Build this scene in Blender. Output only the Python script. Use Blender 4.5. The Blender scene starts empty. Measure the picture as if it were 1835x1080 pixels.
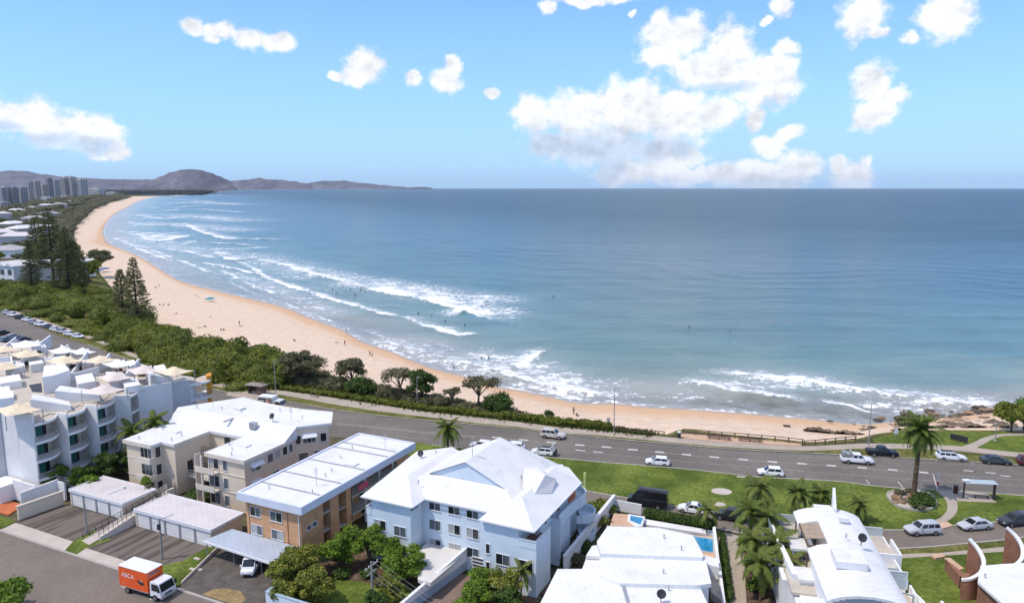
import bpy, bmesh, math, random
import numpy as np
from mathutils import Vector, Matrix
R = math.radians
random.seed(7)
scene = bpy.context.scene
COL = scene.collection

# ------------------------------------------------------------------ camera
F, CH, PITCH = 1310.0, 47.0, math.atan(204 / 1310.0)
cam = bpy.data.cameras.new("camera")
cam.sensor_fit = 'HORIZONTAL'
cam.angle = 2 * math.atan(917.5 / F)
cam.clip_start, cam.clip_end = 1.0, 150000
camo = bpy.data.objects.new("camera", cam)
camo.location = (0, 0, CH)
camo.rotation_euler = (math.pi / 2 - PITCH, 0, 0)
COL.objects.link(camo)
scene.camera = camo
_c, _s = math.cos(PITCH), math.sin(PITCH)

def ray(px, py):
    dx, dy = (px - 917.5) / F, (540 - py) / F
    return Vector((dx, _c + dy * _s, -_s + dy * _c))

def U(px, py, z=0.0):
    """survey helper: the point of the photograph at height z, in metres"""
    d = ray(px, py)
    t = (z - CH) / d.z
    return Vector((d.x * t, d.y * t, z))

# ------------------------------------------------------------------ sun, sky, exposure
SUN_AZ, SUN_EL = -112.0, 60.0          # degrees clockwise from the view direction (+Y)
sun = bpy.data.lights.new("sun", 'SUN')
sun.energy, sun.angle, sun.color = 3.1, R(1.0), (1.0, 0.905, 0.77)
suno = bpy.data.objects.new("sun", sun)
sd = Vector((math.sin(R(SUN_AZ)) * math.cos(R(SUN_EL)), math.cos(R(SUN_AZ)) * math.cos(R(SUN_EL)), math.sin(R(SUN_EL))))
suno.rotation_euler = (-sd).to_track_quat('-Z', 'Y').to_euler()
COL.objects.link(suno)
scene.view_settings.view_transform = 'Standard'
scene.view_settings.look = 'None'
scene.view_settings.exposure = 0.13
scene.view_settings.gamma = 1.0
scene.cycles.use_denoising = True
scene.cycles.max_bounces = 6
scene.cycles.volume_bounces = 0
scene.cycles.sample_clamp_indirect = 4.0

def nd(nt, typ, **kw):
    n = nt.nodes.new(typ)
    for k, v in kw.items():
        if k.startswith('i_'):
            n.inputs[int(k[2:])].default_value = v
        else:
            setattr(n, k, v)
    return n

def math_node(nt, op, a, b=None, clamp=False):
    n = nt.nodes.new('ShaderNodeMath')
    n.operation = op
    n.use_clamp = clamp
    for i, v in enumerate((a, b)):
        if v is None:
            continue
        if isinstance(v, (int, float)):
            n.inputs[i].default_value = v
        else:
            nt.links.new(v, n.inputs[i])
    return n.outputs[0]

def maprange(nt, v, a, b, c=0.0, d=1.0, smooth=True):
    n = nt.nodes.new('ShaderNodeMapRange')
    n.interpolation_type = 'SMOOTHSTEP' if smooth else 'LINEAR'
    nt.links.new(v, n.inputs[0])
    for i, x in enumerate((a, b, c, d)):
        n.inputs[i + 1].default_value = x
    return n.outputs[0]

def mixrgb(nt, f, a, b, mode='MIX'):
    n = nt.nodes.new('ShaderNodeMix')
    n.data_type = 'RGBA'
    n.blend_type = mode
    n.clamp_factor = True
    for i, v in ((0, f), (6, a), (7, b)):
        if isinstance(v, (int, float)):
            n.inputs[i].default_value = v
        elif isinstance(v, tuple):
            n.inputs[i].default_value = (*v[:3], 1)
        else:
            nt.links.new(v, n.inputs[i])
    return n.outputs[2]

def build_world():
    w = bpy.data.worlds.new("World")
    scene.world = w
    w.use_nodes = True
    nt = w.node_tree
    nt.nodes.clear()
    L = nt.links.new
    out = nt.nodes.new('ShaderNodeOutputWorld')
    bg = nt.nodes.new('ShaderNodeBackground')
    L(bg.outputs[0], out.inputs[0])
    bg.inputs[1].default_value = 0.15
    sky = nt.nodes.new('ShaderNodeTexSky')
    sky.sky_type = 'NISHITA'
    sky.sun_disc = False
    sky.sun_elevation = R(SUN_EL)
    sky.sun_rotation = R(SUN_AZ)
    sky.altitude = 0
    sky.air_density, sky.dust_density, sky.ozone_density = 1.0, 0.0, 3.0
    tc = nt.nodes.new('ShaderNodeTexCoord')
    sep = nt.nodes.new('ShaderNodeSeparateXYZ')
    L(tc.outputs['Generated'], sep.inputs[0])
    az = math_node(nt, 'ARCTAN2', sep.outputs[0], sep.outputs[1])
    el = math_node(nt, 'ARCSINE', sep.outputs[2])
    comb = nt.nodes.new('ShaderNodeCombineXYZ')
    L(az, comb.inputs[0]); L(el, comb.inputs[1])
    uv = comb.outputs[0]

    def angle(px, py):
        d = ray(px, py).normalized()
        return math.atan2(d.x, d.y), math.asin(d.z)
    # the cumulus in view, as ellipses of sky direction
    blobs = [(30,205,55,34),(95,235,50,30),(165,240,52,36),(208,268,28,20),
             (345,43,20,16),(392,55,30,20),(445,68,38,20),(500,72,26,20),(378,72,16,9),
             (655,115,36,30),(640,132,34,20),(600,135,18,8),(740,138,16,18),(800,142,34,24),(812,115,20,17),(880,163,15,9),
             (955,205,42,38),(1035,205,70,46),(1130,200,85,60),(1215,205,80,48),(1285,200,52,32),(1080,262,110,42),(1195,270,75,42),(1000,258,60,32),(1120,310,62,30),(1185,302,55,28),
             (1190,85,48,46),(1230,60,40,36),(1312,85,42,44),(1280,128,95,38),(1385,140,55,44),(1405,88,26,16),(1350,165,50,30),(1190,38,20,20),
             (1352,212,22,26),(1378,262,30,22),(1415,240,26,16),(1430,298,42,28),(1330,312,95,26),(1240,318,60,18),(1390,325,60,18),
             (1525,318,38,26),(1502,300,14,22),(1548,295,12,18),
             (1565,150,32,38),(1560,200,36,32),(1600,172,26,16),
             (1545,28,40,40),(1575,60,18,10),(1630,68,14,14),(1698,25,46,40),(1405,10,22,20),(1375,35,12,6),(1070,0,80,10),(980,15,14,16),(1137,24,8,7),
             # and some further ones out of the frame, so that the sky goes on
             (-300,160,120,50),(-420,60,90,50),(-200,-160,130,50),(250,-220,150,50),(620,-180,120,40),(1150,-160,160,60),(1500,-220,130,50),(2050,120,100,50),(2200,240,120,40),(2400,-60,150,60)]

    def field(vec, items):
        acc = None
        for (x, y, rx, ry) in items:
            a, e = angle(x, y)
            n = nt.nodes.new('ShaderNodeVectorMath')
            n.operation = 'MULTIPLY_ADD'
            L(vec, n.inputs[0])
            k = 1 / F / 1.0
            sx, sy = 1 / (rx * k * 1.02), 1 / (ry * k * 1.0)
            n.inputs[1].default_value = (sx, sy, 0)
            n.inputs[2].default_value = (-a * sx, -e * sy, 0)
            ln = nt.nodes.new('ShaderNodeVectorMath')
            ln.operation = 'LENGTH'
            L(n.outputs[0], ln.inputs[0])
            v = ln.outputs['Value']
            acc = v if acc is None else math_node(nt, 'MINIMUM', acc, v)
        return math_node(nt, 'SUBTRACT', 1.0, acc)

    def noise(vec, scale, detail=8, rough=0.62, off=(0, 0, 0), stretch=1.15):
        m = nt.nodes.new('ShaderNodeVectorMath')
        m.operation = 'MULTIPLY_ADD'
        L(vec, m.inputs[0])
        m.inputs[1].default_value = (1, stretch, 1)
        m.inputs[2].default_value = off
        n = nt.nodes.new('ShaderNodeTexNoise')
        n.inputs['Scale'].default_value = scale
        n.inputs['Detail'].default_value = detail
        n.inputs['Roughness'].default_value = rough
        L(m.outputs[0], n.inputs['Vector'])
        return n.outputs[0]
    # warp the directions a little so that no ellipse stays an ellipse
    wn = nt.nodes.new('ShaderNodeTexNoise')
    wn.inputs['Scale'].default_value = 26
    wn.inputs['Detail'].default_value = 4
    L(uv, wn.inputs['Vector'])
    wv = nt.nodes.new('ShaderNodeVectorMath'); wv.operation = 'MULTIPLY_ADD'
    L(wn.outputs['Color'], wv.inputs[0]); wv.inputs[1].default_value = (0.028, 0.022, 0); wv.inputs[2].default_value = (-0.014, -0.011, 0)
    wuv = nt.nodes.new('ShaderNodeVectorMath'); wuv.operation = 'ADD'
    L(uv, wuv.inputs[0]); L(wv.outputs[0], wuv.inputs[1])
    fld = field(wuv.outputs[0], blobs)
    n1 = noise(uv, 42)
    n1c = math_node(nt, 'SUBTRACT', n1, 0.5)
    dsum = math_node(nt, 'ADD', math_node(nt, 'MULTIPLY', math_node(nt, 'MINIMUM', fld, 0.9), 1.35), math_node(nt, 'MULTIPLY', n1c, 1.9))
    dens = maprange(nt, dsum, -0.14, 0.62)
    # broken cumulus added overhead and behind, out of view, to whiten the blue fill
    sv = nt.nodes.new('ShaderNodeVectorMath'); sv.operation = 'SCALE'
    L(tc.outputs['Generated'], sv.inputs[0])
    L(math_node(nt, 'DIVIDE', 1.0, math_node(nt, 'MAXIMUM', sep.outputs[2], 0.12)), sv.inputs['Scale'])
    n5 = noise(sv.outputs[0], 1.9, detail=7, off=(0.3, 0.7, 0), stretch=1.0)
    over = math_node(nt, 'MULTIPLY', maprange(nt, n5, 0.43, 0.57), maprange(nt, el, 0.30, 0.42))
    dens = math_node(nt, 'MAXIMUM', dens, over)
    # lit side against shaded side: density seen a little towards the sun
    n2 = noise(uv, 42, off=(0.006, -0.011, 0))
    relief = math_node(nt, 'SUBTRACT', n1, n2)
    n3 = noise(uv, 13, detail=6, off=(3, 1, 0))
    n4 = noise(uv, 13, detail=6, off=(3.01, 0.975, 0))
    relief2 = math_node(nt, 'SUBTRACT', n3, n4)
    under = field(wuv.outputs[0], [(1060,268,150,44),(985,258,70,42),(1150,262,90,46),(1215,262,40,30),(85,252,60,18),(165,262,60,16),(10,226,40,14),(1300,158,80,12),(1090,296,60,34)])
    under = maprange(nt, math_node(nt, 'ADD', under, math_node(nt, 'MULTIPLY', n1c, 0.45)), -0.05, 0.80)
    lit = math_node(nt, 'ADD', 0.92, math_node(nt, 'ADD', math_node(nt, 'MULTIPLY', relief, 0.60), math_node(nt, 'MULTIPLY', relief2, 0.85)))
    lit = math_node(nt, 'MAXIMUM', math_node(nt, 'MINIMUM', lit, 0.99), 0.72)
    ccol = mixrgb(nt, under, (0.97, 0.985, 1.02), (0.60, 0.71, 0.88))
    cl = nt.nodes.new('ShaderNodeVectorMath'); cl.operation = 'SCALE'
    L(ccol, cl.inputs[0])
    L(math_node(nt, 'MULTIPLY', lit, 1 / 0.15 * 1.06), cl.inputs['Scale'])
    hs = nt.nodes.new('ShaderNodeHueSaturation')
    hs.inputs['Saturation'].default_value = 1.12
    hs.inputs['Value'].default_value = 1.15
    L(sky.outputs[0], hs.inputs['Color'])
    skyc = mixrgb(nt, 1.0, hs.outputs[0], (0.80, 0.92, 1.30), 'MULTIPLY')
    # sea haze low in the sky, the same all the way round
    low = maprange(nt, el, 0.34, -0.02, 0.0, 0.95, smooth=False)
    skyc = mixrgb(nt, low, skyc, (0.365 / 0.15 * .93, 0.68 / 0.15 * .93, 1.03 / 0.15 * .93))
    final = mixrgb(nt, math_node(nt, 'MULTIPLY', dens, 0.97), skyc, cl.outputs[0])
    L(final, bg.inputs[0])
    w.cycles.sampling_method = 'MANUAL'
    w.cycles.sample_map_resolution = 512
build_world()

# ------------------------------------------------------------------ materials
def M(name, col, rough=0.75, var=0.10, scale=0.6, col2=None, bump=0.0, metal=0.0, spec=0.3, fine=None, bscale=8.0, stain=0.0):
    """principled material whose colour varies with two noises; stain = share of large soft dirt patches"""
    m = bpy.data.materials.new(name)
    m.use_nodes = True
    nt = m.node_tree
    L = nt.links.new
    b = nt.nodes['Principled BSDF']
    b.inputs['Roughness'].default_value = rough
    b.inputs['Metallic'].default_value = metal
    b.inputs['Specular IOR Level'].default_value = spec
    geo = nt.nodes.new('ShaderNodeNewGeometry')
    n = nt.nodes.new('ShaderNodeTexNoise')
    n.inputs['Scale'].default_value = scale
    n.inputs['Detail'].default_value = 5
    n.inputs['Roughness'].default_value = 0.6
    L(geo.outputs['Position'], n.inputs['Vector'])
    lo = tuple(x * (1 - var) for x in col)
    hi = tuple(min(1, x * (1 + var)) for x in (col2 or col))
    c = mixrgb(nt, maprange(nt, n.outputs[0], 0.3, 0.7), lo, hi)
    if fine:
        n2 = nt.nodes.new('ShaderNodeTexNoise')
        n2.inputs['Scale'].default_value = fine
        n2.inputs['Detail'].default_value = 3
        L(geo.outputs['Position'], n2.inputs['Vector'])
        c = mixrgb(nt, maprange(nt, n2.outputs[0], 0.35, 0.65, 0.0, 0.5), c, tuple(x * (1 - 2 * var) for x in col))
    if stain:
        n3 = nt.nodes.new('ShaderNodeTexNoise')
        n3.inputs['Scale'].default_value = 0.35
        n3.inputs['Detail'].default_value = 7
        n3.inputs['Roughness'].default_value = 0.7
        L(geo.outputs['Position'], n3.inputs['Vector'])
        c = mixrgb(nt, maprange(nt, n3.outputs[0], 0.48, 0.72, 0.0, stain), c, tuple(x * 0.55 for x in col))
    L(c, b.inputs['Base Color'])
    if bump:
        bn = nt.nodes.new('ShaderNodeTexNoise')
        bn.inputs['Scale'].default_value = bscale
        bn.inputs['Detail'].default_value = 4
        L(geo.outputs['Position'], bn.inputs['Vector'])
        bp = nt.nodes.new('ShaderNodeBump')
        bp.inputs['Strength'].default_value = bump
        bp.inputs['Distance'].default_value = 0.1
        L(bn.outputs[0], bp.inputs['Height'])
        L(bp.outputs[0], b.inputs['Normal'])
    return m

def leaf_mat(name, dark, light, rough=0.6, trans=0.35):
    """leaves: the colour runs from dark to light by a value stored on each leaf"""
    m = bpy.data.materials.new(name)
    m.use_nodes = True
    nt = m.node_tree
    L = nt.links.new
    b = nt.nodes['Principled BSDF']
    b.inputs['Roughness'].default_value = rough
    b.inputs['Specular IOR Level'].default_value = 0.25
    at = nt.nodes.new('ShaderNodeAttribute')
    at.attribute_name = 'tint'
    c = mixrgb(nt, at.outputs['Fac'], dark, light)
    L(c, b.inputs['Base Color'])
    tr = nt.nodes.new('ShaderNodeBsdfTranslucent')
    L(c, tr.inputs['Color'])
    mx = nt.nodes.new('ShaderNodeMixShader')
    mx.inputs[0].default_value = trans
    L(b.outputs[0], mx.inputs[1]); L(tr.outputs[0], mx.inputs[2])
    L(mx.outputs[0], nt.nodes['Material Output'].inputs[0])
    return m

def wall_mat(name, col, az, kind, **kw):
    """wall with courses: brick, block or roof sheet pattern as fine relief and colour"""
    m = M(name, col, **kw)
    nt = m.node_tree
    L = nt.links.new
    b = nt.nodes['Principled BSDF']
    geo = [n for n in nt.nodes if n.type == 'NEW_GEOMETRY'][0]
    rot = nt.nodes.new('ShaderNodeVectorRotate')
    rot.rotation_type = 'Z_AXIS'
    rot.inputs['Angle'].default_value = R(az)
    L(geo.outputs['Position'], rot.inputs['Vector'])
    sep = nt.nodes.new('ShaderNodeSeparateXYZ')
    L(rot.outputs[0], sep.inputs[0])
    src = b.inputs['Base Color'].links[0].from_socket
    if kind == 'brick':
        cb = nt.nodes.new('ShaderNodeCombineXYZ')
        L(math_node(nt, 'ADD', sep.outputs[0], sep.outputs[1]), cb.inputs[0])
        L(sep.outputs[2], cb.inputs[1])
        t = nt.nodes.new('ShaderNodeTexBrick')
        t.inputs['Scale'].default_value = 1
        t.inputs['Brick Width'].default_value = 0.24
        t.inputs['Row Height'].default_value = 0.086
        t.inputs['Mortar Size'].default_value = 0.009
        t.inputs['Color1'].default_value = (0.75, 0.72, 0.7, 1)
        t.inputs['Color2'].default_value = (1.1, 1.05, 1.0, 1)
        t.inputs['Mortar'].default_value = (1.0, 1.05, 1.1, 1)
        L(cb.outputs[0], t.inputs['Vector'])
        L(mixrgb(nt, 0.8, src, t.outputs['Color'], 'MULTIPLY'), b.inputs['Base Color'])
    else:                                   # pressed roof sheet: ribs along one axis
        axis = sep.outputs[0] if kind == 'sheet_b' else sep.outputs[1]
        fr = math_node(nt, 'FRACT', math_node(nt, 'MULTIPLY', axis, 1 / 0.76))
        rib = maprange(nt, math_node(nt, 'ABSOLUTE', math_node(nt, 'SUBTRACT', fr, 0.5)), 0.40, 0.47)
        bp = nt.nodes.new('ShaderNodeBump')
        bp.inputs['Strength'].default_value = 0.35
        bp.inputs['Distance'].default_value = 0.04
        L(rib, bp.inputs['Height'])
        L(bp.outputs[0], b.inputs['Normal'])
        L(mixrgb(nt, math_node(nt, 'MULTIPLY', rib, 0.16), src, tuple(x * 0.7 for x in col)), b.inputs['Base Color'])
    return m

def glass_mat(name, col, rough=0.08):
    m = M(name, col, rough=rough, var=0.15, spec=0.6, scale=1.5)
    return m

AZ = 25.5
m_white_roof = wall_mat('white_roof_sheet', (0.70, 0.70, 0.69), -AZ, 'sheet_b', var=0.05, scale=0.25, rough=0.55, stain=0.30)
m_white_roof_side = wall_mat('white_roof_sheet_across', (0.70, 0.70, 0.69), -AZ, 'sheet_a', var=0.05, scale=0.25, rough=0.55, stain=0.28)
m_unit_roof = wall_mat('unit_roof_membrane', (0.71, 0.71, 0.70), -8, 'sheet_b', var=0.05, scale=0.2, rough=0.6, stain=0.26)
m_garage_roof = wall_mat('garage_roof_sheet', (0.60, 0.56, 0.56), -AZ, 'sheet_b', var=0.05, scale=0.4, rough=0.6, stain=0.25)
m_carport_roof = wall_mat('carport_roof_sheet', (0.40, 0.45, 0.52), -AZ, 'sheet_b', var=0.06, scale=0.4, rough=0.45, stain=0.25)
m_white_wall = M('white_render', (0.74, 0.74, 0.73), var=0.05, scale=0.3, stain=0.16)
m_grey_wall = M('grey_render', (0.47, 0.48, 0.50), var=0.06, scale=0.3, stain=0.15)
m_blue_wall = M('pale_blue_render', (0.60, 0.685, 0.745), var=0.05, scale=0.3, stain=0.13)
m_blue_dark = M('blue_grey_render', (0.33, 0.42, 0.50), var=0.06, scale=0.3, stain=0.15)
m_cream_wall = M('cream_render', (0.66, 0.56, 0.43), var=0.06, scale=0.35, stain=0.18)
m_cream_trim = M('cream_trim', (0.62, 0.56, 0.47), var=0.05, stain=0.15)
m_beige = M('beige_terrace', (0.50, 0.45, 0.38), var=0.10, scale=0.5, stain=0.3, fine=6)
m_orange_brick = wall_mat('orange_brick', (0.60, 0.345, 0.185), -AZ, 'brick', var=0.12, scale=1.2, stain=0.2)
m_red_brick = wall_mat('red_brick', (0.27, 0.135, 0.090), -5, 'brick', var=0.15, scale=1.0, stain=0.3)
m_fascia = M('pale_fascia', (0.62, 0.66, 0.74), var=0.04, rough=0.5)
m_glass_dark = glass_mat('dark_window_glass', (0.018, 0.022, 0.026))
m_glass_mid = glass_mat('grey_window_glass', (0.10, 0.12, 0.13))
m_glass_pale = M('curtained_window_glass', (0.36, 0.37, 0.36), rough=0.15, var=0.15, spec=0.6, scale=3)
m_glass_clear = M('balustrade_glass', (0.42, 0.50, 0.50), rough=0.08, var=0.08, spec=0.6)
m_frame_white = M('white_frame', (0.70, 0.71, 0.71), var=0.03, rough=0.45)
m_frame_dark = M('dark_frame', (0.05, 0.05, 0.055), var=0.1, rough=0.45)
m_metal = M('galvanised_metal', (0.42, 0.43, 0.44), var=0.1, rough=0.4, metal=0.6)
m_dark_metal = M('dark_metal', (0.035, 0.035, 0.04), var=0.1, rough=0.5)
m_door_white = M('garage_door_paint', (0.72, 0.71, 0.68), var=0.06, rough=0.5, stain=0.12)
m_timber = M('weathered_timber', (0.13, 0.085, 0.055), var=0.25, scale=2, rough=0.85)
m_pole = M('grey_pole_timber', (0.30, 0.29, 0.27), var=0.15, scale=2, rough=0.85)
m_asphalt = M('asphalt', (0.172, 0.154, 0.132), var=0.20, scale=0.06, fine=2.5, rough=0.9, stain=0.35, bump=0.15, bscale=20)
m_street = M('street_asphalt', (0.195, 0.163, 0.135), var=0.12, scale=0.12, fine=3, rough=0.9, stain=0.22, bump=0.15, bscale=20)
m_drive = M('stained_driveway', (0.125, 0.103, 0.088), var=0.18, scale=0.35, fine=3, rough=0.9, stain=0.5)
m_gravel = M('gravel_lot', (0.125, 0.108, 0.095), var=0.25, scale=0.8, fine=5, rough=0.95, stain=0.35, bump=0.4)
m_concrete = M('pale_concrete', (0.50, 0.44, 0.38), var=0.09, scale=0.4, fine=4, rough=0.85, stain=0.22)
m_path = M('footpath_concrete', (0.40, 0.34, 0.275), var=0.10, scale=0.3, fine=3, rough=0.85, stain=0.2)
m_peach = M('peach_paving', (0.56, 0.37, 0.25), var=0.10, scale=0.5, fine=3, rough=0.85, stain=0.15)
m_kerb = M('kerb_concrete', (0.38, 0.35, 0.31), var=0.12, scale=0.6, rough=0.85, stain=0.2)
m_grass = M('mown_grass', (0.085, 0.132, 0.020), var=0.28, scale=0.12, col2=(0.150, 0.185, 0.038), fine=1.6, stain=.28, rough=0.95, bump=0.5, bscale=6, spec=0.1)
m_dry_grass = M('dry_verge_grass', (0.110, 0.130, 0.030), var=0.3, scale=0.3, col2=(0.17, 0.155, 0.05), fine=1.6, rough=0.95, bump=0.5, bscale=6, spec=0.1)
m_ground = M('scrubby_ground', (0.080, 0.085, 0.040), var=0.35, scale=0.05, col2=(0.14, 0.12, 0.07), fine=0.7, rough=0.95, spec=0.1)
m_soil = M('garden_soil', (0.10, 0.065, 0.045), var=0.3, scale=0.8, col2=(0.16, 0.11, 0.075), fine=4, rough=0.95, spec=0.1)
m_paint = M('road_paint', (0.52, 0.50, 0.47), var=0.15, scale=1.0, fine=4, rough=0.7)
m_paint_worn = M('worn_road_paint', (0.30, 0.285, 0.265), var=0.2, scale=1.0, fine=4, rough=0.8)
m_pool = M('pool_water', (0.02, 0.22, 0.42), var=0.2, scale=0.8, rough=0.08, spec=0.6, bump=0.2, bscale=3)
m_rock = M('dark_wet_rock', (0.085, 0.068, 0.050), var=0.35, scale=0.5, col2=(0.15, 0.115, 0.08), fine=2, rough=0.8, bump=0.8, bscale=2)
m_rock_tan = M('tan_rock', (0.30, 0.19, 0.11), var=0.3, scale=0.4, fine=2, rough=0.9, bump=0.8, bscale=2)
m_trunk = M('grey_bark', (0.13, 0.10, 0.075), var=0.3, scale=2, rough=0.95, spec=0.1)
m_pine_trunk = M('pine_bark', (0.07, 0.05, 0.035), var=0.3, scale=2, rough=0.95, spec=0.1)
m_palm_trunk = M('palm_bark', (0.105, 0.075, 0.05), var=0.35, scale=3, rough=0.95, spec=0.1)
m_leaf_scrub = leaf_mat('scrub_leaves', (0.045, 0.070, 0.012), (0.270, 0.300, 0.040))
m_leaf_grey = leaf_mat('grey_green_leaves', (0.065, 0.070, 0.032), (0.260, 0.245, 0.130))
m_leaf_dark = leaf_mat('dark_green_leaves', (0.024, 0.052, 0.012), (0.120, 0.195, 0.036))
m_leaf_bright = leaf_mat('bright_green_leaves', (0.050, 0.105, 0.012), (0.260, 0.390, 0.040))
m_leaf_yellow = leaf_mat('yellow_green_leaves', (0.065, 0.100, 0.014), (0.360, 0.360, 0.060))
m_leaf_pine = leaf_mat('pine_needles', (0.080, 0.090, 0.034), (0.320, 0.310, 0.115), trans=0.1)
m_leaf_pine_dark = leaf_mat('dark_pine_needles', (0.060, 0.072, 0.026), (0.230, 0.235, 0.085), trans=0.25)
m_frond = leaf_mat('palm_fronds', (0.036, 0.072, 0.012), (0.220, 0.270, 0.055))
m_frond_light = leaf_mat('light_palm_fronds', (0.045, 0.080, 0.014), (0.270, 0.300, 0.070))
m_tyre = M('tyre_rubber', (0.015, 0.015, 0.015), var=0.2, rough=0.9)
m_rim = M('alloy_rim', (0.35, 0.35, 0.36), var=0.1, rough=0.35, metal=0.8)
m_head = M('headlight_lens', (0.55, 0.56, 0.58), rough=0.1, spec=0.6)
m_tail = M('tail_light_lens', (0.30, 0.015, 0.012), rough=0.2, spec=0.6)

_nt = m_drive.node_tree
_geo = [n for n in _nt.nodes if n.type == 'NEW_GEOMETRY'][0]
_rt = _nt.nodes.new('ShaderNodeVectorRotate'); _rt.rotation_type = 'Z_AXIS'; _rt.inputs['Angle'].default_value = R(AZ)
_mp = _nt.nodes.new('ShaderNodeMapping'); _mp.inputs['Scale'].default_value = (1.0, .07, 1)
_ns = _nt.nodes.new('ShaderNodeTexNoise'); _ns.inputs['Scale'].default_value = .75; _ns.inputs['Detail'].default_value = 3
_nt.links.new(_geo.outputs['Position'], _rt.inputs['Vector']); _nt.links.new(_rt.outputs[0], _mp.inputs['Vector']); _nt.links.new(_mp.outputs[0], _ns.inputs['Vector'])
_b = _nt.nodes['Principled BSDF']
_src = _b.inputs['Base Color'].links[0].from_socket
_nt.links.new(mixrgb(_nt, maprange(_nt, _ns.outputs[0], .46, .58), mixrgb(_nt, .5, _src, (0.20, 0.165, 0.14)), mixrgb(_nt, .5, _src, (0.055, 0.045, 0.038))), _b.inputs['Base Color'])

def paint(name, col):
    m = M(name, col, rough=0.28, var=0.04, spec=0.5, scale=0.8)
    m.node_tree.nodes['Principled BSDF'].inputs['Coat Weight'].default_value = 0.4 if max(col) > .1 else 0.05
    if max(col) < .1:
        m.node_tree.nodes['Principled BSDF'].inputs['Specular IOR Level'].default_value = .3
    return m

# ------------------------------------------------------------------ object helpers
def tag(o, label=None, cat=None, group=None, kind=None):
    for k, v in (('label', label), ('category', cat), ('group', group), ('kind', kind)):
        if v:
            o[k] = v
    return o

def thing(name, label, cat, loc=(0, 0, 0), group=None, rz=0.0):
    """an Empty at the thing's base; its parts are children"""
    o = bpy.data.objects.new(name, None)
    o.empty_display_size = 0.5
    o.location = loc
    o.rotation_euler = (0, 0, rz)
    COL.objects.link(o)
    return tag(o, label, cat, group)

def base_of(parent):
    """world position that the parts of this (unrotated) parent are measured from"""
    p = Vector((0, 0, 0))
    while parent is not None:
        p += parent.location
        parent = parent.parent
    return p

def link(name, me, parent=None, loc=None, rz=0.0):
    o = bpy.data.objects.new(name, me)
    COL.objects.link(o)
    if parent is not None:
        o.parent = parent
    if loc is not None:
        o.location = loc
    o.rotation_euler = (0, 0, rz)
    return o

def dup(o, parent=None):
    c = o.copy()
    COL.objects.link(c)
    c.parent = parent
    for ch in list(o.children):
        dup(ch, c)
    return c

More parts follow.
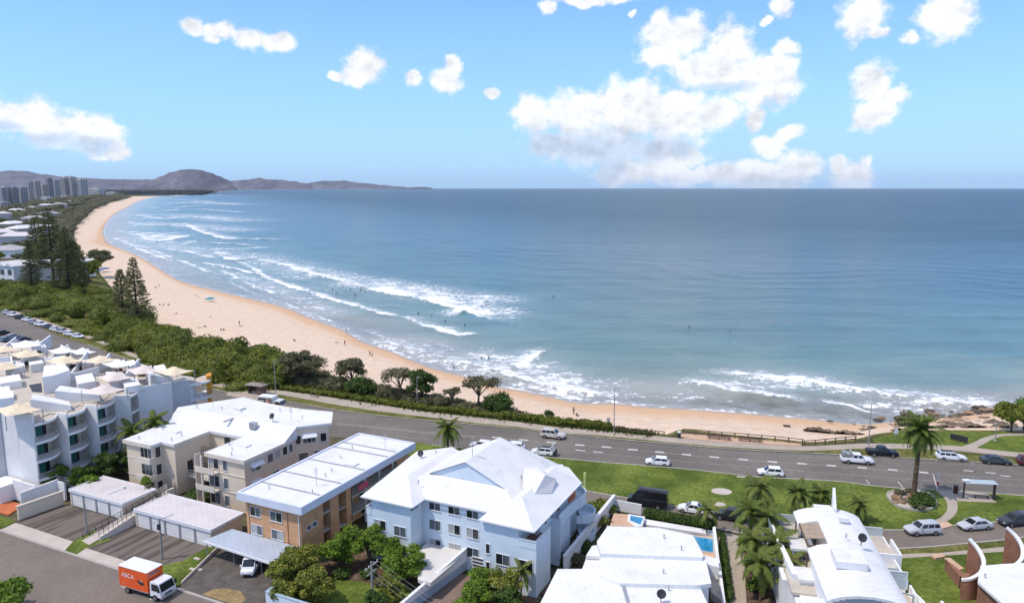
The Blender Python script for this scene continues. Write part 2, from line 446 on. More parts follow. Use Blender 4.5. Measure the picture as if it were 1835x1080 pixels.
class MB:
    """collects faces in a frame turned by az degrees: a to the right, b to the back"""
    def __init__(self, az=0.0):
        t = R(az)
        self.ca, self.sa = math.cos(t), math.sin(t)
        self.v, self.f, self.mi = [], [], []
        self.m = 0

    def P(self, a, b, z):
        return (a * self.ca + b * self.sa, -a * self.sa + b * self.ca, z)

    def poly(self, pts):
        i = len(self.v)
        self.v += [self.P(*p) for p in pts]
        self.f.append(tuple(range(i, i + len(pts))))
        self.mi.append(self.m)

    def prism(self, pts, z0, z1, cap=True, bottom=True):
        """pts anticlockwise seen from above; z1 may be a list of heights"""
        area = sum(pts[i][0] * pts[(i + 1) % len(pts)][1] - pts[(i + 1) % len(pts)][0] * pts[i][1] for i in range(len(pts)))
        zt = list(z1) if isinstance(z1, (list, tuple)) else [z1] * len(pts)
        pts = list(pts)
        if area < 0:
            pts.reverse(); zt.reverse()
        n = len(pts)
        i = len(self.v)
        self.v += [self.P(p[0], p[1], z0) for p in pts] + [self.P(p[0], p[1], z) for p, z in zip(pts, zt)]
        for k in range(n):
            j = (k + 1) % n
            self.f.append((i + k, i + j, i + n + j, i + n + k)); self.mi.append(self.m)
        if cap:
            self.f.append(tuple(i + n + k for k in range(n))); self.mi.append(self.m)
        if bottom:
            self.f.append(tuple(i + k for k in reversed(range(n)))); self.mi.append(self.m)

    def box(self, a0, a1, b0, b1, z0, z1):
        self.prism([(a0, b0), (a1, b0), (a1, b1), (a0, b1)], z0, z1)

    def bar(self, p, q, w=0.05, h=None):
        """square bar between two points of the frame"""
        p, q = Vector(self.P(*p)), Vector(self.P(*q))
        d = (q - p)
        if d.length < 1e-6:
            return
        d.normalize()
        x = d.cross(Vector((0, 0, 1)))
        if x.length < 1e-3:
            x = Vector((self.ca, -self.sa, 0))
        x.normalize()
        y = x.cross(d).normalized()
        h = h or w
        i = len(self.v)
        for c in (p, q):
            for sx, sy in ((-1, -1), (1, -1), (1, 1), (-1, 1)):
                self.v.append(tuple(c + x * sx * w / 2 + y * sy * h / 2))
        for k in range(4):
            j = (k + 1) % 4
            self.f.append((i + k, i + j, i + 4 + j, i + 4 + k)); self.mi.append(self.m)
        self.f.append((i + 3, i + 2, i + 1, i)); self.f.append((i + 4, i + 5, i + 6, i + 7)); self.mi += [self.m] * 2

    def tube(self, p, q, r0, r1=None, n=8):
        p, q = Vector(self.P(*p)), Vector(self.P(*q))
        r1 = r0 if r1 is None else r1
        d = (q - p).normalized()
        x = d.orthogonal().normalized()
        y = d.cross(x)
        i = len(self.v)
        for c, r in ((p, r0), (q, r1)):
            for k in range(n):
                t = 2 * math.pi * k / n
                self.v.append(tuple(c + (x * math.cos(t) + y * math.sin(t)) * r))
        for k in range(n):
            j = (k + 1) % n
            self.f.append((i + k, i + j, i + n + j, i + n + k)); self.mi.append(self.m)
        self.f.append(tuple(i + k for k in reversed(range(n)))); self.f.append(tuple(i + n + k for k in range(n)))
        self.mi += [self.m] * 2

    def mesh(self, name, mats, off=(0, 0, 0), smooth=False):
        me = bpy.data.meshes.new(name)
        ox, oy, oz = off
        me.from_pydata([(x - ox, y - oy, z - oz) for x, y, z in self.v], [], self.f)
        for m in (mats if isinstance(mats, (list, tuple)) else [mats]):
            me.materials.append(m)
        if any(self.mi):
            me.polygons.foreach_set('material_index', self.mi)
        if smooth:
            me.polygons.foreach_set('use_smooth', [True] * len(me.polygons))
            me.set_sharp_from_angle(angle=R(35))
        me.update()
        return me

    def build(self, name, mats, parent=None, smooth=False):
        return link(name, self.mesh(name, mats, base_of(parent), smooth), parent)

def _build_apart(self, name, mats, parent=None, smooth=False):
    """one object for each cluster of pieces that touch; returns the first"""
    n = len(self.v)
    root = list(range(n))
    def find(i):
        while root[i] != i:
            root[i] = root[root[i]]; i = root[i]
        return i
    for f in self.f:
        for k in f[1:]:
            root[find(k)] = find(f[0])
    groups = {}
    for fi, f in enumerate(self.f):
        groups.setdefault(find(f[0]), []).append(fi)
    if len(groups) == 1 or len(groups) > 40:
        return self.build(name, mats, parent, smooth)
    cl = []
    for fs in groups.values():
        P = [self.v[i] for fi in fs for i in self.f[fi]]
        cl.append([fs, [min(p[k] for p in P) - .06 for k in range(3)], [max(p[k] for p in P) + .06 for k in range(3)]])
    merged = True
    while merged:
        merged = False
        for i in range(len(cl)):
            for j in range(i + 1, len(cl)):
                a, b = cl[i], cl[j]
                if all(a[1][k] <= b[2][k] and b[1][k] <= a[2][k] for k in range(3)):
                    a[0] = a[0] + b[0]
                    a[1] = [min(a[1][k], b[1][k]) for k in range(3)]; a[2] = [max(a[2][k], b[2][k]) for k in range(3)]
                    cl.pop(j); merged = True
                    break
            if merged:
                break
    out = []
    for fs, _, _ in cl:
        m = MB()
        ids = {}
        for fi in fs:
            m.f.append(tuple(ids.setdefault(i, len(ids)) for i in self.f[fi])); m.mi.append(self.mi[fi])
        m.v = [self.v[i] for i in ids]
        out.append(m.build(name, mats, parent, smooth))
    return out[0]
MB.build_apart = _build_apart

def structure(name, mb, mats, smooth=False):
    o = mb.build(name, mats, None, smooth)
    o['kind'] = 'structure'
    return o

def smooth_line(pts, n=6):
    """Catmull-Rom through points (tuples or Vectors)"""
    P = [Vector(p) for p in pts]
    P = [P[0] * 2 - P[1]] + P + [P[-1] * 2 - P[-2]]
    out = []
    for i in range(1, len(P) - 2):
        a, b, c, d = P[i - 1], P[i], P[i + 1], P[i + 2]
        for k in range(n):
            t = k / n
            out.append(0.5 * ((2 * b) + (c - a) * t + (2 * a - 5 * b + 4 * c - d) * t * t + (3 * b - a - 3 * c + d) * t ** 3))
    out.append(P[-2].copy())
    return out

def surveyed(pix, z=0.0, n=5):
    return smooth_line([U(x, y, z) for x, y in pix], n)

def strip(mb, A, B, z0, z1):
    """slab between two lines of points (same count), with side faces"""
    n = min(len(A), len(B))
    for i in range(n - 1):
        q = [(A[i].x, A[i].y), (A[i + 1].x, A[i + 1].y), (B[i + 1].x, B[i + 1].y), (B[i].x, B[i].y)]
        mb.poly([(x, y, z1) for x, y in q])
    for Ln in (A, B):
        for i in range(n - 1):
            mb.poly([(Ln[i].x, Ln[i].y, z0), (Ln[i + 1].x, Ln[i + 1].y, z0), (Ln[i + 1].x, Ln[i + 1].y, z1), (Ln[i].x, Ln[i].y, z1)])

def offset_line(Ln, d):
    out = []
    for i, p in enumerate(Ln):
        t = (Ln[min(i + 1, len(Ln) - 1)] - Ln[max(i - 1, 0)])
        t.z = 0
        t.normalize()
        out.append(p + Vector((-t.y, t.x, 0)) * d)
    return out

def resample(Ln, step):
    out, acc = [Ln[0].copy()], 0.0
    for a, b in zip(Ln, Ln[1:]):
        l = (b - a).length
        while acc + l >= step:
            t = (step - acc) / l
            a = a.lerp(b, t)
            out.append(a.copy())
            l = (b - a).length
            acc = 0.0
        acc += l
    return out

# ------------------------------------------------------------------ windows, doors, railings (mesh data shared between alike pieces)
_cache = {}
def box_mesh(name, sx, sy, sz, mat, oz=0.0):
    """box centred on x, its back on y = 0, standing on oz"""
    k = ('b', round(sx, 3), round(sy, 3), round(sz, 3), mat.name, round(oz, 3), name)
    if k not in _cache:
        mb = MB()
        mb.box(-sx / 2, sx / 2, -sy, 0, oz, oz + sz)
        _cache[k] = mb.mesh(name, mat)
    return _cache[k]

def frame_mesh(w, h, mat, n=2):
    k = ('f', round(w, 3), round(h, 3), n, mat.name)
    if k not in _cache:
        mb = MB()
        t = 0.06
        mb.box(-w / 2 - t, -w / 2, -0.07, 0, 0, h); mb.box(w / 2, w / 2 + t, -0.07, 0, 0, h)
        mb.box(-w / 2 - t, w / 2 + t, -0.075, 0, h, h + t); mb.box(-w / 2 - t - .04, w / 2 + t + .04, -0.12, 0, -t, 0)
        for i in range(1, n):
            x = -w / 2 + w * i / n
            mb.box(x - .025, x + .025, -0.06, 0, 0, h)
        _cache[k] = mb.mesh('window_frame', mat)
    return _cache[k]

def place(parent, me, name, az, a, b, z, face):
    """hang a mesh on a wall of the turned frame: face 'front' looks to -b, 'right' to +a, 'left' to -a, 'back' to +b"""
    mb = MB(az)
    p = Vector(mb.P(a, b, z)) - base_of(parent)
    rz = {'front': R(-az), 'right': R(90 - az), 'back': R(180 - az), 'left': R(-90 - az)}[face]
    return link(name, me, parent, p, rz)

GLASS = {'d': m_glass_dark, 'm': m_glass_mid, 'p': m_glass_pale}
def window(parent, az, a, b, z, w, h, face='front', panes='dm', frame=None):
    fr = place(parent, frame_mesh(w, h, frame or m_frame_white, len(panes)), 'window', az, a, b, z, face)
    pw = w / len(panes)
    for i, g in enumerate(panes):
        link('pane', box_mesh('pane', pw - .01, 0.02, h, GLASS[g]), fr, (-w / 2 + pw * (i + .5), -0.004, 0))
    return fr

def railing(parent, name, pts, h, mat, step=0.9, rails=2, bar=0.05):
    """posts and rails along 3D points, one part"""
    mb = MB()
    P = [Vector(p) for p in pts]
    for a, b in zip(P, P[1:]):
        n = max(1, int((b - a).length / step))
        for i in range(n + 1):
            q = a.lerp(b, i / n)
            mb.bar((q.x, q.y, q.z), (q.x, q.y, q.z + h), bar)
        for r in range(rails):
            z = h * (1 - r / max(1, rails))
            mb.bar((a.x, a.y, a.z + z), (b.x, b.y, b.z + z), bar)
    return mb.build(name, mat, parent)

# ------------------------------------------------------------------ leaves
def np_mesh(name, V, Fq, mat, tint=None, smooth=False):
    me = bpy.data.meshes.new(name)
    V = np.asarray(V, dtype=np.float32)
    Fq = np.asarray(Fq, dtype=np.int32)
    k = Fq.shape[1]
    me.vertices.add(len(V)); me.vertices.foreach_set('co', V.ravel())
    me.loops.add(Fq.size); me.loops.foreach_set('vertex_index', Fq.ravel())
    me.polygons.add(len(Fq))
    me.polygons.foreach_set('loop_start', np.arange(0, Fq.size, k, dtype=np.int32))
    me.polygons.foreach_set('loop_total', np.full(len(Fq), k, dtype=np.int32))
    me.update(calc_edges=True)
    for m in (mat if isinstance(mat, (list, tuple)) else [mat]):
        me.materials.append(m)
    if tint is not None:
        at = me.attributes.new('tint', 'FLOAT', 'FACE')
        at.data.foreach_set('value', np.asarray(tint, dtype=np.float32))
    if smooth:
        me.polygons.foreach_set('use_smooth', np.ones(len(Fq), dtype=bool))
    return me

def leaf_cloud(blobs, n, size, seed, flat=0.35, shell=(0.6, 1.05), tint_var=0.28, aspect=0.55):
    """n leaf faces spread through ellipsoids (x,y,z,rx,ry,rz); returns V, F, tint"""
    rng = np.random.default_rng(seed)
    B = np.array(blobs, dtype=float)
    w = (B[:, 3] * B[:, 4] + B[:, 3] * B[:, 5] + B[:, 4] * B[:, 5]); w /= w.sum()
    idx = rng.choice(len(B), n, p=w)
    d = rng.normal(size=(n, 3)); d /= np.linalg.norm(d, axis=1)[:, None]
    d[:, 2] = np.where(d[:, 2] < -0.35, -d[:, 2], d[:, 2])
    r = rng.uniform(shell[0], shell[1], n) ** 0.7
    lump = 1 + 0.16 * np.sin(d[:, 0] * 7 + idx) * np.cos(d[:, 1] * 6 + idx * 2) + 0.10 * np.sin(d[:, 2] * 9 + idx * 3 + d[:, 0] * 5)
    C = B[idx, :3] + d * B[idx, 3:6] * (r * lump)[:, None]
    N = d * (1 - flat) + rng.normal(size=(n, 3)) * 0.55
    N[:, 2] += flat
    N /= np.linalg.norm(N, axis=1)[:, None]
    T = np.cross(N, rng.normal(size=(n, 3))); T /= np.linalg.norm(T, axis=1)[:, None]
    S = np.cross(N, T)
    s = size * rng.uniform(0.6, 1.35, n)
    a, b = (T * s[:, None]), (S * (s * aspect)[:, None])
    V = np.empty((n, 4, 3))
    V[:, 0], V[:, 1], V[:, 2], V[:, 3] = C - a, C - b * 0.9, C + a, C + b * 0.9
    Fq = np.arange(n * 4).reshape(n, 4)
    bt = rng.uniform(-0.18, 0.18, len(B))
    tint = np.clip(0.48 + bt[idx] + rng.normal(0, tint_var, n), 0, 1)
    return V.reshape(-1, 3), Fq, tint

def core_mesh(blobs, seed, k=0.66):
    """rough inner bodies, so that a crown is not see-through everywhere"""
    V, Fq = [], []
    rng = random.Random(seed)
    for (x, y, z, rx, ry, rz) in blobs:
        i = len(V)
        nu, nv = 8, 5
        for v in range(nv + 1):
            t = math.pi * v / nv
            for u in range(nu):
                q = 2 * math.pi * u / nu
                j = k * rng.uniform(0.8, 1.15)
                V.append((x + rx * j * math.sin(t) * math.cos(q), y + ry * j * math.sin(t) * math.sin(q), z + rz * j * math.cos(t)))
        for v in range(nv):
            for u in range(nu):
                Fq.append((i + v * nu + u, i + v * nu + (u + 1) % nu, i + (v + 1) * nu + (u + 1) % nu, i + (v + 1) * nu + u))
    return np.array(V), np.array(Fq)

def crown_mesh(name, blobs, n, size, seed, mat, core=0.66, **kw):
    V, Fq, t = leaf_cloud(blobs, n, size, seed, **kw)
    if core:
        V2, F2 = core_mesh(blobs, seed, core)
        Fq = np.vstack([Fq, F2[:, ::-1] + len(V)])
        V = np.vstack([V, V2])
        t = np.concatenate([t, np.full(len(F2), 0.36)])
    return np_mesh(name, V, Fq, mat, t)

def limb_mesh(name, chains, mat, n=7):
    """tapered limbs: each chain is a list of (x, y, z, r)"""
    mb = MB()
    for ch in chains:
        P = [Vector(c[:3]) for c in ch]
        i0 = len(mb.v)
        for k, p in enumerate(P):
            d = (P[min(k + 1, len(P) - 1)] - P[max(k - 1, 0)]).normalized()
            x = d.cross(Vector((0.31, 0.95, 0.05))).normalized()
            y = d.cross(x)
            for u in range(n):
                t = 2 * math.pi * u / n
                mb.v.append(tuple(p + (x * math.cos(t) + y * math.sin(t)) * ch[k][3]))
        for k in range(len(P) - 1):
            for u in range(n):
                w = (u + 1) % n
                mb.f.append((i0 + k * n + u, i0 + k * n + w, i0 + (k + 1) * n + w, i0 + (k + 1) * n + u)); mb.mi.append(0)
    return mb.mesh(name, mat, smooth=True)

def blob_crown(rng, h0, h1, rad, k):
    """k lumps that fill a crown between h0 and h1"""
    out = []
    for i in range(int(k * 1.5)):
        t = rng.random()
        z = h0 + (h1 - h0) * t
        rr = rad * (0.85 - 0.5 * abs(t - 0.4)) * math.sqrt(rng.random())
        q = rng.uniform(0, 6.283)
        s = rad * rng.uniform(0.20, 0.42)
        out.append((rr * math.cos(q), rr * math.sin(q), z, s, s, s * rng.uniform(0.6, 0.85)))
    return out

def broad_tree(label, loc, h, rad, mat, seed, leaves=2200, size=0.22, trunk_h=None, group=None, lumps=14, name='tree', core=0.62, lean=(0, 0), trunk=None, cat='tree', base_z=None):
    rng = random.Random(seed)
    t = thing(name, label, cat, loc, group)
    th = h * 0.35 if trunk_h is None else trunk_h
    blobs = blob_crown(rng, th + rad * 0.25, h - rad * 0.3, rad, lumps)
    blobs = [(b[0] + lean[0], b[1] + lean[1], *b[2:]) for b in blobs]
    link('crown', crown_mesh('crown', blobs, leaves, size, seed, mat, core), t)
    ch = [[(0, 0, -0.3, h * .03 + .06), (lean[0] * .3, lean[1] * .3, th * .6, h * .024 + .05), (lean[0] * .7, lean[1] * .7, th, h * .02 + .04), (lean[0], lean[1], h * .7, .04)]]
    for b in blobs[:8]:
        ch.append([(lean[0] * .5, lean[1] * .5, th * .7, h * .015 + .03), ((b[0] + lean[0] * .5) * .55, (b[1] + lean[1] * .5) * .55, (th + b[2]) * .5, .05 + h * .006), (b[0], b[1], b[2], .03)])
    link('trunk', limb_mesh('trunk', ch, trunk or m_trunk), t)
    return t

def bush(label, loc, rad, h, mat, seed, leaves=900, size=0.2, group=None, name='shrub', lumps=7, cat='shrub'):
    """a single-mesh shrub, foliage down to the ground"""
    rng = random.Random(seed)
    bl = [(rad * .55 * math.cos(q), rad * .55 * math.sin(q), h * rng.uniform(.3, .6), rad * rng.uniform(.42, .62), rad * rng.uniform(.42, .62), h * rng.uniform(.32, .45)) for q in [6.283 * i / lumps + rng.random() for i in range(lumps)]]
    bl.append((0, 0, h * .55, rad * .6, rad * .6, h * .45))
    o = link(name, crown_mesh(name, bl, leaves, size, seed, mat, 0.7), None, loc)
    return tag(o, label, cat, group)

def frond_mesh(length, droop, seed, mat, width=0.55, n=15, lift=0.6):
    """one arching palm frond growing along +x from the origin, its leaflets on both sides"""
    rng = random.Random(seed)
    V, Fq, tint = [], [], []
    pts = []
    for i in range(n + 1):
        s = i / n
        x = length * (s - 0.18 * s * s * droop)
        z = length * (lift * s - (lift * 0.45 + droop) * s * s)
        pts.append(Vector((x, 0, z)))
    def quad(a, b, c, d, t):
        i = len(V)
        V.extend([tuple(a), tuple(b), tuple(c), tuple(d)])
        Fq.append((i, i + 1, i + 2, i + 3)); tint.append(t)
    for i in range(n):
        a, b = pts[i], pts[i + 1]
        w = 0.045 * (1 - i / n) + 0.012
        quad(a + Vector((0, -w, 0)), b + Vector((0, -w, 0)), b + Vector((0, w, 0)), a + Vector((0, w, 0)), 0.75)
        if i < 1:
            continue
        s = i / n
        ll = width * length * 0.42 * math.sin(math.pi * min(1, s * 0.85 + 0.15)) ** 0.7
        d = (b - a).normalized()
        for sgn in (-1, 1):
            for k in (0.0, 0.5):
                p = a.lerp(b, k)
                tip = p + d * ll * 0.55 + Vector((0, sgn * ll * 0.85, -ll * rng.uniform(0.25, 0.6)))
                mid = p.lerp(tip, 0.5) + Vector((0, 0, ll * 0.10))
                e = d * (length * 0.022 + 0.015)
                quad(p - e, p + e, mid + e * .9, mid - e * .9, rng.uniform(0.3, 0.8))
                quad(mid - e * .9, mid + e * .9, tip + e * .2, tip - e * .2, rng.uniform(0.2, 0.9))
    return np_mesh('frond', V, Fq, mat, tint)

_fr = {}
def palm(label, loc, h, flen, count, mat, seed, trunk_r=0.16, group=None, droop=0.75, lean=(0, 0), up=0.9, width=0.55, low=-0.35, kinds=4, flare=1.3):
    rng = random.Random(seed)
    t = thing('palm_tree', label, 'palm tree', loc, group)
    nseg = 12
    ch = []
    for i in range(nseg + 1):
        s = i / nseg
        r = trunk_r * (flare - (flare - 1) * min(1, s * 5)) * (1 + (0.10 if i % 2 else -0.04)) * (1 - 0.2 * s)
        ch.append((lean[0] * s * s, lean[1] * s * s, -0.2 + (h + .2) * s, r))
    link('trunk', limb_mesh('trunk', [ch], m_palm_trunk, 9), t)
    for i in range(count):
        s = i / max(1, count - 1)
        k = rng.randrange(kinds)
        elev = up + (low - up) * s                     # pitch of the frond at its root, upper ones first
        lvl = min(3, int(s * 4))
        key = (round(flen, 2), round(droop, 2), k, lvl, mat.name, width)
        if key not in _fr:
            _fr[key] = frond_mesh(flen * (0.9 + 0.06 * k), droop * (0.55 + 0.25 * lvl), k * 7 + lvl, mat, width)
        o = link('frond', _fr[key], t, (lean[0], lean[1], h - 0.15 + 0.25 * (1 - s)))
        o.rotation_euler = (rng.uniform(-.25, .25), -elev * 0.75, i * 2.39996 + rng.uniform(-.25, .25))
    return t

def norfolk_pine(label, loc, h, rad, seed, mat, group=None, bare=0.12, dens=1.0):
    """straight trunk, whorls of near-level branches clothed with upturned sprays"""
    rng = random.Random(seed); nr = np.random.default_rng(seed)
    t = thing('pine_tree', label, 'pine tree', loc, group)
    chains = [[(0, 0, -.4, h * .018 + .08), (0, 0, h * .5, h * .011 + .05), (0, 0, h, .03)]]
    V, Fq, tint = [], [], []
    z = h * bare
    tier = 0
    while z < h * 0.97:
        s = (z - h * bare) / (h * (1 - bare))
        rr = rad * (1 - s) ** 0.75 * rng.uniform(0.82, 1.05) + 0.25
        nb = 6 if s < .7 else 5
        ph = rng.uniform(0, 6.28)
        for k in range(nb):
            if rng.random() < 0.08:
                continue
            q = ph + 6.283 * k / nb + rng.uniform(-.2, .2)
            L_ = rr * rng.uniform(0.75, 1.08)
            dx, dy = math.cos(q), math.sin(q)
            sag = rng.uniform(-0.06, 0.10)
            chains.append([(0, 0, z, .06 + .002 * h), (dx * L_ * .5, dy * L_ * .5, z - sag * L_ * .3, .035), (dx * L_, dy * L_, z + L_ * .10 - sag * L_ * .4, .015)])
            m = int((10 + 12 * L_) * dens)
            for i in range(m):
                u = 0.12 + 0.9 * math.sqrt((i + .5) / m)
                c = np.array([dx * L_ * u, dy * L_ * u, z + L_ * (.10 * u * u - sag * .35 * u)])
                c = c + nr.normal(0, 0.10 + 0.035 * L_, 3) * np.array([1, 1, .55])
                ax = np.array([dx, dy, 0.25]) + nr.normal(0, .6, 3)
                ax[2] = abs(ax[2]) * 0.7; ax /= np.linalg.norm(ax)
                sd_ = np.cross(ax, nr.normal(size=3)); sd_ /= np.linalg.norm(sd_)
                l, w = rng.uniform(.30, .60) * (0.75 + h / 60), rng.uniform(.07, .13) * (0.8 + h / 50)
                i0 = len(V)
                V.extend([c - ax * l * .5, c - sd_ * w, c + ax * l * .5, c + sd_ * w])
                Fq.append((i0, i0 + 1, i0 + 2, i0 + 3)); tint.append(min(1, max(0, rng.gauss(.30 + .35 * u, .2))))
        z += max(0.40, h * 0.036 * (1 - .45 * s)) * rng.uniform(.85, 1.15)
        tier += 1
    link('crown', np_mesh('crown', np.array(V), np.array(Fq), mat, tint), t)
    link('trunk', limb_mesh('trunk', chains, m_pine_trunk, 5), t)
    return t

# ------------------------------------------------------------------ coast lines (surveyed from the photograph)
SEA = -6.0
#   waterline        back of the sand (height)   top of the dune / edge of the level ground
COAST = [((330,350.5),(318,349.5,-5.2),(300,349.3)),((290,351.5),(262,351,-5),(245,350)),((258,357),(228,353,-4.6),(205,350)), ((228,371),(190,365,-4.4),(172,361)), ((205,384),(166,376,-4.2),(150,371)), ((190,401),(147,393,-4),(130,388)),
 ((186,416),(135,409,-4),(118,405)), ((193,431),(134,426,-4),(112,424)), ((208,442),(142,450,-4),(115,450)), ((234,452),(168,478,-3.6),(140,478)), ((260,465),(192,505,-3.4),(160,505)),
 ((289,483),(222,545,-3.2),(120,540)), ((324,503),(275,583,-3),(60,560)), ((386,520),(318,600,-3),(100,582)), ((460,537),(368,612,-3),(165,598)), ((510,550),(420,622,-3),(235,628)), ((568,573),(490,634,-3),(300,654)),
 ((610,588),(550,655,-2.8),(380,684)), ((643,608),(610,676,-2.6),(450,694)), ((675,620),(660,690,-2.4),(512,701)), ((711,633),(720,704,-2.2),(590,712)), ((771,658),(790,722,-1.8),(670,724)), ((830,673),(850,730,-1.5),(760,738)),
 ((889,692),(905,738,-1.2),(854,748)), ((927,698),(960,750,-1.0),(925,755)), ((982,710),(1020,758,-0.9),(985,762)), ((1036,722),(1080,768,-0.8),(1060,770)), ((1104,723),(1130,773,-0.7),(1130,777)), ((1160,729),(1190,780,-0.6),(1190,783)),
 ((1215,732),(1226,771,-0.5),(1226,773)), ((1309,738),(1320,781,-0.5),(1320,783)), ((1400,746),(1400,789,-0.5),(1400,791)), ((1470,752),(1450,793,-0.4),(1450,795)), ((1540,760),(1525,789,-0.4),(1525,791)), ((1600,757),(1580,777,-0.4),(1580,779)), ((1680,750),(1660,772,-0.4),(1660,774)),
 ((1760,742),(1750,772,-0.4),(1750,774)), ((1840,732),(1850,774,-0.4),(1850,776)), ((1990,722),(2000,778,-0.4),(2000,780))]
NS = 6
WATER = surveyed([c[0] for c in COAST], SEA, NS)
BACK = smooth_line([U(c[1][0], c[1][1], c[1][2]) for c in COAST], NS)
CREST = surveyed([c[2] for c in COAST], -0.15, NS)
water_np = np.array([(p.x, p.y) for p in WATER])

def dist_line(P, line):
    """distance from points to a polyline, and signed side (+ = left of travel = out to sea)"""
    best = np.full(len(P), 1e18)
    side = np.zeros(len(P))
    for a, b in zip(line[:-1], line[1:]):
        ab = b - a
        t = np.clip(((P - a) @ ab) / (ab @ ab + 1e-9), 0, 1)
        dv = P - (a + t[:, None] * ab)
        d2 = (dv ** 2).sum(1)
        cr = ab[0] * dv[:, 1] - ab[1] * dv[:, 0]
        m = d2 < best
        best[m] = d2[m]
        side[m] = np.sign(cr[m])
    return np.sqrt(best), side

def wavy(x, y, seed, scale, k=6):
    rng = np.random.default_rng(seed)
    r = np.zeros_like(x)
    for i in range(k):
        q = rng.uniform(0, 6.283); f = 6.283 / scale * rng.uniform(.5, 2.0)
        r += np.sin((x * math.cos(q) + y * math.sin(q)) * f + rng.uniform(0, 6.283)) / k
    return r * 1.6

# ---- sea
BREAKERS = [([(463,467),(500,475),(543,487),(590,500),(636,511)], 20, 1.0), ([(646,514),(686,526),(748,536),(793,549),(831,559)], 30, 1.1), ([(831,559),(850,552),(874,538)], 13, 1.0),
 ([(429,470),(452,481),(469,494),(492,505),(520,515),(555,524),(583,534),(635,549),(690,565)], 6, 1.0), ([(726,571),(761,585),(797,597)], 8, 1.1), ([(797,596),(815,601),(838,600)], 6, 1.15),
 ([(336,404),(350,413),(380,423),(410,429),(475,429)], 22, 1.0), ([(246,420),(262,430),(296,432),(335,424)], 60, .95), ([(300,434),(325,436),(350,432)], 14, .9), ([(345,445),(400,447),(465,444)], 14, .85),
 ([(385,454),(408,466),(440,466),(462,461)], 26, .95), ([(232,441),(262,453),(300,467)], 9, .95), ([(395,484),(420,496),(455,513),(492,526)], 5, .9), ([(408,503),(440,520),(500,541)], 3, .8), ([(500,541),(560,562),(600,580)], 3, .75),
 ([(283,356),(320,358),(380,362)], 60, .8), ([(255,372),(310,372),(370,368)], 60, .75), ([(240,385),(290,392),(350,388),(400,392)], 40, .8), ([(222,398),(262,404),(320,402)], 40, .85), ([(212,415),(240,416)], 30, .85),
 ([(205,428),(230,437),(260,444)], 12, .8), ([(520,508),(560,516),(600,524)], 4, .6), ([(560,530),(610,540)], 4, .6), ([(690,545),(740,552)], 3, .55),
 ([(690,618),(740,630),(790,645),(850,658),(900,672),(950,686),(1000,700),(1040,706)], 13, .95), ([(880,664),(915,660),(945,650),(968,635)], 10, .95), ([(730,600),(770,612),(820,628),(870,636)], 9, .55), ([(640,590),(690,604),(740,622)], 8, .55),
 ([(1250,690),(1280,695),(1310,702),(1345,707),(1380,712)], 11, 1.05), ([(1330,676),(1400,682),(1460,690),(1540,703),(1620,715),(1700,724),(1800,730)], 13, .98), ([(1560,727),(1640,735),(1720,742),(1790,738)], 7, .8), ([(1484,720),(1520,727),(1562,736)], 2.5, .9),
 ([(1080,694),(1130,703),(1200,706),(1250,706)], 22, .5), ([(1104,722),(1160,728),(1230,731),(1310,737)], 2.0, .95), ([(1310,737),(1400,744),(1470,750)], 2.0, .6), ([(1100,735),(1156,734),(1185,731)], 4, .5), ([(930,690),(980,702),(1036,716)], 6, .85),
 ([(262,392),(330,388),(400,394)], 22, .98), ([(235,405),(300,404),(380,410)], 22, .98), ([(222,418),(250,424)], 14, .96), ([(300,366),(360,363),(430,366)], 40, .9), ([(290,378),(350,375),(420,380)], 30, .95), ([(330,438),(390,436),(440,440)], 14, .95), ([(365,472),(410,480),(450,490)], 6, .95), ([(300,446),(340,452),(380,462)], 10, .92), ([(270,448),(320,466),(370,486)], 5, .9),
 ([(540,557),(580,572),(620,588)], 2, .7), ([(711,626),(771,650),(840,668)], 3, .8)]

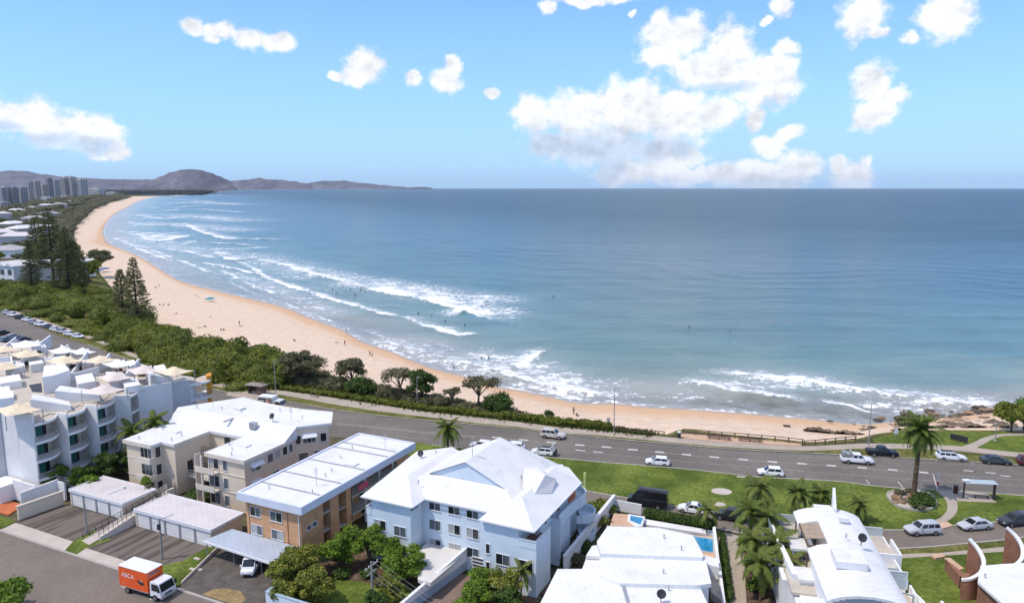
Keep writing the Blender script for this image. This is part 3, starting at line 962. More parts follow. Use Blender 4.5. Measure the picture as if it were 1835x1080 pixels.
# broad patches of thinning foam behind the breakers
LACE = [([(650,505),(720,515),(790,528),(860,536)], 30, .62), ([(463,462),(540,478),(640,500)], 22, .55), ([(1370,678),(1470,686),(1600,708),(1780,727)], 13, .62), ([(1280,690),(1330,686),(1400,692)], 9, .55), ([(1080,690),(1160,696),(1220,700)], 18, .46),
 ([(860,640),(920,650),(980,672),(1040,698)], 15, .66), ([(700,620),(780,640),(860,655)], 20, .58), ([(260,400),(330,402),(420,412)], 60, .52), ([(240,385),(330,385),(420,395)], 90, .5), ([(380,455),(450,460),(560,492)], 40, .52), ([(230,425),(300,440),(380,450)], 50, .5), ([(420,490),(500,520),(600,560)], 14, .5),
 ([(1600,735),(1700,745),(1780,742)], 8, .56), ([(265,362),(330,362),(420,366)], 120, .48)]
def build_sea():
    na, nr = 760, 620
    ang = np.linspace(R(-62), R(58), na)
    rad = np.concatenate([np.geomspace(118, 1500, nr - 140), np.geomspace(1530, 42000, 140)])
    A, Rr = np.meshgrid(ang, rad)
    x, y = (Rr * np.sin(A)).ravel(), (Rr * np.cos(A)).ravel()
    P = np.stack([x, y], 1)
    r = Rr.ravel()
    near = r < 6000
    d = np.full(len(P), 6000.0)
    dd, ss = dist_line(P[near], water_np)
    d[near] = dd * ss
    d = np.where(d < 0, np.minimum(d, 0), d)
    foam = np.zeros(len(P)); crest = np.zeros(len(P))
    nm = (r < 4500) & (d > -15)
    Q = P[nm] + np.stack([wavy(x[nm], y[nm], 5, 14), wavy(x[nm], y[nm], 6, 14)], 1) * 1.3
    fl = np.zeros(nm.sum()); cl = np.zeros(nm.sum())
    for pts, w, k in BREAKERS:
        ln = np.array([(p.x, p.y) for p in surveyed(pts, SEA, 4)])
        b, s = dist_line(Q, ln)
        b = b * s
        f = np.where(b >= 0, np.exp(-(np.abs(b) / w) ** 1.4), np.exp(-(b / 1.1) ** 2)) * k
        fl = np.maximum(fl, f)
        if k > .94:
            cl = np.maximum(cl, np.where(b >= 0, np.exp(-(b / 5.0) ** 2), np.exp(-(b / 1.6) ** 2)) * min(1.0, w / 12))
    brk = 0.80 + 0.22 * wavy(x[nm], y[nm], 31, 45, 8)
    fl = fl * brk
    for pts, w, k in LACE:
        ln = np.array([(p.x, p.y) for p in surveyed(pts, SEA, 4)])
        b, s = dist_line(Q, ln)
        fl = np.maximum(fl, k * np.exp(-(b / w) ** 2))
    reef = np.zeros(len(P)); rf = np.zeros(nm.sum())
    for pts, w, k in [([(1290,722),(1400,732),(1500,742),(1600,750)], 9, .9), ([(1560,745),(1680,742),(1790,738)], 14, 1.0), ([(1150,712),(1260,716)], 10, .45), ([(1040,706),(1120,714)], 8, .35), ([(1400,712),(1560,724),(1700,736)], 8, .6)]:
        ln = np.array([(p.x, p.y) for p in surveyed(pts, SEA, 4)])
        b, s = dist_line(Q, ln)
        rf = np.maximum(rf, k * np.exp(-(b / w) ** 2))
    reef[nm] = rf
    foam[nm] = fl; crest[nm] = cl
    left = np.clip((-40 - x) / 160, 0, 1)
    wash = np.exp(-np.clip(d, 0, None) / 7.0) * (d > -2) * 0.55
    wash = np.maximum(wash, left * 0.40 * np.exp(-(np.clip(d - 10, 0, None) / (40 + 90 * left)) ** 2) * (d > -2))
    foam = np.maximum(foam, wash)
    z = np.full(len(P), SEA)
    amp = np.clip(d / 60, 0, 1) * np.exp(-d / 900) * (r < 2600)
    ph = d / 34 + wavy(x, y, 9, 260) * 0.9
    z += amp * 0.30 * (np.exp(np.sin(ph * 6.283) * 1.2) / 2.2 - 0.6)
    z += amp * 0.10 * wavy(x, y, 3, 16, 8)
    z += crest * 0.9
    z = np.where(d < 1.5, SEA - 0.02, z)
    V = np.stack([x, y, z], 1)
    i = np.arange(na * nr).reshape(nr, na)
    Fq = np.stack([i[:-1, :-1].ravel(), i[:-1, 1:].ravel(), i[1:, 1:].ravel(), i[1:, :-1].ravel()], 1)[:, ::-1]
    keep = d[Fq].max(1) > -12
    me = np_mesh('sea', V, Fq[keep], sea_material(), smooth=True)
    for nme, arr in (('foam', foam), ('reef', reef), ('depth', np.clip(d, 0, 6000))):
        at = me.attributes.new(nme, 'FLOAT', 'POINT')
        at.data.foreach_set('value', arr.astype(np.float32))
    o = link('sea', me)
    o['kind'] = 'structure'

def sea_material():
    m = bpy.data.materials.new('sea_water')
    m.use_nodes = True
    nt = m.node_tree
    L = nt.links.new
    b = nt.nodes['Principled BSDF']
    geo = nt.nodes.new('ShaderNodeNewGeometry')
    fa = nt.nodes.new('ShaderNodeAttribute'); fa.attribute_name = 'foam'
    da = nt.nodes.new('ShaderNodeAttribute'); da.attribute_name = 'depth'
    def noise(scale, detail=5, rough=.6, sx=1.0, sy=1.0, rot=0.0, dist=0.0):
        mp = nt.nodes.new('ShaderNodeMapping')
        mp.inputs['Scale'].default_value = (sx, sy, 1)
        mp.inputs['Rotation'].default_value = (0, 0, rot)
        L(geo.outputs['Position'], mp.inputs['Vector'])
        n = nt.nodes.new('ShaderNodeTexNoise')
        n.inputs['Scale'].default_value = scale
        n.inputs['Detail'].default_value = detail
        n.inputs['Roughness'].default_value = rough
        n.inputs['Distortion'].default_value = dist
        L(mp.outputs[0], n.inputs['Vector'])
        return n.outputs[0]
    # depth colour: sandy shallows, turquoise, blue-grey offshore
    big = noise(0.012, 4)
    dn = math_node(nt, 'MULTIPLY', da.outputs['Fac'], maprange(nt, big, .3, .7, .75, 1.3))
    ramp = nt.nodes.new('ShaderNodeValToRGB')
    cr = ramp.color_ramp
    stops = [(0.0, (0.34, 0.31, 0.26)), (0.012, (0.30, 0.30, 0.24)), (0.032, (0.20, 0.28, 0.245)), (0.075, (0.095, 0.205, 0.205)), (0.16, (0.050, 0.140, 0.165)), (0.34, (0.032, 0.098, 0.135)), (0.7, (0.030, 0.086, 0.122)), (1.0, (0.030, 0.080, 0.115))]
    while len(cr.elements) < len(stops):
        cr.elements.new(0.5)
    for e, (p, c) in zip(cr.elements, stops):
        e.position = p; e.color = (*c, 1)
    L(math_node(nt, 'MULTIPLY', dn, 1 / 900.0), ramp.inputs[0])
    patch = noise(0.03, 4, .55, 1.0, 2.2, R(20))
    col = mixrgb(nt, maprange(nt, patch, .35, .7, 0, .35), ramp.outputs[0], (0.05, 0.10, 0.125))
    streak = noise(0.0035, 5, .6, 1.0, 5.0, R(-4))
    col = mixrgb(nt, maprange(nt, streak, .4, .68, 0, .35), col, (0.085, 0.16, 0.20))
    # weed and rock showing through the shallows near the point
    ra = nt.nodes.new('ShaderNodeAttribute'); ra.attribute_name = 'reef'
    rn = noise(0.16, 6, .65, 1.0, 1.4, R(10), .3)
    col = mixrgb(nt, math_node(nt, 'MULTIPLY', ra.outputs['Fac'], maprange(nt, rn, .40, .62, .15, .9)), col, (0.115, 0.105, 0.068))
    # foam: solid on the breakers, lacy where it thins
    lace = noise(0.55, 6, .68, 1.0, 1.0, 0, .6)
    lace2 = noise(0.10, 5, .6, 1.0, 2.0, R(25), .4)
    namp = maprange(nt, fa.outputs['Fac'], .55, 1.0, 1.75, .55)
    fsum = math_node(nt, 'ADD', fa.outputs['Fac'], math_node(nt, 'ADD', math_node(nt, 'MULTIPLY', math_node(nt, 'SUBTRACT', lace, .5), namp), math_node(nt, 'MULTIPLY', math_node(nt, 'SUBTRACT', lace2, .5), 1.0)))
    foam = maprange(nt, fsum, .48, .78)
    thin = math_node(nt, 'MULTIPLY', maprange(nt, fa.outputs['Fac'], .08, .8), .40)
    col = mixrgb(nt, thin, col, (0.52, 0.55, 0.57))
    col = mixrgb(nt, foam, col, (0.80, 0.82, 0.83))
    L(col, b.inputs['Base Color'])
    far = maprange(nt, da.outputs['Fac'], 60, 900)
    L(math_node(nt, 'ADD', math_node(nt, 'MULTIPLY', far, .20), math_node(nt, 'ADD', .20, math_node(nt, 'MULTIPLY', foam, .5))), b.inputs['Roughness'])
    b.inputs['Specular IOR Level'].default_value = 0.32
    b.inputs['IOR'].default_value = 1.33
    # chop: short ripples near, longer waves that still show far out
    w1 = noise(0.9, 5, .6, 1.0, 1.7, R(18))
    w2 = noise(0.13, 5, .6, 0.8, 2.4, R(12))
    w3 = noise(0.02, 5, .62, 0.6, 3.0, R(6))
    b1 = nt.nodes.new('ShaderNodeBump'); b1.inputs['Strength'].default_value = .55; b1.inputs['Distance'].default_value = .22
    b2 = nt.nodes.new('ShaderNodeBump'); b2.inputs['Strength'].default_value = .6; b2.inputs['Distance'].default_value = 1.1
    b3 = nt.nodes.new('ShaderNodeBump'); b3.inputs['Strength'].default_value = .5; b3.inputs['Distance'].default_value = 4.0
    b4 = nt.nodes.new('ShaderNodeBump'); b4.inputs['Strength'].default_value = .5; b4.inputs['Distance'].default_value = .35
    L(w3, b3.inputs['Height']); L(w2, b2.inputs['Height']); L(w1, b1.inputs['Height']); L(foam, b4.inputs['Height'])
    L(b3.outputs[0], b2.inputs['Normal']); L(b2.outputs[0], b1.inputs['Normal']); L(b1.outputs[0], b4.inputs['Normal'])
    L(b4.outputs[0], b.inputs['Normal'])
    return m
build_sea()

# ---- beach: one sheet from under the water up to the foot of the dunes
def build_beach():
    under = [w + (w - b).normalized() * 14 for w, b in zip(WATER, BACK)]
    rows, NT = [], 14
    V, wet = [], []
    n = len(WATER)
    for i in range(n):
        w, b, u = WATER[i], BACK[i], under[i]
        V.append((u.x, u.y, SEA - 1.6)); wet.append(1.0)
        for k in range(NT + 1):
            t = k / NT
            p = w.lerp(b, t)
            V.append((p.x, p.y, SEA - 0.0 + (b.z - SEA) * (t ** 0.8) + (0.05 * math.sin(i * .9 + k) * math.sin(k * 1.7) if 2 < k < NT else 0)))
            wet.append((p - w).length)
        q = b.lerp(CREST[i], 0.15)
        V.append((q.x, q.y, b.z - .2)); wet.append(99)
    m = NT + 3
    Fq = [(i * m + k, (i + 1) * m + k, (i + 1) * m + k + 1, i * m + k + 1) for i in range(n - 1) for k in range(m - 1)]
    mat = bpy.data.materials.new('beach_sand')
    mat.use_nodes = True
    nt = mat.node_tree
    L = nt.links.new
    bs = nt.nodes['Principled BSDF']
    at = nt.nodes.new('ShaderNodeAttribute'); at.attribute_name = 'wet'
    geo = nt.nodes.new('ShaderNodeNewGeometry')
    def noise(s, d=5, r=.6):
        nn = nt.nodes.new('ShaderNodeTexNoise'); nn.inputs['Scale'].default_value = s; nn.inputs['Detail'].default_value = d; nn.inputs['Roughness'].default_value = r
        L(geo.outputs['Position'], nn.inputs['Vector']); return nn.outputs[0]
    n1, n2, n3 = noise(.06), noise(.5, 6), noise(3.0, 4)
    wd = math_node(nt, 'ADD', at.outputs['Fac'], math_node(nt, 'MULTIPLY', math_node(nt, 'SUBTRACT', n1, .5), 7))
    dry = mixrgb(nt, maprange(nt, n2, .3, .7), (0.60, 0.455, 0.325), (0.69, 0.545, 0.41))
    dry = mixrgb(nt, maprange(nt, n3, .52, .72, 0, .5), dry, (0.54, 0.41, 0.30))
    damp = mixrgb(nt, maprange(nt, n2, .3, .7), (0.55, 0.35, 0.20), (0.62, 0.41, 0.245))
    wet_c = (0.42, 0.31, 0.225)
    # tide wrack: thin broken darker lines above the damp sand, and trampled tracks
    wr = math_node(nt, 'ABSOLUTE', math_node(nt, 'SUBTRACT', math_node(nt, 'ADD', wd, math_node(nt, 'MULTIPLY', n2, 5)), 27))
    dry = mixrgb(nt, math_node(nt, 'MULTIPLY', maprange(nt, wr, 1.4, .2), maprange(nt, n3, .40, .60, 0, .5)), dry, (0.36, 0.25, 0.16))
    tk = noise(.22, 8, .72)
    dry = mixrgb(nt, maprange(nt, tk, .50, .66, 0, .45), dry, (0.56, 0.42, 0.30))
    c = mixrgb(nt, maprange(nt, wd, 9, 24), damp, dry)
    c = mixrgb(nt, maprange(nt, wd, 1.5, 7.5), wet_c, c)
    L(c, bs.inputs['Base Color'])
    L(maprange(nt, wd, 0.5, 5, .22, .9), bs.inputs['Roughness'])
    bs.inputs['Specular IOR Level'].default_value = .3
    bp = nt.nodes.new('ShaderNodeBump'); bp.inputs['Strength'].default_value = .5; bp.inputs['Distance'].default_value = .12
    L(noise(1.3, 5), bp.inputs['Height']); L(bp.outputs[0], bs.inputs['Normal'])
    me = np_mesh('beach', V, np.array(Fq)[:, ::-1], mat, smooth=True)
    a = me.attributes.new('wet', 'FLOAT', 'POINT'); a.data.foreach_set('value', np.array(wet, dtype=np.float32))
    link('beach', me)['kind'] = 'structure'
    # vegetated dune slope between the sand and the level ground
    d = MB()
    for i in range(n - 1):
        a0, a1, c0, c1 = BACK[i], BACK[i + 1], CREST[i], CREST[i + 1]
        m0, m1 = a0.lerp(c0, .3), a1.lerp(c1, .3)
        m0.z, m1.z = a0.z * .45 + .1, a1.z * .45 + .1
        for p, q, r_, s in ((a0, a1, m1, m0), (m0, m1, c1, c0)):
            d.poly([(p.x, p.y, p.z - .02), (q.x, q.y, q.z - .02), (r_.x, r_.y, r_.z), (s.x, s.y, s.z)][::-1])
    structure('dune', d, m_dry_grass, True)
build_beach()

# low rock shelf between sand and wash at the point
def rock_shelf():
    P = [U(x, y, -5.2) for x, y in [(1430,756),(1490,762),(1555,766),(1610,754),(1680,745),(1760,738),(1830,731),(1960,722)]]
    Qs = [U(x, y, -2.0) for x, y in [(1440,772),(1505,781),(1575,787),(1620,779),(1690,775),(1770,775),(1850,777),(2000,781)]]
    A, B = smooth_line(P, 14), smooth_line(Qs, 14)
    V, m = [], 26
    rng = np.random.default_rng(4)
    for i in range(len(A)):
        for k in range(m):
            s = k / (m - 1)
            p = A[i].lerp(B[i], s)
            lo = max(0, 1 - i / 40)
            n = wavy(np.array([p.x]), np.array([p.y]), 51, 7, 8)[0] + .6 * wavy(np.array([p.x]), np.array([p.y]), 52, 2.6, 8)[0]
            z = -6.15 + 5.4 * s ** .85 + .75 * n * (1 - .5 * s) + rng.normal(0, .10) - .75 * lo
            V.append((p.x, p.y, z))
    Fq = [(i * m + k, (i + 1) * m + k, (i + 1) * m + k + 1, i * m + k + 1) for i in range(len(A) - 1) for k in range(m - 1)]
    mt = M('rock_shelf_stone', (0.095, 0.074, 0.050), var=.4, scale=.22, col2=(0.24, 0.165, 0.105), fine=1.2, rough=.85, bump=.8, bscale=1.5, stain=.5)
    link('rock_shelf', np_mesh('rock_shelf', V, np.array(Fq)[:, ::-1], mt))['kind'] = 'structure'
rock_shelf()

# ---- level ground on which the town stands (one sheet), and land beyond the river mouth
g = MB()
gp = [(p.x, p.y, -0.15) for p in CREST]
gp += [(260, 60, -0.15), (200, -60, -0.15), (-300, -60, -0.15), (-3200, 1500, -0.15), (-3900, 4700, -0.15)]
g.poly(gp)
structure('ground', g, m_ground)
g = MB()
g.poly([tuple(U(x, y, -4.5)) for x, y in [(-700, 348.2), (0, 347.6), (180, 347.6), (300, 348.0), (352, 348.0), (384, 343.5), (420, 340.6), (470, 338.9), (480, 338.3), (200, 338.3), (-500, 338.3)]])
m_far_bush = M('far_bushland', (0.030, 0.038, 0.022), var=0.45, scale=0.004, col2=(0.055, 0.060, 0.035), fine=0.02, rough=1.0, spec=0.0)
structure('land', g, m_far_bush)
g = MB()
far_a = surveyed([(318,349.6),(352,346.3),(384,342.8),(420,340.0),(470,338.4),(492,337.8)], SEA + .6, 4)
far_b = surveyed([(322,350.3),(356,347.6),(390,343.8),(426,340.7),(476,338.8),(494,338.0)], SEA + .3, 4)
strip(g, far_a, far_b, SEA - 1, SEA + 1.2)
structure('far_beach', g, M('far_sand', (0.62, 0.52, 0.40), var=.06, scale=.01))

m_hill = M('hazed_forest_hill', (0.110, 0.106, 0.135), var=0.35, scale=0.002, col2=(0.155, 0.142, 0.160), fine=0.012, rough=1.0, spec=0.0)  # forest colour lightened and blued, with distance haze painted in
def hill(name, prof, D, depth, seed, base=338.0):
    """a ridge whose skyline follows the photographed profile, rounded front to back"""
    V, Fq = [], []
    xs = []
    for (x0, y0), (x1, y1) in zip(prof, prof[1:]):
        k = max(2, int((x1 - x0) / 4))
        for i in range(k):
            t = i / k
            xs.append((x0 + (x1 - x0) * t, y0 + (y1 - y0) * (t * t * (3 - 2 * t))))
    xs.append(prof[-1])
    NR = 9
    rng = random.Random(seed)
    for x, y in xs:
        y += rng.uniform(-.35, .35)
        for k in range(NR):
            s = -1 + 2 * k / (NR - 1)
            Dk = D + depth * s
            d = ray(x, base)
            px_, py_ = d.x / d.y * Dk, Dk
            top = CH + (336 - y) / F * D
            hgt = max(0.0, math.cos(s * math.pi / 2)) ** 0.8
            V.append((px_, py_, -8 + (top + 8) * hgt * (1 + rng.uniform(-.05, .05) * (abs(s) > .05))))
    n = len(xs)
    for i in range(n - 1):
        for k in range(NR - 1):
            Fq.append((i * NR + k, (i + 1) * NR + k, (i + 1) * NR + k + 1, i * NR + k + 1))
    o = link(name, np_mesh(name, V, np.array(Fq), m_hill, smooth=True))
    o['kind'] = 'structure'
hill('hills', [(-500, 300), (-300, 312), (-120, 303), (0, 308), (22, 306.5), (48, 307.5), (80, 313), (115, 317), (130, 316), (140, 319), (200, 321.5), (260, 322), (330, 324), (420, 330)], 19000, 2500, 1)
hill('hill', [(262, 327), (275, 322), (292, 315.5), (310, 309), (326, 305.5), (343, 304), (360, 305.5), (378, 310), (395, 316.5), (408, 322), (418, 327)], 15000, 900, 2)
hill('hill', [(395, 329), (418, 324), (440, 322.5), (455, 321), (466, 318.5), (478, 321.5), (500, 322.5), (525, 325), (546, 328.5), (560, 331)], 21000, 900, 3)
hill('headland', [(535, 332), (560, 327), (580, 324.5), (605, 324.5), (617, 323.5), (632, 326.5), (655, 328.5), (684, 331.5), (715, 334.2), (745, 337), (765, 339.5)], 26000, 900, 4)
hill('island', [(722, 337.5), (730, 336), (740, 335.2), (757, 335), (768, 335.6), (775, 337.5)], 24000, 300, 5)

# ------------------------------------------------------------------ roads, paths, lawns
RZ = -0.12
far_edge = [(-120,505),(0,556),(60,581),(111,603),(155,617),(260,656),(380,698),(512,719.5),(587,732.5),(670,744),(760,753),(837,760),(973,773.5),(1080,785),(1194,795.5),(1309,805),(1423,811),(1500,815),(1612,821),(1684,825),(1824,833),(2000,842)]
near_edge = [(-120,560),(0,604),(40,618),(80,634),(130,652),(200,675),(300,706),(380,738),(480,765),(600,782),(732,791),(774,797),(850,805),(943,815),(1032,823.5),(1080,828),(1217,839),(1309,849),(1355,854),(1500,862),(1553,869),(1622,875),(1684,877),(1745,881),(1824,887),(2000,899)]
FE, NE = surveyed(far_edge, RZ, 4), surveyed(near_edge, RZ, 4)
road = MB()
road.poly([tuple(p) for p in FE] + [tuple(p) for p in reversed(NE)])
road_o = structure('road', road, m_asphalt)
def kerb_along(line, w, name='kerb', z1=0.005):
    k = MB()
    strip(k, line, offset_line(line, w), -0.2, z1)
    return structure(name, k, m_kerb)
kerb_along(FE[16:], 0.28)
kerb_along(NE[44:], -0.28)

def marking(line_px, dash, gap, w, mat=m_paint, name='lane_marking', start=0.0, z=RZ + 0.006):
    """painted dashes along a surveyed line, each a thin sheet of its own, children of the road"""
    ln = resample(surveyed(line_px, RZ, 8), 0.25)
    acc, i = -start, 0
    while i < len(ln) - 1:
        j = min(len(ln) - 1, i + max(1, int(dash / .25)))
        seg = ln[i:j + 1]
        if len(seg) > 1:
            mb = MB()
            strip(mb, offset_line(seg, w / 2), offset_line(seg, -w / 2), z - .004, z)
            mb.build(name, mat, road_o)
        i = j + max(1, int(gap / .25))
lineA = [(603,757),(680,764),(760,772.5),(854,781),(938,788.5),(1010,795),(1087,801.5),(1182,810.5),(1280,819),(1384,827.5),(1490,834.5),(1600,842.5),(1702,850.5),(1824,858.5),(1990,868)]
lineB = [(700,780),(823,793),(920,801.5),(1010,808.5),(1080,813),(1165,820.5),(1280,831),(1384,839.5),(1500,848.5),(1602,856.5),(1684,861.5),(1824,869.5),(1990,880)]
marking(lineA, 900, 1, 0.16, m_paint_worn)
marking([(603,759.5),(680,766.5),(760,775),(854,783.2)], 900, 1, 0.30, m_paint_worn)
marking(lineB, 900, 1, 0.14, m_paint_worn)
# broad dashes beside the line: centred on the photographed ones
for x, y in [(890,783.5),(938,788),(988,792.2),(1039,797),(1087,800.7),(1134,805.3),(1182,809.7),(1230,814),(1280,818.6),(1332,823),(1384,827),(1437,830.3),(1490,833.7),(1545,837.5),(1600,841.5),(1655,846)]:
    q = [U(x - 8.5, y - .75, RZ), U(x + 8.5, y + .75, RZ)]
    mb = MB(); strip(mb, offset_line(q, .36), offset_line(q, -.36), RZ + .006, RZ + .012)
    mb.build('lane_marking', m_paint, road_o)
for x, y in [(1775,847),(1802,852.5),(560,748),(640,785),(674,789),(1040,806.5),(1072,809.5),(1735,843)]:
    q = [U(x - 9, y - .8, RZ), U(x + 9, y + .8, RZ)]
    mb = MB(); strip(mb, offset_line(q, .22), offset_line(q, -.22), RZ + .006, RZ + .012)
    mb.build('lane_marking', m_paint, road_o)
marking([(1642,827.5),(1700,831),(1760,834),(1824,838.5)], 900, 1, .12, m_paint_worn)
marking([(1255,805.8),(1340,812.5),(1423,817.5),(1520,822)], 900, 1, .10, m_paint_worn)
for (x0, y0, x1, y1) in [(1670,817,1678,826),(1734,822,1744,831),(1552,859,1558,867),(1609,862,1618,873),(1672,849,1680,876)]:
    q = [U(x0, y0, RZ), U(x1, y1, RZ)]
    mb = MB(); strip(mb, offset_line(q, .08), offset_line(q, -.08), RZ + .006, RZ + .012)
    mb.build('bay_marking', m_paint, road_o)

for (x, y) in ((222,1051),(273,1073)):
    q = [U(x - 5, y - 1, RZ), U(x + 6, y + 1.5, RZ)]
    mb = MB(); strip(mb, offset_line(q, .10), offset_line(q, -.10), RZ + .006, RZ + .012); mb.build('bay_marking', m_paint, road_o)

# footpath along the beach side
path_up = [(-120,488),(0,545),(78,574),(155,598),(259,641),(320,660),(380,683),(512,700.5),(587,711),(670,723.5),(760,737),(854,747),(925,755),(1000,764.5),(1100,773),(1210,784),(1260,788.5),(1309,792.5),(1423,798.5),(1480,797.5),(1560,794),(1684,797),(1750,802),(1824,810),(2000,819)]
path_lo = [(-120,494),(0,550),(78,580),(155,605),(259,648),(320,669),(380,690.5),(512,708.5),(587,722),(670,735),(760,746),(854,757.5),(925,764),(1000,774),(1100,782),(1210,793),(1260,797),(1309,801),(1423,806.5),(1480,806),(1560,803),(1684,805),(1750,810.5),(1824,818),(2000,828)]
PU, PL = surveyed(path_up, 0, 4), surveyed(path_lo, 0, 4)
p = MB(); strip(p, PU, PL, -0.2, 0.012)
structure('footpath', p, m_path)
v = MB(); strip(v, PL, FE, -0.2, 0.0)
structure('verge', v, m_dry_grass)
p = MB(); p.prism([tuple(U(x, y, 0))[:2] for x, y in [(1222,776),(1300,782),(1400,790.5),(1440,795),(1434,798),(1423,798),(1309,792),(1260,788),(1214,783)]], -.4, 0.02)
structure('paving', p, m_peach)
p = MB(); p.prism([tuple(U(x, y, 0))[:2] for x, y in [(405,708),(500,722),(505,714),(440,696),(412,699)]], -.3, 0.018)
structure('bus_stop_pad', p, m_path)
p = MB()
bp_u = surveyed([(1722,800),(1745,792),(1762,784),(1785,778.5),(1824,775.5),(1950,772)], 0, 4)
bp_l = surveyed([(1748,803),(1765,794),(1778,787),(1797,781.5),(1824,780),(1950,778)], 0, 4)
strip(p, bp_u, bp_l, -.2, .016)
structure('footpath', p, m_path)
l = MB(); l.prism([tuple(U(x, y, 0))[:2] for x, y in [(1563,786),(1600,777),(1655,773.5),(1750,773.5),(1850,775),(2000,780),(2000,819),(1824,811),(1750,803),(1684,798),(1610,795),(1570,793)]], -.2, 0.004)
structure('lawn', l, m_grass)

# broad lawn between the main road and the service road
serv_far = [(960,862),(1049,880),(1121,892.5),(1201,906.5),(1284,919),(1400,936),(1500,947),(1607,951),(1660,947.5),(1700,943.5),(1786,936),(1830,930.5),(2000,914)]
serv_near = [(900,870),(985,889),(1049,902),(1095,911.5),(1157,922),(1279,945),(1400,968),(1520,984),(1636,981),(1700,976),(1800,966.5),(1835,962),(2000,945)]
SF, SN = surveyed(serv_far, RZ, 4), surveyed(serv_near, RZ, 4)
s = MB(); s.poly([tuple(p) for p in SF] + [tuple(p) for p in reversed(SN)])
structure('service_road', s, m_street)
kerb_along(SF, .25); kerb_along(SN, -.25)
l = MB()
l.prism([(p.x, p.y) for p in offset_line(NE[40:], -.28)] + [(p.x, p.y) for p in reversed(offset_line(SF, .25))] + [tuple(U(x, y, 0))[:2] for x, y in [(900,850),(800,830),(700,830)]], -.2, 0.0)
structure('lawn', l, m_grass)
# curved path over the lawn, bus stop pad, round bed kerb
p = MB()
cp_l = surveyed([(1677,878),(1690,889),(1697,901),(1696,915),(1683,928),(1660,934)], 0, 5)
cp_r = surveyed([(1700,879),(1709,889),(1716,903),(1713,919),(1699,932),(1672,940)], 0, 5)
strip(p, cp_l, cp_r, -.2, .012)
structure('footpath', p, m_path)
p = MB(); p.prism([tuple(U(x, y, 0))[:2] for x, y in [(1700,879),(1745,881),(1772,885),(1786,900),(1710,897)]], -.2, .018)
structure('bus_stop_pad', p, m_path)
p = MB(); p.prism([tuple(U(x, y, 0))[:2] for x, y in [(1676,936),(1698,934),(1708,941),(1690,946),(1680,942)]], -.2, .016)
structure('crossing_pad', p, m_peach)
# manhole slabs in the lawn
for (x, y, r) in [(1293,880,1.6), (1290,903,.9)]:
    c = U(x, y, 0)
    mb = MB(); mb.prism([(c.x + r * math.cos(t * .5236), c.y + r * .8 * math.sin(t * .5236)) for t in range(12)], -.2, .03)
    tag(mb.build('drain_cover', m_concrete), 'large pale concrete drain lid set in the lawn' if r > 1 else 'small worn concrete drain lid near the service road kerb', 'drain cover')
mb = MB(); mb.prism([tuple(U(x, y, 0))[:2] for x, y in [(1321,852.5),(1336,853.5),(1335,855.5),(1320,854.5)]], -.2, .02)
tag(mb.build('drain_cover', m_concrete), 'narrow pale kerb inlet slab at the main road edge of the lawn', 'drain cover')

# grounds south of the service road
def pad(name, pix, mat, z=0.0, zz=-.2):
    mb = MB(); mb.prism([tuple(U(x, y, z))[:2] for x, y in pix], zz, z)
    return structure(name, mb, mat)
pad('verge', [(1600,983),(1636,983),(1800,968),(1850,962),(1990,950),(1990,962),(1850,974),(1800,979),(1680,990),(1600,992)], m_dry_grass)
pad('footpath', [(1600,992),(1680,990),(1800,979),(1850,974),(1990,962),(1990,972),(1850,984),(1700,994),(1600,1000)], m_path, .012)
pad('garden_lawn', [(1560,1000),(1700,994),(1850,984),(1990,972),(1990,1080),(1900,1200),(1700,1200),(1600,1140)], m_grass, .004)
pad('lane', [(1287,951),(1332,961),(1338,1080),(1346,1160),(1318,1160),(1308,1080)], m_path, -.02)
pad('verge', [(1281,946),(1289,952),(1308,1080),(1318,1160),(1300,1160),(1296,1080)], m_grass, .0)
# garden bed under the palms along the lane
pad('garden_bed', [(1332,962),(1400,975),(1430,1000),(1460,1090),(1480,1180),(1350,1180),(1340,1080)], m_soil, .02)

# lower street, driveways and verges (frame of the town grid)
t = MB(AZ); t.poly([(-190, 32, -.12), (20, 32, -.12), (20, 55.4, -.12), (-190, 55.4, -.12)])
structure('street', t, m_street)
t = MB(AZ); t.box(-190, 20, 55.4, 55.75, -.2, .02)
structure('kerb', t, m_kerb)
def gpad(name, a0, a1, b0, b1, mat, z=0.0, pts=None):
    t = MB(AZ); t.prism(pts or [(a0, b0), (a1, b0), (a1, b1), (a0, b1)], -.2, z)
    return structure(name, t, mat)
gpad('verge', 0, 0, 0, 0, m_grass, .004, [(-125, 55.75), (-105.6, 55.75), (-106.2, 58.2), (-125, 59.4)])
gpad('apron', 0, 0, 0, 0, m_concrete, .012, [(-105.4, 55.75), (-91.6, 55.75), (-93.0, 57.8), (-105.8, 57.9)])
gpad('verge', 0, 0, 0, 0, m_grass, .008, [(-91.6, 55.75), (-89.2, 55.75), (-89.7, 57.4), (-88.9, 60.4), (-91.6, 61.2), (-93.6, 61.2), (-93.0, 57.8)])
gpad('apron', 0, 0, 0, 0, m_concrete, .012, [(-89.2, 55.75), (-76.5, 55.75), (-77.5, 57.3), (-89.7, 57.4)])
gpad('verge', 0, 0, 0, 0, m_grass, .006, [(-76.5, 55.75), (-70.8, 55.75), (-72.9, 62), (-74.2, 66.5), (-75.6, 66.5), (-75.4, 60.5), (-77.5, 57.3)])
gpad('driveway', 0, 0, 0, 0, m_drive, 0.0, [(-105.8, 57.9), (-93.0, 57.8), (-92.0, 61.2), (-92.2, 65.0), (-104.8, 65.0), (-105.4, 61)])
gpad('driveway', 0, 0, 0, 0, m_drive, 0.0, [(-89.7, 57.4), (-77.5, 57.3), (-75.4, 60.5), (-75.0, 64.8), (-89.8, 64.8)])
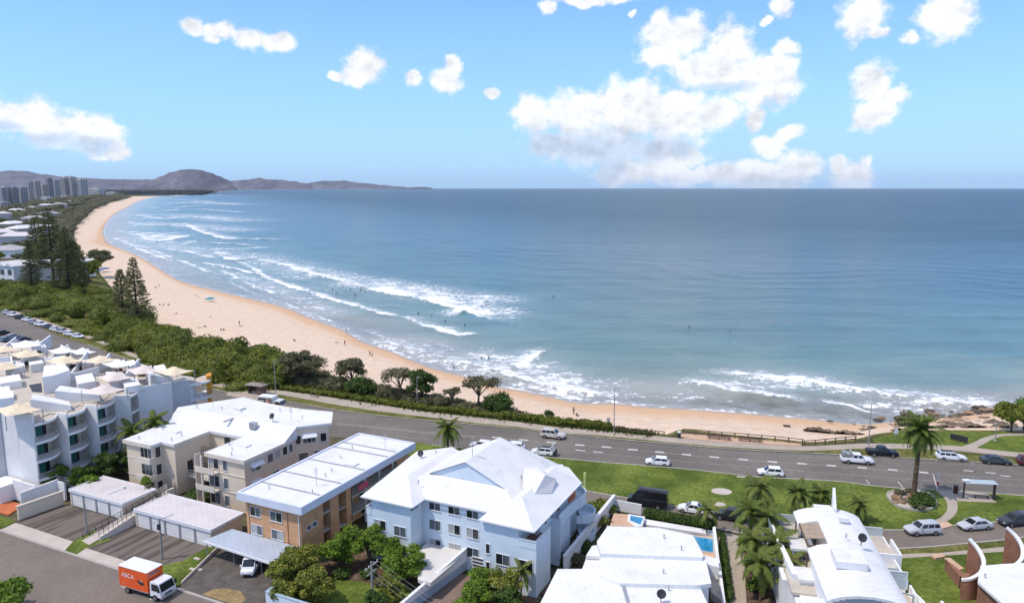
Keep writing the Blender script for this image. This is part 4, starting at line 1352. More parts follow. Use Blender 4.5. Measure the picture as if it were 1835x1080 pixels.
gpad('gravel_lot', 0, 0, 0, 0, m_gravel, 0.0, [(-70.6, 55.75), (-58.6, 55.75), (-58.6, 67), (-74.0, 67), (-72.7, 62)])
m_dirt = M('yellow_dirt', (0.30, 0.22, 0.10), var=.25, scale=.8, fine=4, rough=.95)
gpad('dirt_patch', 0, 0, 0, 0, m_dirt, 0.006, [(-66.9, 56.0), (-61.2, 56.0), (-61.6, 57.5), (-63.4, 58.4), (-65.6, 58.1), (-66.6, 57.2)])
gpad('garden_lawn', 0, 0, 0, 0, m_grass, .004, [(-58.2, 57.0), (-44.2, 57.0), (-44.2, 66.5), (-47.0, 68.6), (-58.2, 65)])
gpad('garden_bed', 0, 0, 0, 0, m_soil, .02, [(-58.2, 65.0), (-47.0, 67.2), (-46.6, 72.5), (-59, 73)])
gpad('driveway', 0, 0, 0, 0, M('brown_driveway', (0.22, 0.155, 0.125), var=.12, scale=.4, fine=4, rough=.9, stain=.25), 0.008, [(-43.6, 55.75), (-37.2, 55.75), (-37.6, 73), (-41.7, 73)])
gpad('garden_bed', 0, 0, 0, 0, m_soil, .014, [(-37.2, 57.0), (-30.8, 57.0), (-30.8, 72), (-37.3, 72)])
gpad('garden_bed', 0, 0, 0, 0, m_soil, .014, [(-31.5, 73), (-30.7, 73), (-30.7, 100), (-34, 100), (-31.5, 92)])
for (a, b) in ((-74.6, 61.4), (-73.0, 59.3), (-72.2, 59.6)):
    t = MB(AZ); t.box(a, a + .9, b, b + .45, 0, .08)
    structure('stepping_slab', t, m_concrete)

# ------------------------------------------------------------------ buildings
def bthing(name, label, cat, az, a, b, z=0.0, group=None):
    mb = MB(az)
    return thing(name, label, cat, mb.P(a, b, z), group)

def part(parent, name, mat, fn, az=AZ, smooth=False):
    mb = MB(az)
    fn(mb)
    return mb.build_apart(name, mat, parent, smooth)

def roof_vent(parent, az, a, b, z, kind):
    mb = MB(az)
    if kind == 'pipe':
        mb.tube((a, b, z), (a, b, z + .45), .07, .07, 6); mb.tube((a, b, z + .42), (a, b, z + .5), .12, .12, 6)
        return mb.build('vent_pipe', m_metal, parent)
    if kind == 'mast':
        mb.bar((a, b, z), (a, b, z + 2.6), .05)
        for k in range(5):
            mb.bar((a - .45 + .04 * k, b, z + 1.7 + .2 * k), (a + .45 - .04 * k, b, z + 1.7 + .2 * k), .03)
        return mb.build('antenna', m_metal, parent)
    if kind == 'dish':
        n = 12
        mb.bar((a, b, z), (a, b, z + .9), .07)
        c = Vector((a, b - .12, z + 1.05))
        rim = [(c.x + .5 * math.cos(6.283 * i / n), c.y - .10 + .22 * math.sin(6.283 * i / n), c.z + .42 * math.sin(6.283 * i / n)) for i in range(n)]
        for i in range(n):
            mb.poly([tuple(c), rim[i], rim[(i + 1) % n]])
        return mb.build('satellite_dish', m_dark_metal, parent)
    if kind == 'ac':
        mb.box(a - .55, a + .55, b - .4, b + .4, z + .1, z + 1.1)
        mb.box(a - .5, a - .35, b - .35, b + .35, z, z + .1); mb.box(a + .35, a + .5, b - .35, b + .35, z, z + .1)
        return mb.build('air_conditioner', m_metal, parent)
    if kind == 'skylight':
        mb.box(a - .9, a + .9, b - .6, b + .6, z, z + .22)
        return mb.build('skylight', m_frame_white, parent)
    if kind == 'duct':
        mb.box(a - .16, a + .16, b - 2.2, b + 2.2, z, z + .22)
        return mb.build('roof_duct', m_metal, parent)

# ---- garages
def garage(label, a0, a1, b0, b1, h, nd_, group):
    t = bthing('garage', label, 'garage', AZ, (a0 + a1) / 2, (b0 + b1) / 2, 0, group)
    part(t, 'wall', m_cream_wall, lambda m: (m.box(a0 + .1, a0 + .35, b0 + .4, b1, 0, h - .3), m.box(a1 - .35, a1 - .1, b0 + .4, b1, 0, h - .3), m.box(a0 + .35, a1 - .35, b1 - .25, b1, 0, h - .3), m.box(a0 + .35, a1 - .35, b0 + .3, b0 + .4, 0, h - .3)))
    part(t, 'roof', m_garage_roof, lambda m: m.box(a0, a1, b0, b1 + .1, h - .24, h - .06))
    def rim(m):
        m.box(a0 - .06, a1 + .06, b0 - .03, b0 + .10, h - .42, h + .02); m.box(a0 - .06, a1 + .06, b1 + .1, b1 + .24, h - .35, h + .06)
        m.box(a0 - .06, a0 + .08, b0 + .1, b1 + .1, h - .35, h + .02); m.box(a1 - .08, a1 + .06, b0 + .1, b1 + .1, h - .35, h + .02)
    part(t, 'gutter', m_frame_white, rim)
    w = (a1 - a0 - .5) / nd_
    for i in range(nd_ + 1):
        x = a0 + .25 + w * i
        part(t, 'pillar', m_cream_trim if i in (0, nd_) else m_metal, lambda m: m.box(x - .17, x + .17, b0 + .08, b0 + .9, 0, h - .42))
    for i in range(nd_):
        x = a0 + .25 + w * (i + .5)
        d = place(t, box_mesh('door', w - .36, .06, h - .5, m_door_white), 'garage_door', AZ, x, b0 + .22, 0, 'front')
        for k in range(1, 4):
            link('door_rib', box_mesh('door_rib', w - .36, .02, .05, m_door_white), d, (0, -.06, (h - .5) * k / 4))
    return t
GG = 'flat roofed garage blocks on the lower driveways'
g1 = garage('smaller pale flat roofed garage block with four white doors, nearer the white apartments', -104.4, -92.6, 65.0, 70.4, 2.55, 4, GG)
g2 = garage('longer pale flat roofed garage block with five white doors, beside the grey carport', -89.5, -74.7, 64.5, 70.0, 2.55, 5, GG)
part(g1, 'roof_conduit', m_frame_white, lambda m: (m.box(-97.4, -97.25, 66.2, 68.6, 2.49, 2.6), m.box(-97.5, -97.0, 68.5, 68.9, 2.49, 2.85)))

# stepped wall with pickets between the garage drives
t = bthing('stair_wall', 'white stepped ramp wall with dark picket railing between the two garage blocks', 'ramp wall', AZ, -91.2, 62, 0)
part(t, 'ramp', m_concrete, lambda m: m.prism([(-92.1, 58.4), (-90.1, 58.1), (-90.1, 70), (-92.1, 70)], -.1, [.05, .05, 1.6, 1.6]))
part(t, 'wall', m_cream_trim, lambda m: m.prism([(-90.1, 59.5), (-89.85, 59.5), (-89.85, 70), (-90.1, 70)], -.1, [.5, .5, 2.3, 2.3]))
railing(t, 'railing', [MB(AZ).P(-90.0, 59.5 + 3.5 * k, .5 + .6 * k) for k in range(4)], .9, m_dark_metal, .7, 2, .05)
railing(t, 'railing', [MB(AZ).P(-92.1, 58.6 + 3.8 * k, .05 + .5 * k) for k in range(4)], .95, m_dark_metal, .9, 2, .05)

# ---- cream flats
CZ = 8.3
def cream():
    t = bthing('apartment_block', 'cream three storey flats with a big white roof and recessed stair court', 'apartments', AZ, -89, 82, 0)
    HI = 10.0
    lo_out = [(-101.6, 72.4), (-95.3, 72.4), (-95.3, 74.2), (-92.6, 74.2), (-92.6, 80.6), (-88.0, 80.6), (-88.0, 80.8), (-85.6, 80.8), (-85.6, 73.8), (-77.8, 73.8), (-77.8, 82.0), (-77.8, 84.8), (-74.2, 89.0), (-78.6, 94.5), (-98.5, 94.5), (-103.2, 84), (-102.6, 81.4)]
    inner = [(-101.3, 72.7), (-95.5, 72.7), (-95.5, 74.5), (-92.8, 74.5), (-92.8, 81.5), (-85.4, 81.5), (-85.4, 74.1), (-78.1, 74.1), (-78.1, 84.6), (-74.8, 88.6), (-79, 93.8), (-98.3, 93.8), (-102.6, 83.8), (-102.2, 81.4)]
    part(t, 'wall', m_cream_wall, lambda m: m.prism(inner, 0, CZ - .45))
    part(t, 'wall', m_cream_wall, lambda m: m.prism([(-78.1, 82.0), (-78.1, 84.6), (-74.8, 88.6), (-79, 93.8), (-98.3, 93.8), (-102.6, 83.8), (-102.3, 82.0)], CZ - .45, [CZ, HI - .35, HI - .35, HI - .5, HI - .5, HI - .5, CZ]))
    def slab(m):
        m.prism([(-101.6, 72.4), (-95.3, 72.4), (-95.3, 74.2), (-92.6, 74.2), (-92.6, 81.2), (-85.6, 81.2), (-85.6, 73.8), (-77.8, 73.8), (-77.8, 82.0), (-102.6, 81.4)], CZ - .42, CZ)
    part(t, 'roof', m_white_roof, slab)
    def slope(m):
        m.prism([(-102.6, 81.41), (-77.8, 82.01), (-77.8, 84.8), (-103.3, 84.2)], CZ - .3, [CZ + .01, CZ + .01, HI, HI])
        m.prism([(-103.3, 84.2), (-77.8, 84.8), (-74.2, 88.8), (-78.4, 94.3), (-87.2, 92.2), (-98.6, 94.3)], HI - .35, [HI, HI, HI, HI - .3, HI - .1, HI - .3])
    part(t, 'upper_roof', m_white_roof_side, slope)
    def fas(m):
        for (p, q) in (((-101.6, 72.4), (-95.3, 72.4)), ((-85.6, 73.8), (-77.8, 73.8))):
            m.box(p[0] - .05, q[0] + .05, p[1] - .12, p[1] - .003, CZ - .55, CZ + .05)
        m.box(-77.797, -77.68, 73.7, 82.0, CZ - .5, CZ + .03)
        m.box(-92.597, -92.5, 74.2, 80.6, CZ - .5, CZ + .03); m.box(-85.7, -85.603, 73.8, 80.6, CZ - .5, CZ + .03)
    part(t, 'fascia', m_cream_trim, fas)
    part(t, 'parapet', m_frame_white, lambda m: m.bar((-77.75, 82.05, CZ + .12), (-77.75, 84.85, HI + .1), .16))
    # floor lines
    for z in (2.75, 5.5):
        part(t, 'floor_band', m_cream_trim, lambda m: (m.box(-101.36, -95.45, 72.62, 72.7, z, z + .10), m.box(-85.45, -78.05, 74.0, 74.1, z, z + .10), m.box(-78.1, -78.04, 74.1, 84.6, z, z + .10)))
    # left wing front: balconies with windows on its right half, blank wall on its left
    for k, z in enumerate((.2, 2.9, 5.65)):
        part(t, 'balcony_recess', m_cream_trim, lambda m: (m.box(-98.3, -95.0, 71.7, 72.697, z - .18, z), m.box(-98.3, -95.1, 71.7, 71.82, z, z + .75), m.box(-95.1, -94.98, 71.7, 72.7, z, z + .75)))
        window(t, AZ, -96.9, 72.69, z + .35, 2.4, 1.75, 'front', ('dmd', 'dmm', 'ddm')[k], m_frame_white)
        window(t, AZ, -95.49, 73.6, z + .4, .9, 1.6, 'right', 'd')
        window(t, AZ, -84.2, 74.09, z + .35, 1.9, 1.7, 'front', ('dm', 'md', 'pd')[k], m_frame_white)
        window(t, AZ, -81.9, 74.09, z + .35, .8, 1.6, 'front', 'm', m_frame_white)
        part(t, 'balcony', m_cream_trim, lambda m: (m.box(-86.9, -83.1, 72.9, 74.097, z - .18, z), m.box(-86.9, -83.1, 72.9, 73.0, z, z + .7), m.box(-86.9, -86.78, 73.0, 74.1, z, z + 2.4), m.box(-85.7, -85.45, 72.95, 73.2, z + .7, z + 2.4)))
    # stair court
    for z in (2.7, 5.4):
        part(t, 'landing', m_cream_trim, lambda m: m.box(-92.7, -85.5, 79.2, 81.45, z - .18, z))
        railing(t, 'landing_railing', [MB(AZ).P(-92.6, 79.25, z), MB(AZ).P(-85.6, 79.25, z)], .95, m_dark_metal, .45, 2, .04)
    part(t, 'stair_shaft', m_dark_metal, lambda m: m.box(-89.6, -88.7, 81.2, 81.49, .2, CZ - .7))
    part(t, 'walkway', m_cream_trim, lambda m: m.box(-92.3, -85.8, 76.2, 77.6, 2.5, 2.68))
    railing(t, 'walkway_railing', [MB(AZ).P(-92.2, 76.25, 2.68), MB(AZ).P(-85.9, 76.25, 2.68)], .95, m_cream_trim, .5, 2, .06)
    part(t, 'court_door', m_dark_metal, lambda m: m.box(-92.79, -92.74, 76.6, 77.6, 2.7, 4.8))
    part(t, 'stair', m_cream_trim, lambda m: [m.box(-94.6 + .3 * k, -94.3 + .3 * k, 71.0, 72.3, 0.05, .2 + .19 * k) for k in range(13)])
    railing(t, 'stair_railing', [MB(AZ).P(-94.6, 71.0, .2), MB(AZ).P(-90.7, 71.0, 2.6)], .95, m_cream_trim, .4, 2, .06)
    # right side windows, some with awnings
    for (b, w, z, awn, pn) in ((76.2, 1.9, 5.9, 1, 'pm'), (79.2, 1.1, 6.2, 0, 'm'), (80.7, 1.2, 6.2, 0, 'p'), (82.3, .9, 6.3, 0, 'd'), (83.6, .7, 6.3, 0, 'm'), (76.2, 1.8, 3.1, 1, 'mp'), (80.2, 1.3, 3.2, 0, 'd')):
        window(t, AZ, -78.09, b, z, w, 1.25, 'right', pn)
        if awn:
            part(t, 'awning', m_frame_white, lambda m: m.prism([(-78.08, b - w * .6), (-77.2, b - w * .6), (-77.2, b + w * .6), (-78.08, b + w * .6)], z + .95, [z + 1.5, z + 1.0, z + 1.0, z + 1.5]))
    def side(sx, w, z, pn, awn=False):
        # the wall that turns away to the back right
        p, q = Vector((-78.1, 84.6)), Vector((-74.8, 88.6))
        d = (q - p).normalized(); c = p + d * sx; nrm = Vector((d.y, -d.x))
        az2 = AZ + 90 - math.degrees(math.atan2(d.y, d.x)) - 0.0
        mb = MB(AZ); wpos = Vector(mb.P(c.x + nrm.x * .01, c.y + nrm.y * .01, z)) - base_of(t)
        dw = Vector(mb.P(d.x, d.y, 0))
        fr = link('window', frame_mesh(w, 1.3, m_frame_white, len(pn)), t, wpos, math.atan2(dw.y, dw.x))
        for i, g_ in enumerate(pn):
            link('pane', box_mesh('pane', w / len(pn) - .01, .02, 1.3, GLASS[g_]), fr, (-w / 2 + w / len(pn) * (i + .5), -.004, 0))
        if awn:
            mb2 = MB()
            mb2.prism([(-w * .6, -.7), (w * .6, -.7), (w * .6, 0), (-w * .6, 0)], .9, [1.0, 1.0, 1.55, 1.55])
            link('awning', mb2.mesh('awning', m_frame_white), fr, (0, 0, 0))
    side(.5, .7, 7.2, 'd'); side(2.2, 1.9, 7.2, 'mdm', True); side(4.4, .9, 7.1, 'd')
    side(1.2, 1.4, 4.3, 'm'); side(3.6, 1.4, 4.3, 'd')
    for a, b, z, k in ((-99.5, 73.6, CZ, 'pipe'), (-97.2, 78.3, CZ, 'skylight'), (-99.8, 78.2, CZ, 'pipe'), (-94.6, 77.4, CZ, 'pipe'), (-94.2, 75.2, CZ, 'pipe'), (-95.5, 86.5, HI, 'pipe'), (-93.3, 88.2, HI, 'skylight'), (-91.5, 86.8, HI, 'pipe'), (-90.6, 84.5, HI - .3, 'duct'),
                       (-85.2, 83.2, HI - .9, 'ac'), (-83.0, 85.2, HI, 'dish'), (-82.4, 78.4, CZ, 'skylight'), (-84.6, 77.6, CZ, 'pipe'), (-82.6, 76.2, CZ, 'pipe'), (-81.0, 74.6, CZ, 'pipe'), (-86, 90, HI, 'pipe'), (-80.0, 88.6, HI, 'pipe'), (-80.5, 86.6, HI, 'mast'), (-97.6, 86.5, HI, 'mast'), (-100, 85.3, HI, 'pipe')):
        roof_vent(t, AZ, a, b, z - .02, k)
    return t
cream()

# ---- orange brick flats
def orange():
    a0, a1, b0, b1, top = -70.0, -60.9, 66.3, 90.6, 8.1
    t = bthing('apartment_block', 'orange brick three storey flats with flat white roof and deep pale fascia', 'apartments', AZ, -65.4, 78.5, 0)
    part(t, 'wall', m_orange_brick, lambda m: (m.box(a0, a1 - 1.7, b0, b1, 0, top - 1.0), m.box(a1 - 1.7, a1, b0, b0 + 4.2, 0, top - 1.0), m.box(a1 - 1.7, a1, b0 + 5.7, b0 + 7.4, 0, top - 1.0), m.box(a1 - 1.7, a1, b0 + 9.0, b0 + 10.0, 0, top - 1.0), m.box(a1 - 1.7, a1, b1 - 3.2, b1, 0, top - 1.0)))
    part(t, 'roof', m_white_roof_side, lambda m: m.box(a0 - .55, a1 + .55, b0 - .35, b1 + .35, top - .55, top - .18))
    def fas(m):
        A0, A1, B0, B1 = a0 - .85, a1 + .85, b0 - .7, b1 + .7
        m.box(A0, A1, B0, B0 + .35, top - 1.05, top); m.box(A0, A1, B1 - .35, B1, top - 1.05, top)
        m.box(A0, A0 + .3, B0 + .35, B1 - .35, top - 1.05, top); m.box(A1 - .3, A1, B0 + .35, B1 - .35, top - 1.05, top)
        m.box(A0 + .3, A1 - .3, B0 + .35, B1 - .35, top - 1.05, top - .56)
    part(t, 'fascia', m_fascia, fas)
    for b in (b0 + 3.4, b0 + 7.6, b0 + 12.8, b0 + 18.4, b0 + 20.6):
        part(t, 'roof_joint', m_metal, lambda m: m.box(a0 - .5, a1 + .5, b - .09, b + .09, top - .19, top - .06))
    for (x, z, w, pn) in ((-68.4, 5.0, 1.7, 'dm'), (-64.9, 5.0, 1.9, 'md'), (-68.3, 2.55, 1.8, 'pm'), (-64.8, 2.55, 1.9, 'mp')):
        window(t, AZ, x, b0 - .005, z, w, 1.25, 'front', pn)
    for x in (-66.9, -63.6):
        u = part(t, 'air_conditioner', m_frame_white, lambda m: m.box(x - .5, x + .5, b0 - .42, b0 - .004, 1.35, 2.15))
        mb = MB(AZ)
        mb.tube((x - .1, b0 - .425, 1.75), (x - .1, b0 - .44, 1.75), .3, .3, 12)
        mb.build('fan_grille', m_metal, u)
    part(t, 'ledge', m_cream_trim, lambda m: m.box(a0 - .08, a1 + .08, b0 - .14, b0 - .003, 2.15 - .3, 2.15 - .15))
    for x in (-69.55, -63.05, -61.15):
        part(t, 'drainpipe', m_orange_brick if x < -62 else m_frame_white, lambda m: m.bar((x, b0 - .06, .1), (x, b0 - .06, top - 1.05), .1))
    window(t, AZ, a1 + .005, b0 + 1.4, 5.0 - .9, .7, .6, 'right', 'd'); window(t, AZ, a1 + .005, b0 + 2.5, 5.0 - .9, .7, .6, 'right', 'd')
    # open stair bay and balconies on the right side
    for z in (2.6, 5.1):
        part(t, 'landing', m_concrete, lambda m: (m.box(a1 - 1.7, a1 - .1, b0 + 4.2, b0 + 5.7, z - .3, z - .1), m.box(a1 - 1.7, a1 - .1, b0 + 7.4, b0 + 9.0, z - 1.1, z - .95)))
        part(t, 'balcony_slab', m_concrete, lambda m: m.box(a1 - 1.7, a1 + .25, b0 + 10.0, b1 - 3.2, z - .2, z))
        r = railing(t, 'balcony_railing', [MB(AZ).P(a1 + .2, b0 + 10.1, z), MB(AZ).P(a1 + .2, b1 - 3.3, z)], 1.0, m_metal, .22, 2, .035)
        for b in (b0 + 11.4, b0 + 14.8, b0 + 18.2):
            window(t, AZ, a1 - 1.69, b, z + .1, 1.8, 1.9, 'right', 'dm')
            part(t, 'balcony_post', m_frame_white, lambda m: m.box(a1 + .02, a1 + .18, b + 1.5, b + 1.75, z - 2.4 if z < 3 else z, z + (1.9 if z > 4 else 2.3)))
    for b in (b0 + 11.4, b0 + 15.2, b0 + 18.6):
        window(t, AZ, a1 - 1.69, b, .4, 1.8, 1.8, 'right', 'dd')
    part(t, 'stair_screen', m_dark_metal, lambda m: (m.box(a1 - 1.68, a1 - 1.62, b0 + 4.25, b0 + 5.65, .1, top - 1.1), m.box(a1 - 1.68, a1 - 1.62, b0 + 7.45, b0 + 8.95, .1, top - 1.1)))
    for a, b, k in ((-68, b0 + 2.2, 'pipe'), (-63, b0 + 5.6, 'mast'), (-64.5, b0 + 10.5, 'pipe'), (-63.6, b0 + 13.8, 'skylight'), (-66.5, b0 + 15, 'pipe'), (-62.6, b0 + 20.6, 'mast'), (-67.5, b0 + 19, 'pipe'), (-64, b0 + 8.6, 'pipe'), (-62.0, b0 + 3.6, 'pipe')):
        roof_vent(t, AZ, a, b, top - .19, k)
    return t
orange()
tw = MB(AZ); tw.box(-60.66, -60.62, 77.7, 79.9, 5.35, 6.25)
tag(tw.build('towel', M('pink_towel', (0.55, 0.09, 0.16), var=.15, scale=3)), 'bright pink towel hung over the upper balcony rail of the orange flats', 'towel')

# ---- carport
t = bthing('carport', 'grey flat carport roof on thin posts in front of the orange flats', 'carport', AZ, -66.5, 64, 0)
part(t, 'roof', m_carport_roof, lambda m: m.prism([(-73.6, 62.3), (-59.4, 61.7), (-60.2, 66.15), (-72.6, 66.15)], 2.18, [2.3, 2.3, 2.42, 2.42]))
part(t, 'gutter', m_frame_white, lambda m: m.prism([(-73.7, 62.15), (-59.3, 61.55), (-59.3, 61.697), (-73.7, 62.297)], 2.1, 2.36))
for a in (-73.2, -68.6, -64.0, -59.8):
    part(t, 'post', m_metal, lambda m: (m.bar((a, 62.5, 0), (a, 62.5, 2.18), .1)))
    part(t, 'post', m_metal, lambda m: (m.bar((max(a, -72.3), 65.7, 0), (max(a, -72.3), 65.7, 2.2), .1)))
t = bthing('retaining_wall', 'low pale retaining wall along the left side of the gravel lot', 'wall', AZ, -73, 62, 0)
part(t, 'wall', m_concrete, lambda m: m.prism([(-71.1, 56.6), (-70.9, 56.6), (-73.9, 66), (-74.1, 66)], -.1, [.25, .25, .6, .6]))

# ---- pale blue flats with the hipped white roof
def blue():
    EZ = 8.4
    t = bthing('apartment_block', 'pale blue three storey flats with hipped and gabled white roof', 'apartments', AZ, -44, 81, 0)
    body = [(-54.6, 71.5), (-48.0, 71.5), (-48.0, 74.3), (-38.2, 74.3), (-38.2, 72.1), (-31.9, 72.1), (-31.9, 90.0), (-34.5, 93.5), (-40, 96.5), (-56.6, 87.2), (-55.2, 78)]
    # right front corner carries a terrace, so the upper floor is cut back there
    low = [(-54.6, 71.5), (-48.0, 71.5), (-48.0, 74.3), (-38.2, 74.3), (-38.2, 72.1), (-31.3, 72.1), (-31.3, 76.4), (-33.0, 76.4), (-33.0, 90.0), (-36, 94), (-56.6, 87.2), (-55.2, 78)]
    up = [(-53.9, 71.5), (-48.0, 71.5), (-48.0, 74.3), (-38.2, 74.3), (-38.2, 72.1), (-33.6, 72.1), (-33.6, 75.4), (-32.6, 75.4), (-32.6, 88.0), (-36, 92), (-56.0, 87.0), (-54.4, 78)]
    part(t, 'wall', m_blue_wall, lambda m: m.prism(low, -.1, 5.9))
    part(t, 'upper_wall', m_blue_wall, lambda m: m.prism(up, 5.9, EZ - .02))
    # main roof: gable along b with a dutch hip in front
    ax, hw, RZ_, b0, bg, b1 = -43.5, 9.3, 12.6, 73.9, 77.7, 87.6
    sl = (RZ_ - EZ) / hw
    zg = EZ + (bg - b0) * .45
    xg = (RZ_ - zg) / sl
    def main(m):
        # side planes, front hip, gable face set back, soffit
        L0, R0 = (ax - hw, b0, EZ), (ax + hw, b0, EZ)
        Lg, Rg = (ax - xg, bg, zg), (ax + xg, bg, zg)
        pk, pb = (ax, bg - .35, RZ_), (ax, b1, RZ_)
        Lr, Rr = (ax - xg, bg - .35, zg), (ax + xg, bg - .35, zg)
        LB, RB = (ax - hw, b1, EZ), (ax + hw, b1, EZ)
        m.poly([L0, R0, Rg, Lg])
        m.poly([R0, RB, pb, pk, Rr, Rg]); m.poly([LB, L0, Lg, Lr, pk, pb])
        m.poly([RB, (ax + hw * .75, b1 + 4.2, EZ), (ax - hw * .75, b1 + 4.2, EZ), LB, pb])
        m.poly([L0, LB, (ax - hw * .75, b1 + 4.2, EZ), (ax + hw * .75, b1 + 4.2, EZ), RB, R0])
    part(t, 'roof', m_white_roof, main)
    gb = part(t, 'gable', m_blue_wall, lambda m: m.prism([(ax - xg + .25, bg - .05), (ax + xg - .25, bg - .05), (ax + xg - .25, bg + .1), (ax - xg + .25, bg + .1)], zg - .25, zg - .2))
    part(t, 'gable', m_blue_wall, lambda m: m.poly([(ax - xg + .3, bg - .06, zg + .02), (ax + xg - .3, bg - .06, zg + .02), (ax, bg - .06, RZ_ - .12)]))
    # wing hips
    def wing(m, x0, x1, y0, yb, peak, yp, xl_b, xr_b):
        pz = 10.05
        px_ = peak
        A, B = (x0, y0, EZ - .02), (x1, y0, EZ - .02)
        Pk, Pb = (px_, yp, pz), (px_, yb, pz)
        m.poly([A, B, Pk]); m.poly([B, (xr_b, yb, EZ - .02), Pb, Pk]); m.poly([(xl_b, yb, EZ - .02), A, Pk, Pb])
        m.poly([A, (xl_b, yb, EZ - .02), (xr_b, yb, EZ - .02), B])
    part(t, 'wing_roof', m_white_roof, lambda m: wing(m, -55.1, -47.4, 71.0, 87.5, -51.2, 76.0, -57.4, -47.4))
    part(t, 'wing_roof', m_white_roof, lambda m: wing(m, -38.5, -31.4, 71.6, 87.2, -35.0, 76.1, -38.5, -31.4))
    part(t, 'wing_roof', m_white_roof, lambda m: m.prism([(-57.4, 87.5), (-47.4, 87.5), (-48, 91.0), (-54.8, 90)], EZ - .15, [EZ - .03, EZ + 1.0, EZ - .03, EZ - .03]))
    part(t, 'wing_roof', m_white_roof, lambda m: m.prism([(-38.5, 87.2), (-31.4, 87.2), (-34.8, 91.4), (-38.5, 92.0)], EZ - .12, [EZ + 1.5, EZ - .03, EZ - .03, EZ - .03]))
    # small gablet on the right slope
    A_, B_, C_, D_ = (-34.25, 78.3, 9.74), (-32.9, 80.6, 9.2), (-33.4, 83.3, 9.95), (-34.4, 82.0, 10.8)
    part(t, 'dormer', m_grey_wall, lambda m: (m.poly([A_, B_, C_, D_]), m.poly([A_, (-34.25, 78.3, 9.0), (-32.9, 80.6, 8.6), B_]), m.poly([B_, (-32.9, 80.6, 8.6), (-33.4, 83.3, 8.8), C_])))  # grey puts the shade of this right-facing facet into its colour
    part(t, 'dormer_roof', m_white_roof_side, lambda m: (m.poly([D_, C_, (-36.6, 84.4, 10.7), (-37.6, 82.6, 10.95)]), m.poly([A_, D_, (-37.6, 82.6, 10.95), (-36.4, 79.4, 9.6)])))
    def gut(m):
        for p, q in (((-55.1, 71.0), (-47.4, 71.0)), ((-38.5, 71.6), (-31.4, 71.6)), ((-47.4, 73.85), (-38.5, 73.85))):
            m.box(p[0], q[0], p[1] - .12, p[1] - .003, EZ - .16, EZ + .02)
        m.box(-47.4 + .003, -47.28, 71.0, 73.8, EZ - .16, EZ + .02); m.box(-31.397, -31.28, 71.6, 87.2, EZ - .16, EZ + .02)
    part(t, 'gutter', m_frame_white, gut)
    # windows, front
    for x, z, w, pn in ((-52.6, 3.75, 1.7, 'pd'), (-49.6, 3.5, 1.7, 'mm'), (-49.6, 1.1, 1.7, 'pm')):
        window(t, AZ, x, 71.495, z + .45, w, 1.25, 'front', pn)
    for z, pns in ((6.9, ('dm', 'dm', 'dm')), (4.3, ('mm', 'pd', 'pd')), (1.75, ('pd', 'pp', 'dm'))):
        for x, pn in zip((-46.2, -43.4, -40.8), pns):
            window(t, AZ, x, 74.295, z, 1.6, 1.25 if z < 6 else .95, 'front', pn)
    for z in (4.1, 1.8):
        window(t, AZ, -37.55, 72.095, z, .45, 1.2, 'front', 'd')
    for x, z, pn in ((-35.6, 3.1, 'dm'), (-32.6, 3.0, 'dd'), (-35.7, .3, 'pp')):
        window(t, AZ, x, 72.095, z, 1.7, 1.3, 'front', pn)
    part(t, 'corner_window', m_frame_dark, lambda m: (m.box(-48.0, -47.95, 71.6, 73.2, 7.5, 8.2)))
    window(t, AZ, -33.3, 75.395, 6.3, .9, 1.7, 'front', 'd')
    # garage door
    gd = part(t, 'garage_door', m_frame_white, lambda m: m.box(-40.9, -38.4, 74.18, 74.297, 0, 2.0))
    for k in range(4):
        mb = MB(AZ); mb.box(-40.8, -38.5, 74.12, 74.178, .35 + .45 * k, .52 + .45 * k); mb.build('door_slot', m_dark_metal, gd)
    # balcony corners: left and right terraces
    part(t, 'parapet', m_blue_wall, lambda m: (m.box(-54.65, -53.9, 71.45, 71.6, 5.9, 6.9), m.box(-54.65, -54.5, 71.6, 74.5, 5.9, 6.9), m.box(-33.6, -31.3, 72.05, 72.2, 5.9, 6.85), m.box(-31.45, -31.3, 72.2, 76.4, 5.9, 6.85)))
    part(t, 'parapet_cap', m_frame_white, lambda m: (m.box(-33.6, -31.22, 71.98, 72.26, 6.85, 6.95), m.box(-31.5, -31.22, 72.26, 76.4, 6.85, 6.95), m.box(-54.7, -53.9, 71.4, 71.65, 6.9, 7.0), m.box(-54.7, -54.45, 71.65, 74.5, 6.9, 7.0)))
    part(t, 'terrace_floor', m_red_brick, lambda m: m.box(-33.5, -31.5, 72.25, 76.3, 5.9, 5.96))
    # right side
    for b, z, w, h in ((77.8, 6.4, .7, 1.3), (79.8, 6.4, .7, 1.3), (82.0, 6.3, .8, 1.9), (78.2, 3.4, .9, 1.2), (78.2, .9, .9, 1.2)):
        window(t, AZ, (-32.595 if z > 6 else -32.995), b, z, w, h, 'right', 'd')
    part(t, 'projecting_wall', m_blue_wall, lambda m: (m.box(-32.99, -31.4, 79.9, 80.1, 0, 6.2), m.box(-32.99, -31.9, 80.1, 84.6, 0, 5.9)))
    def sweep(m):
        # wall of the upper balcony: straight, then curling round the back corner
        pts = [(-31.6, 80.1), (-31.4, 84.5), (-31.0, 87.0), (-31.2, 88.6), (-32.2, 89.8), (-33.6, 90.4), (-35, 90.6)]
        pts = [(p.x, p.y) for p in smooth_line([Vector((a, b, 0)) for a, b in pts], 4)]
        for p, q in zip(pts, pts[1:]):
            m.prism([p, q, (q[0] - .15, q[1] - .02), (p[0] - .15, p[1] - .02)], 5.2, 6.75)
            m.prism([(-33.4, p[1]), (p[0] - .15, p[1]), (q[0] - .15, q[1]), (-33.4, q[1])], 5.7, 5.88)
    part(t, 'balcony', m_blue_wall, sweep)
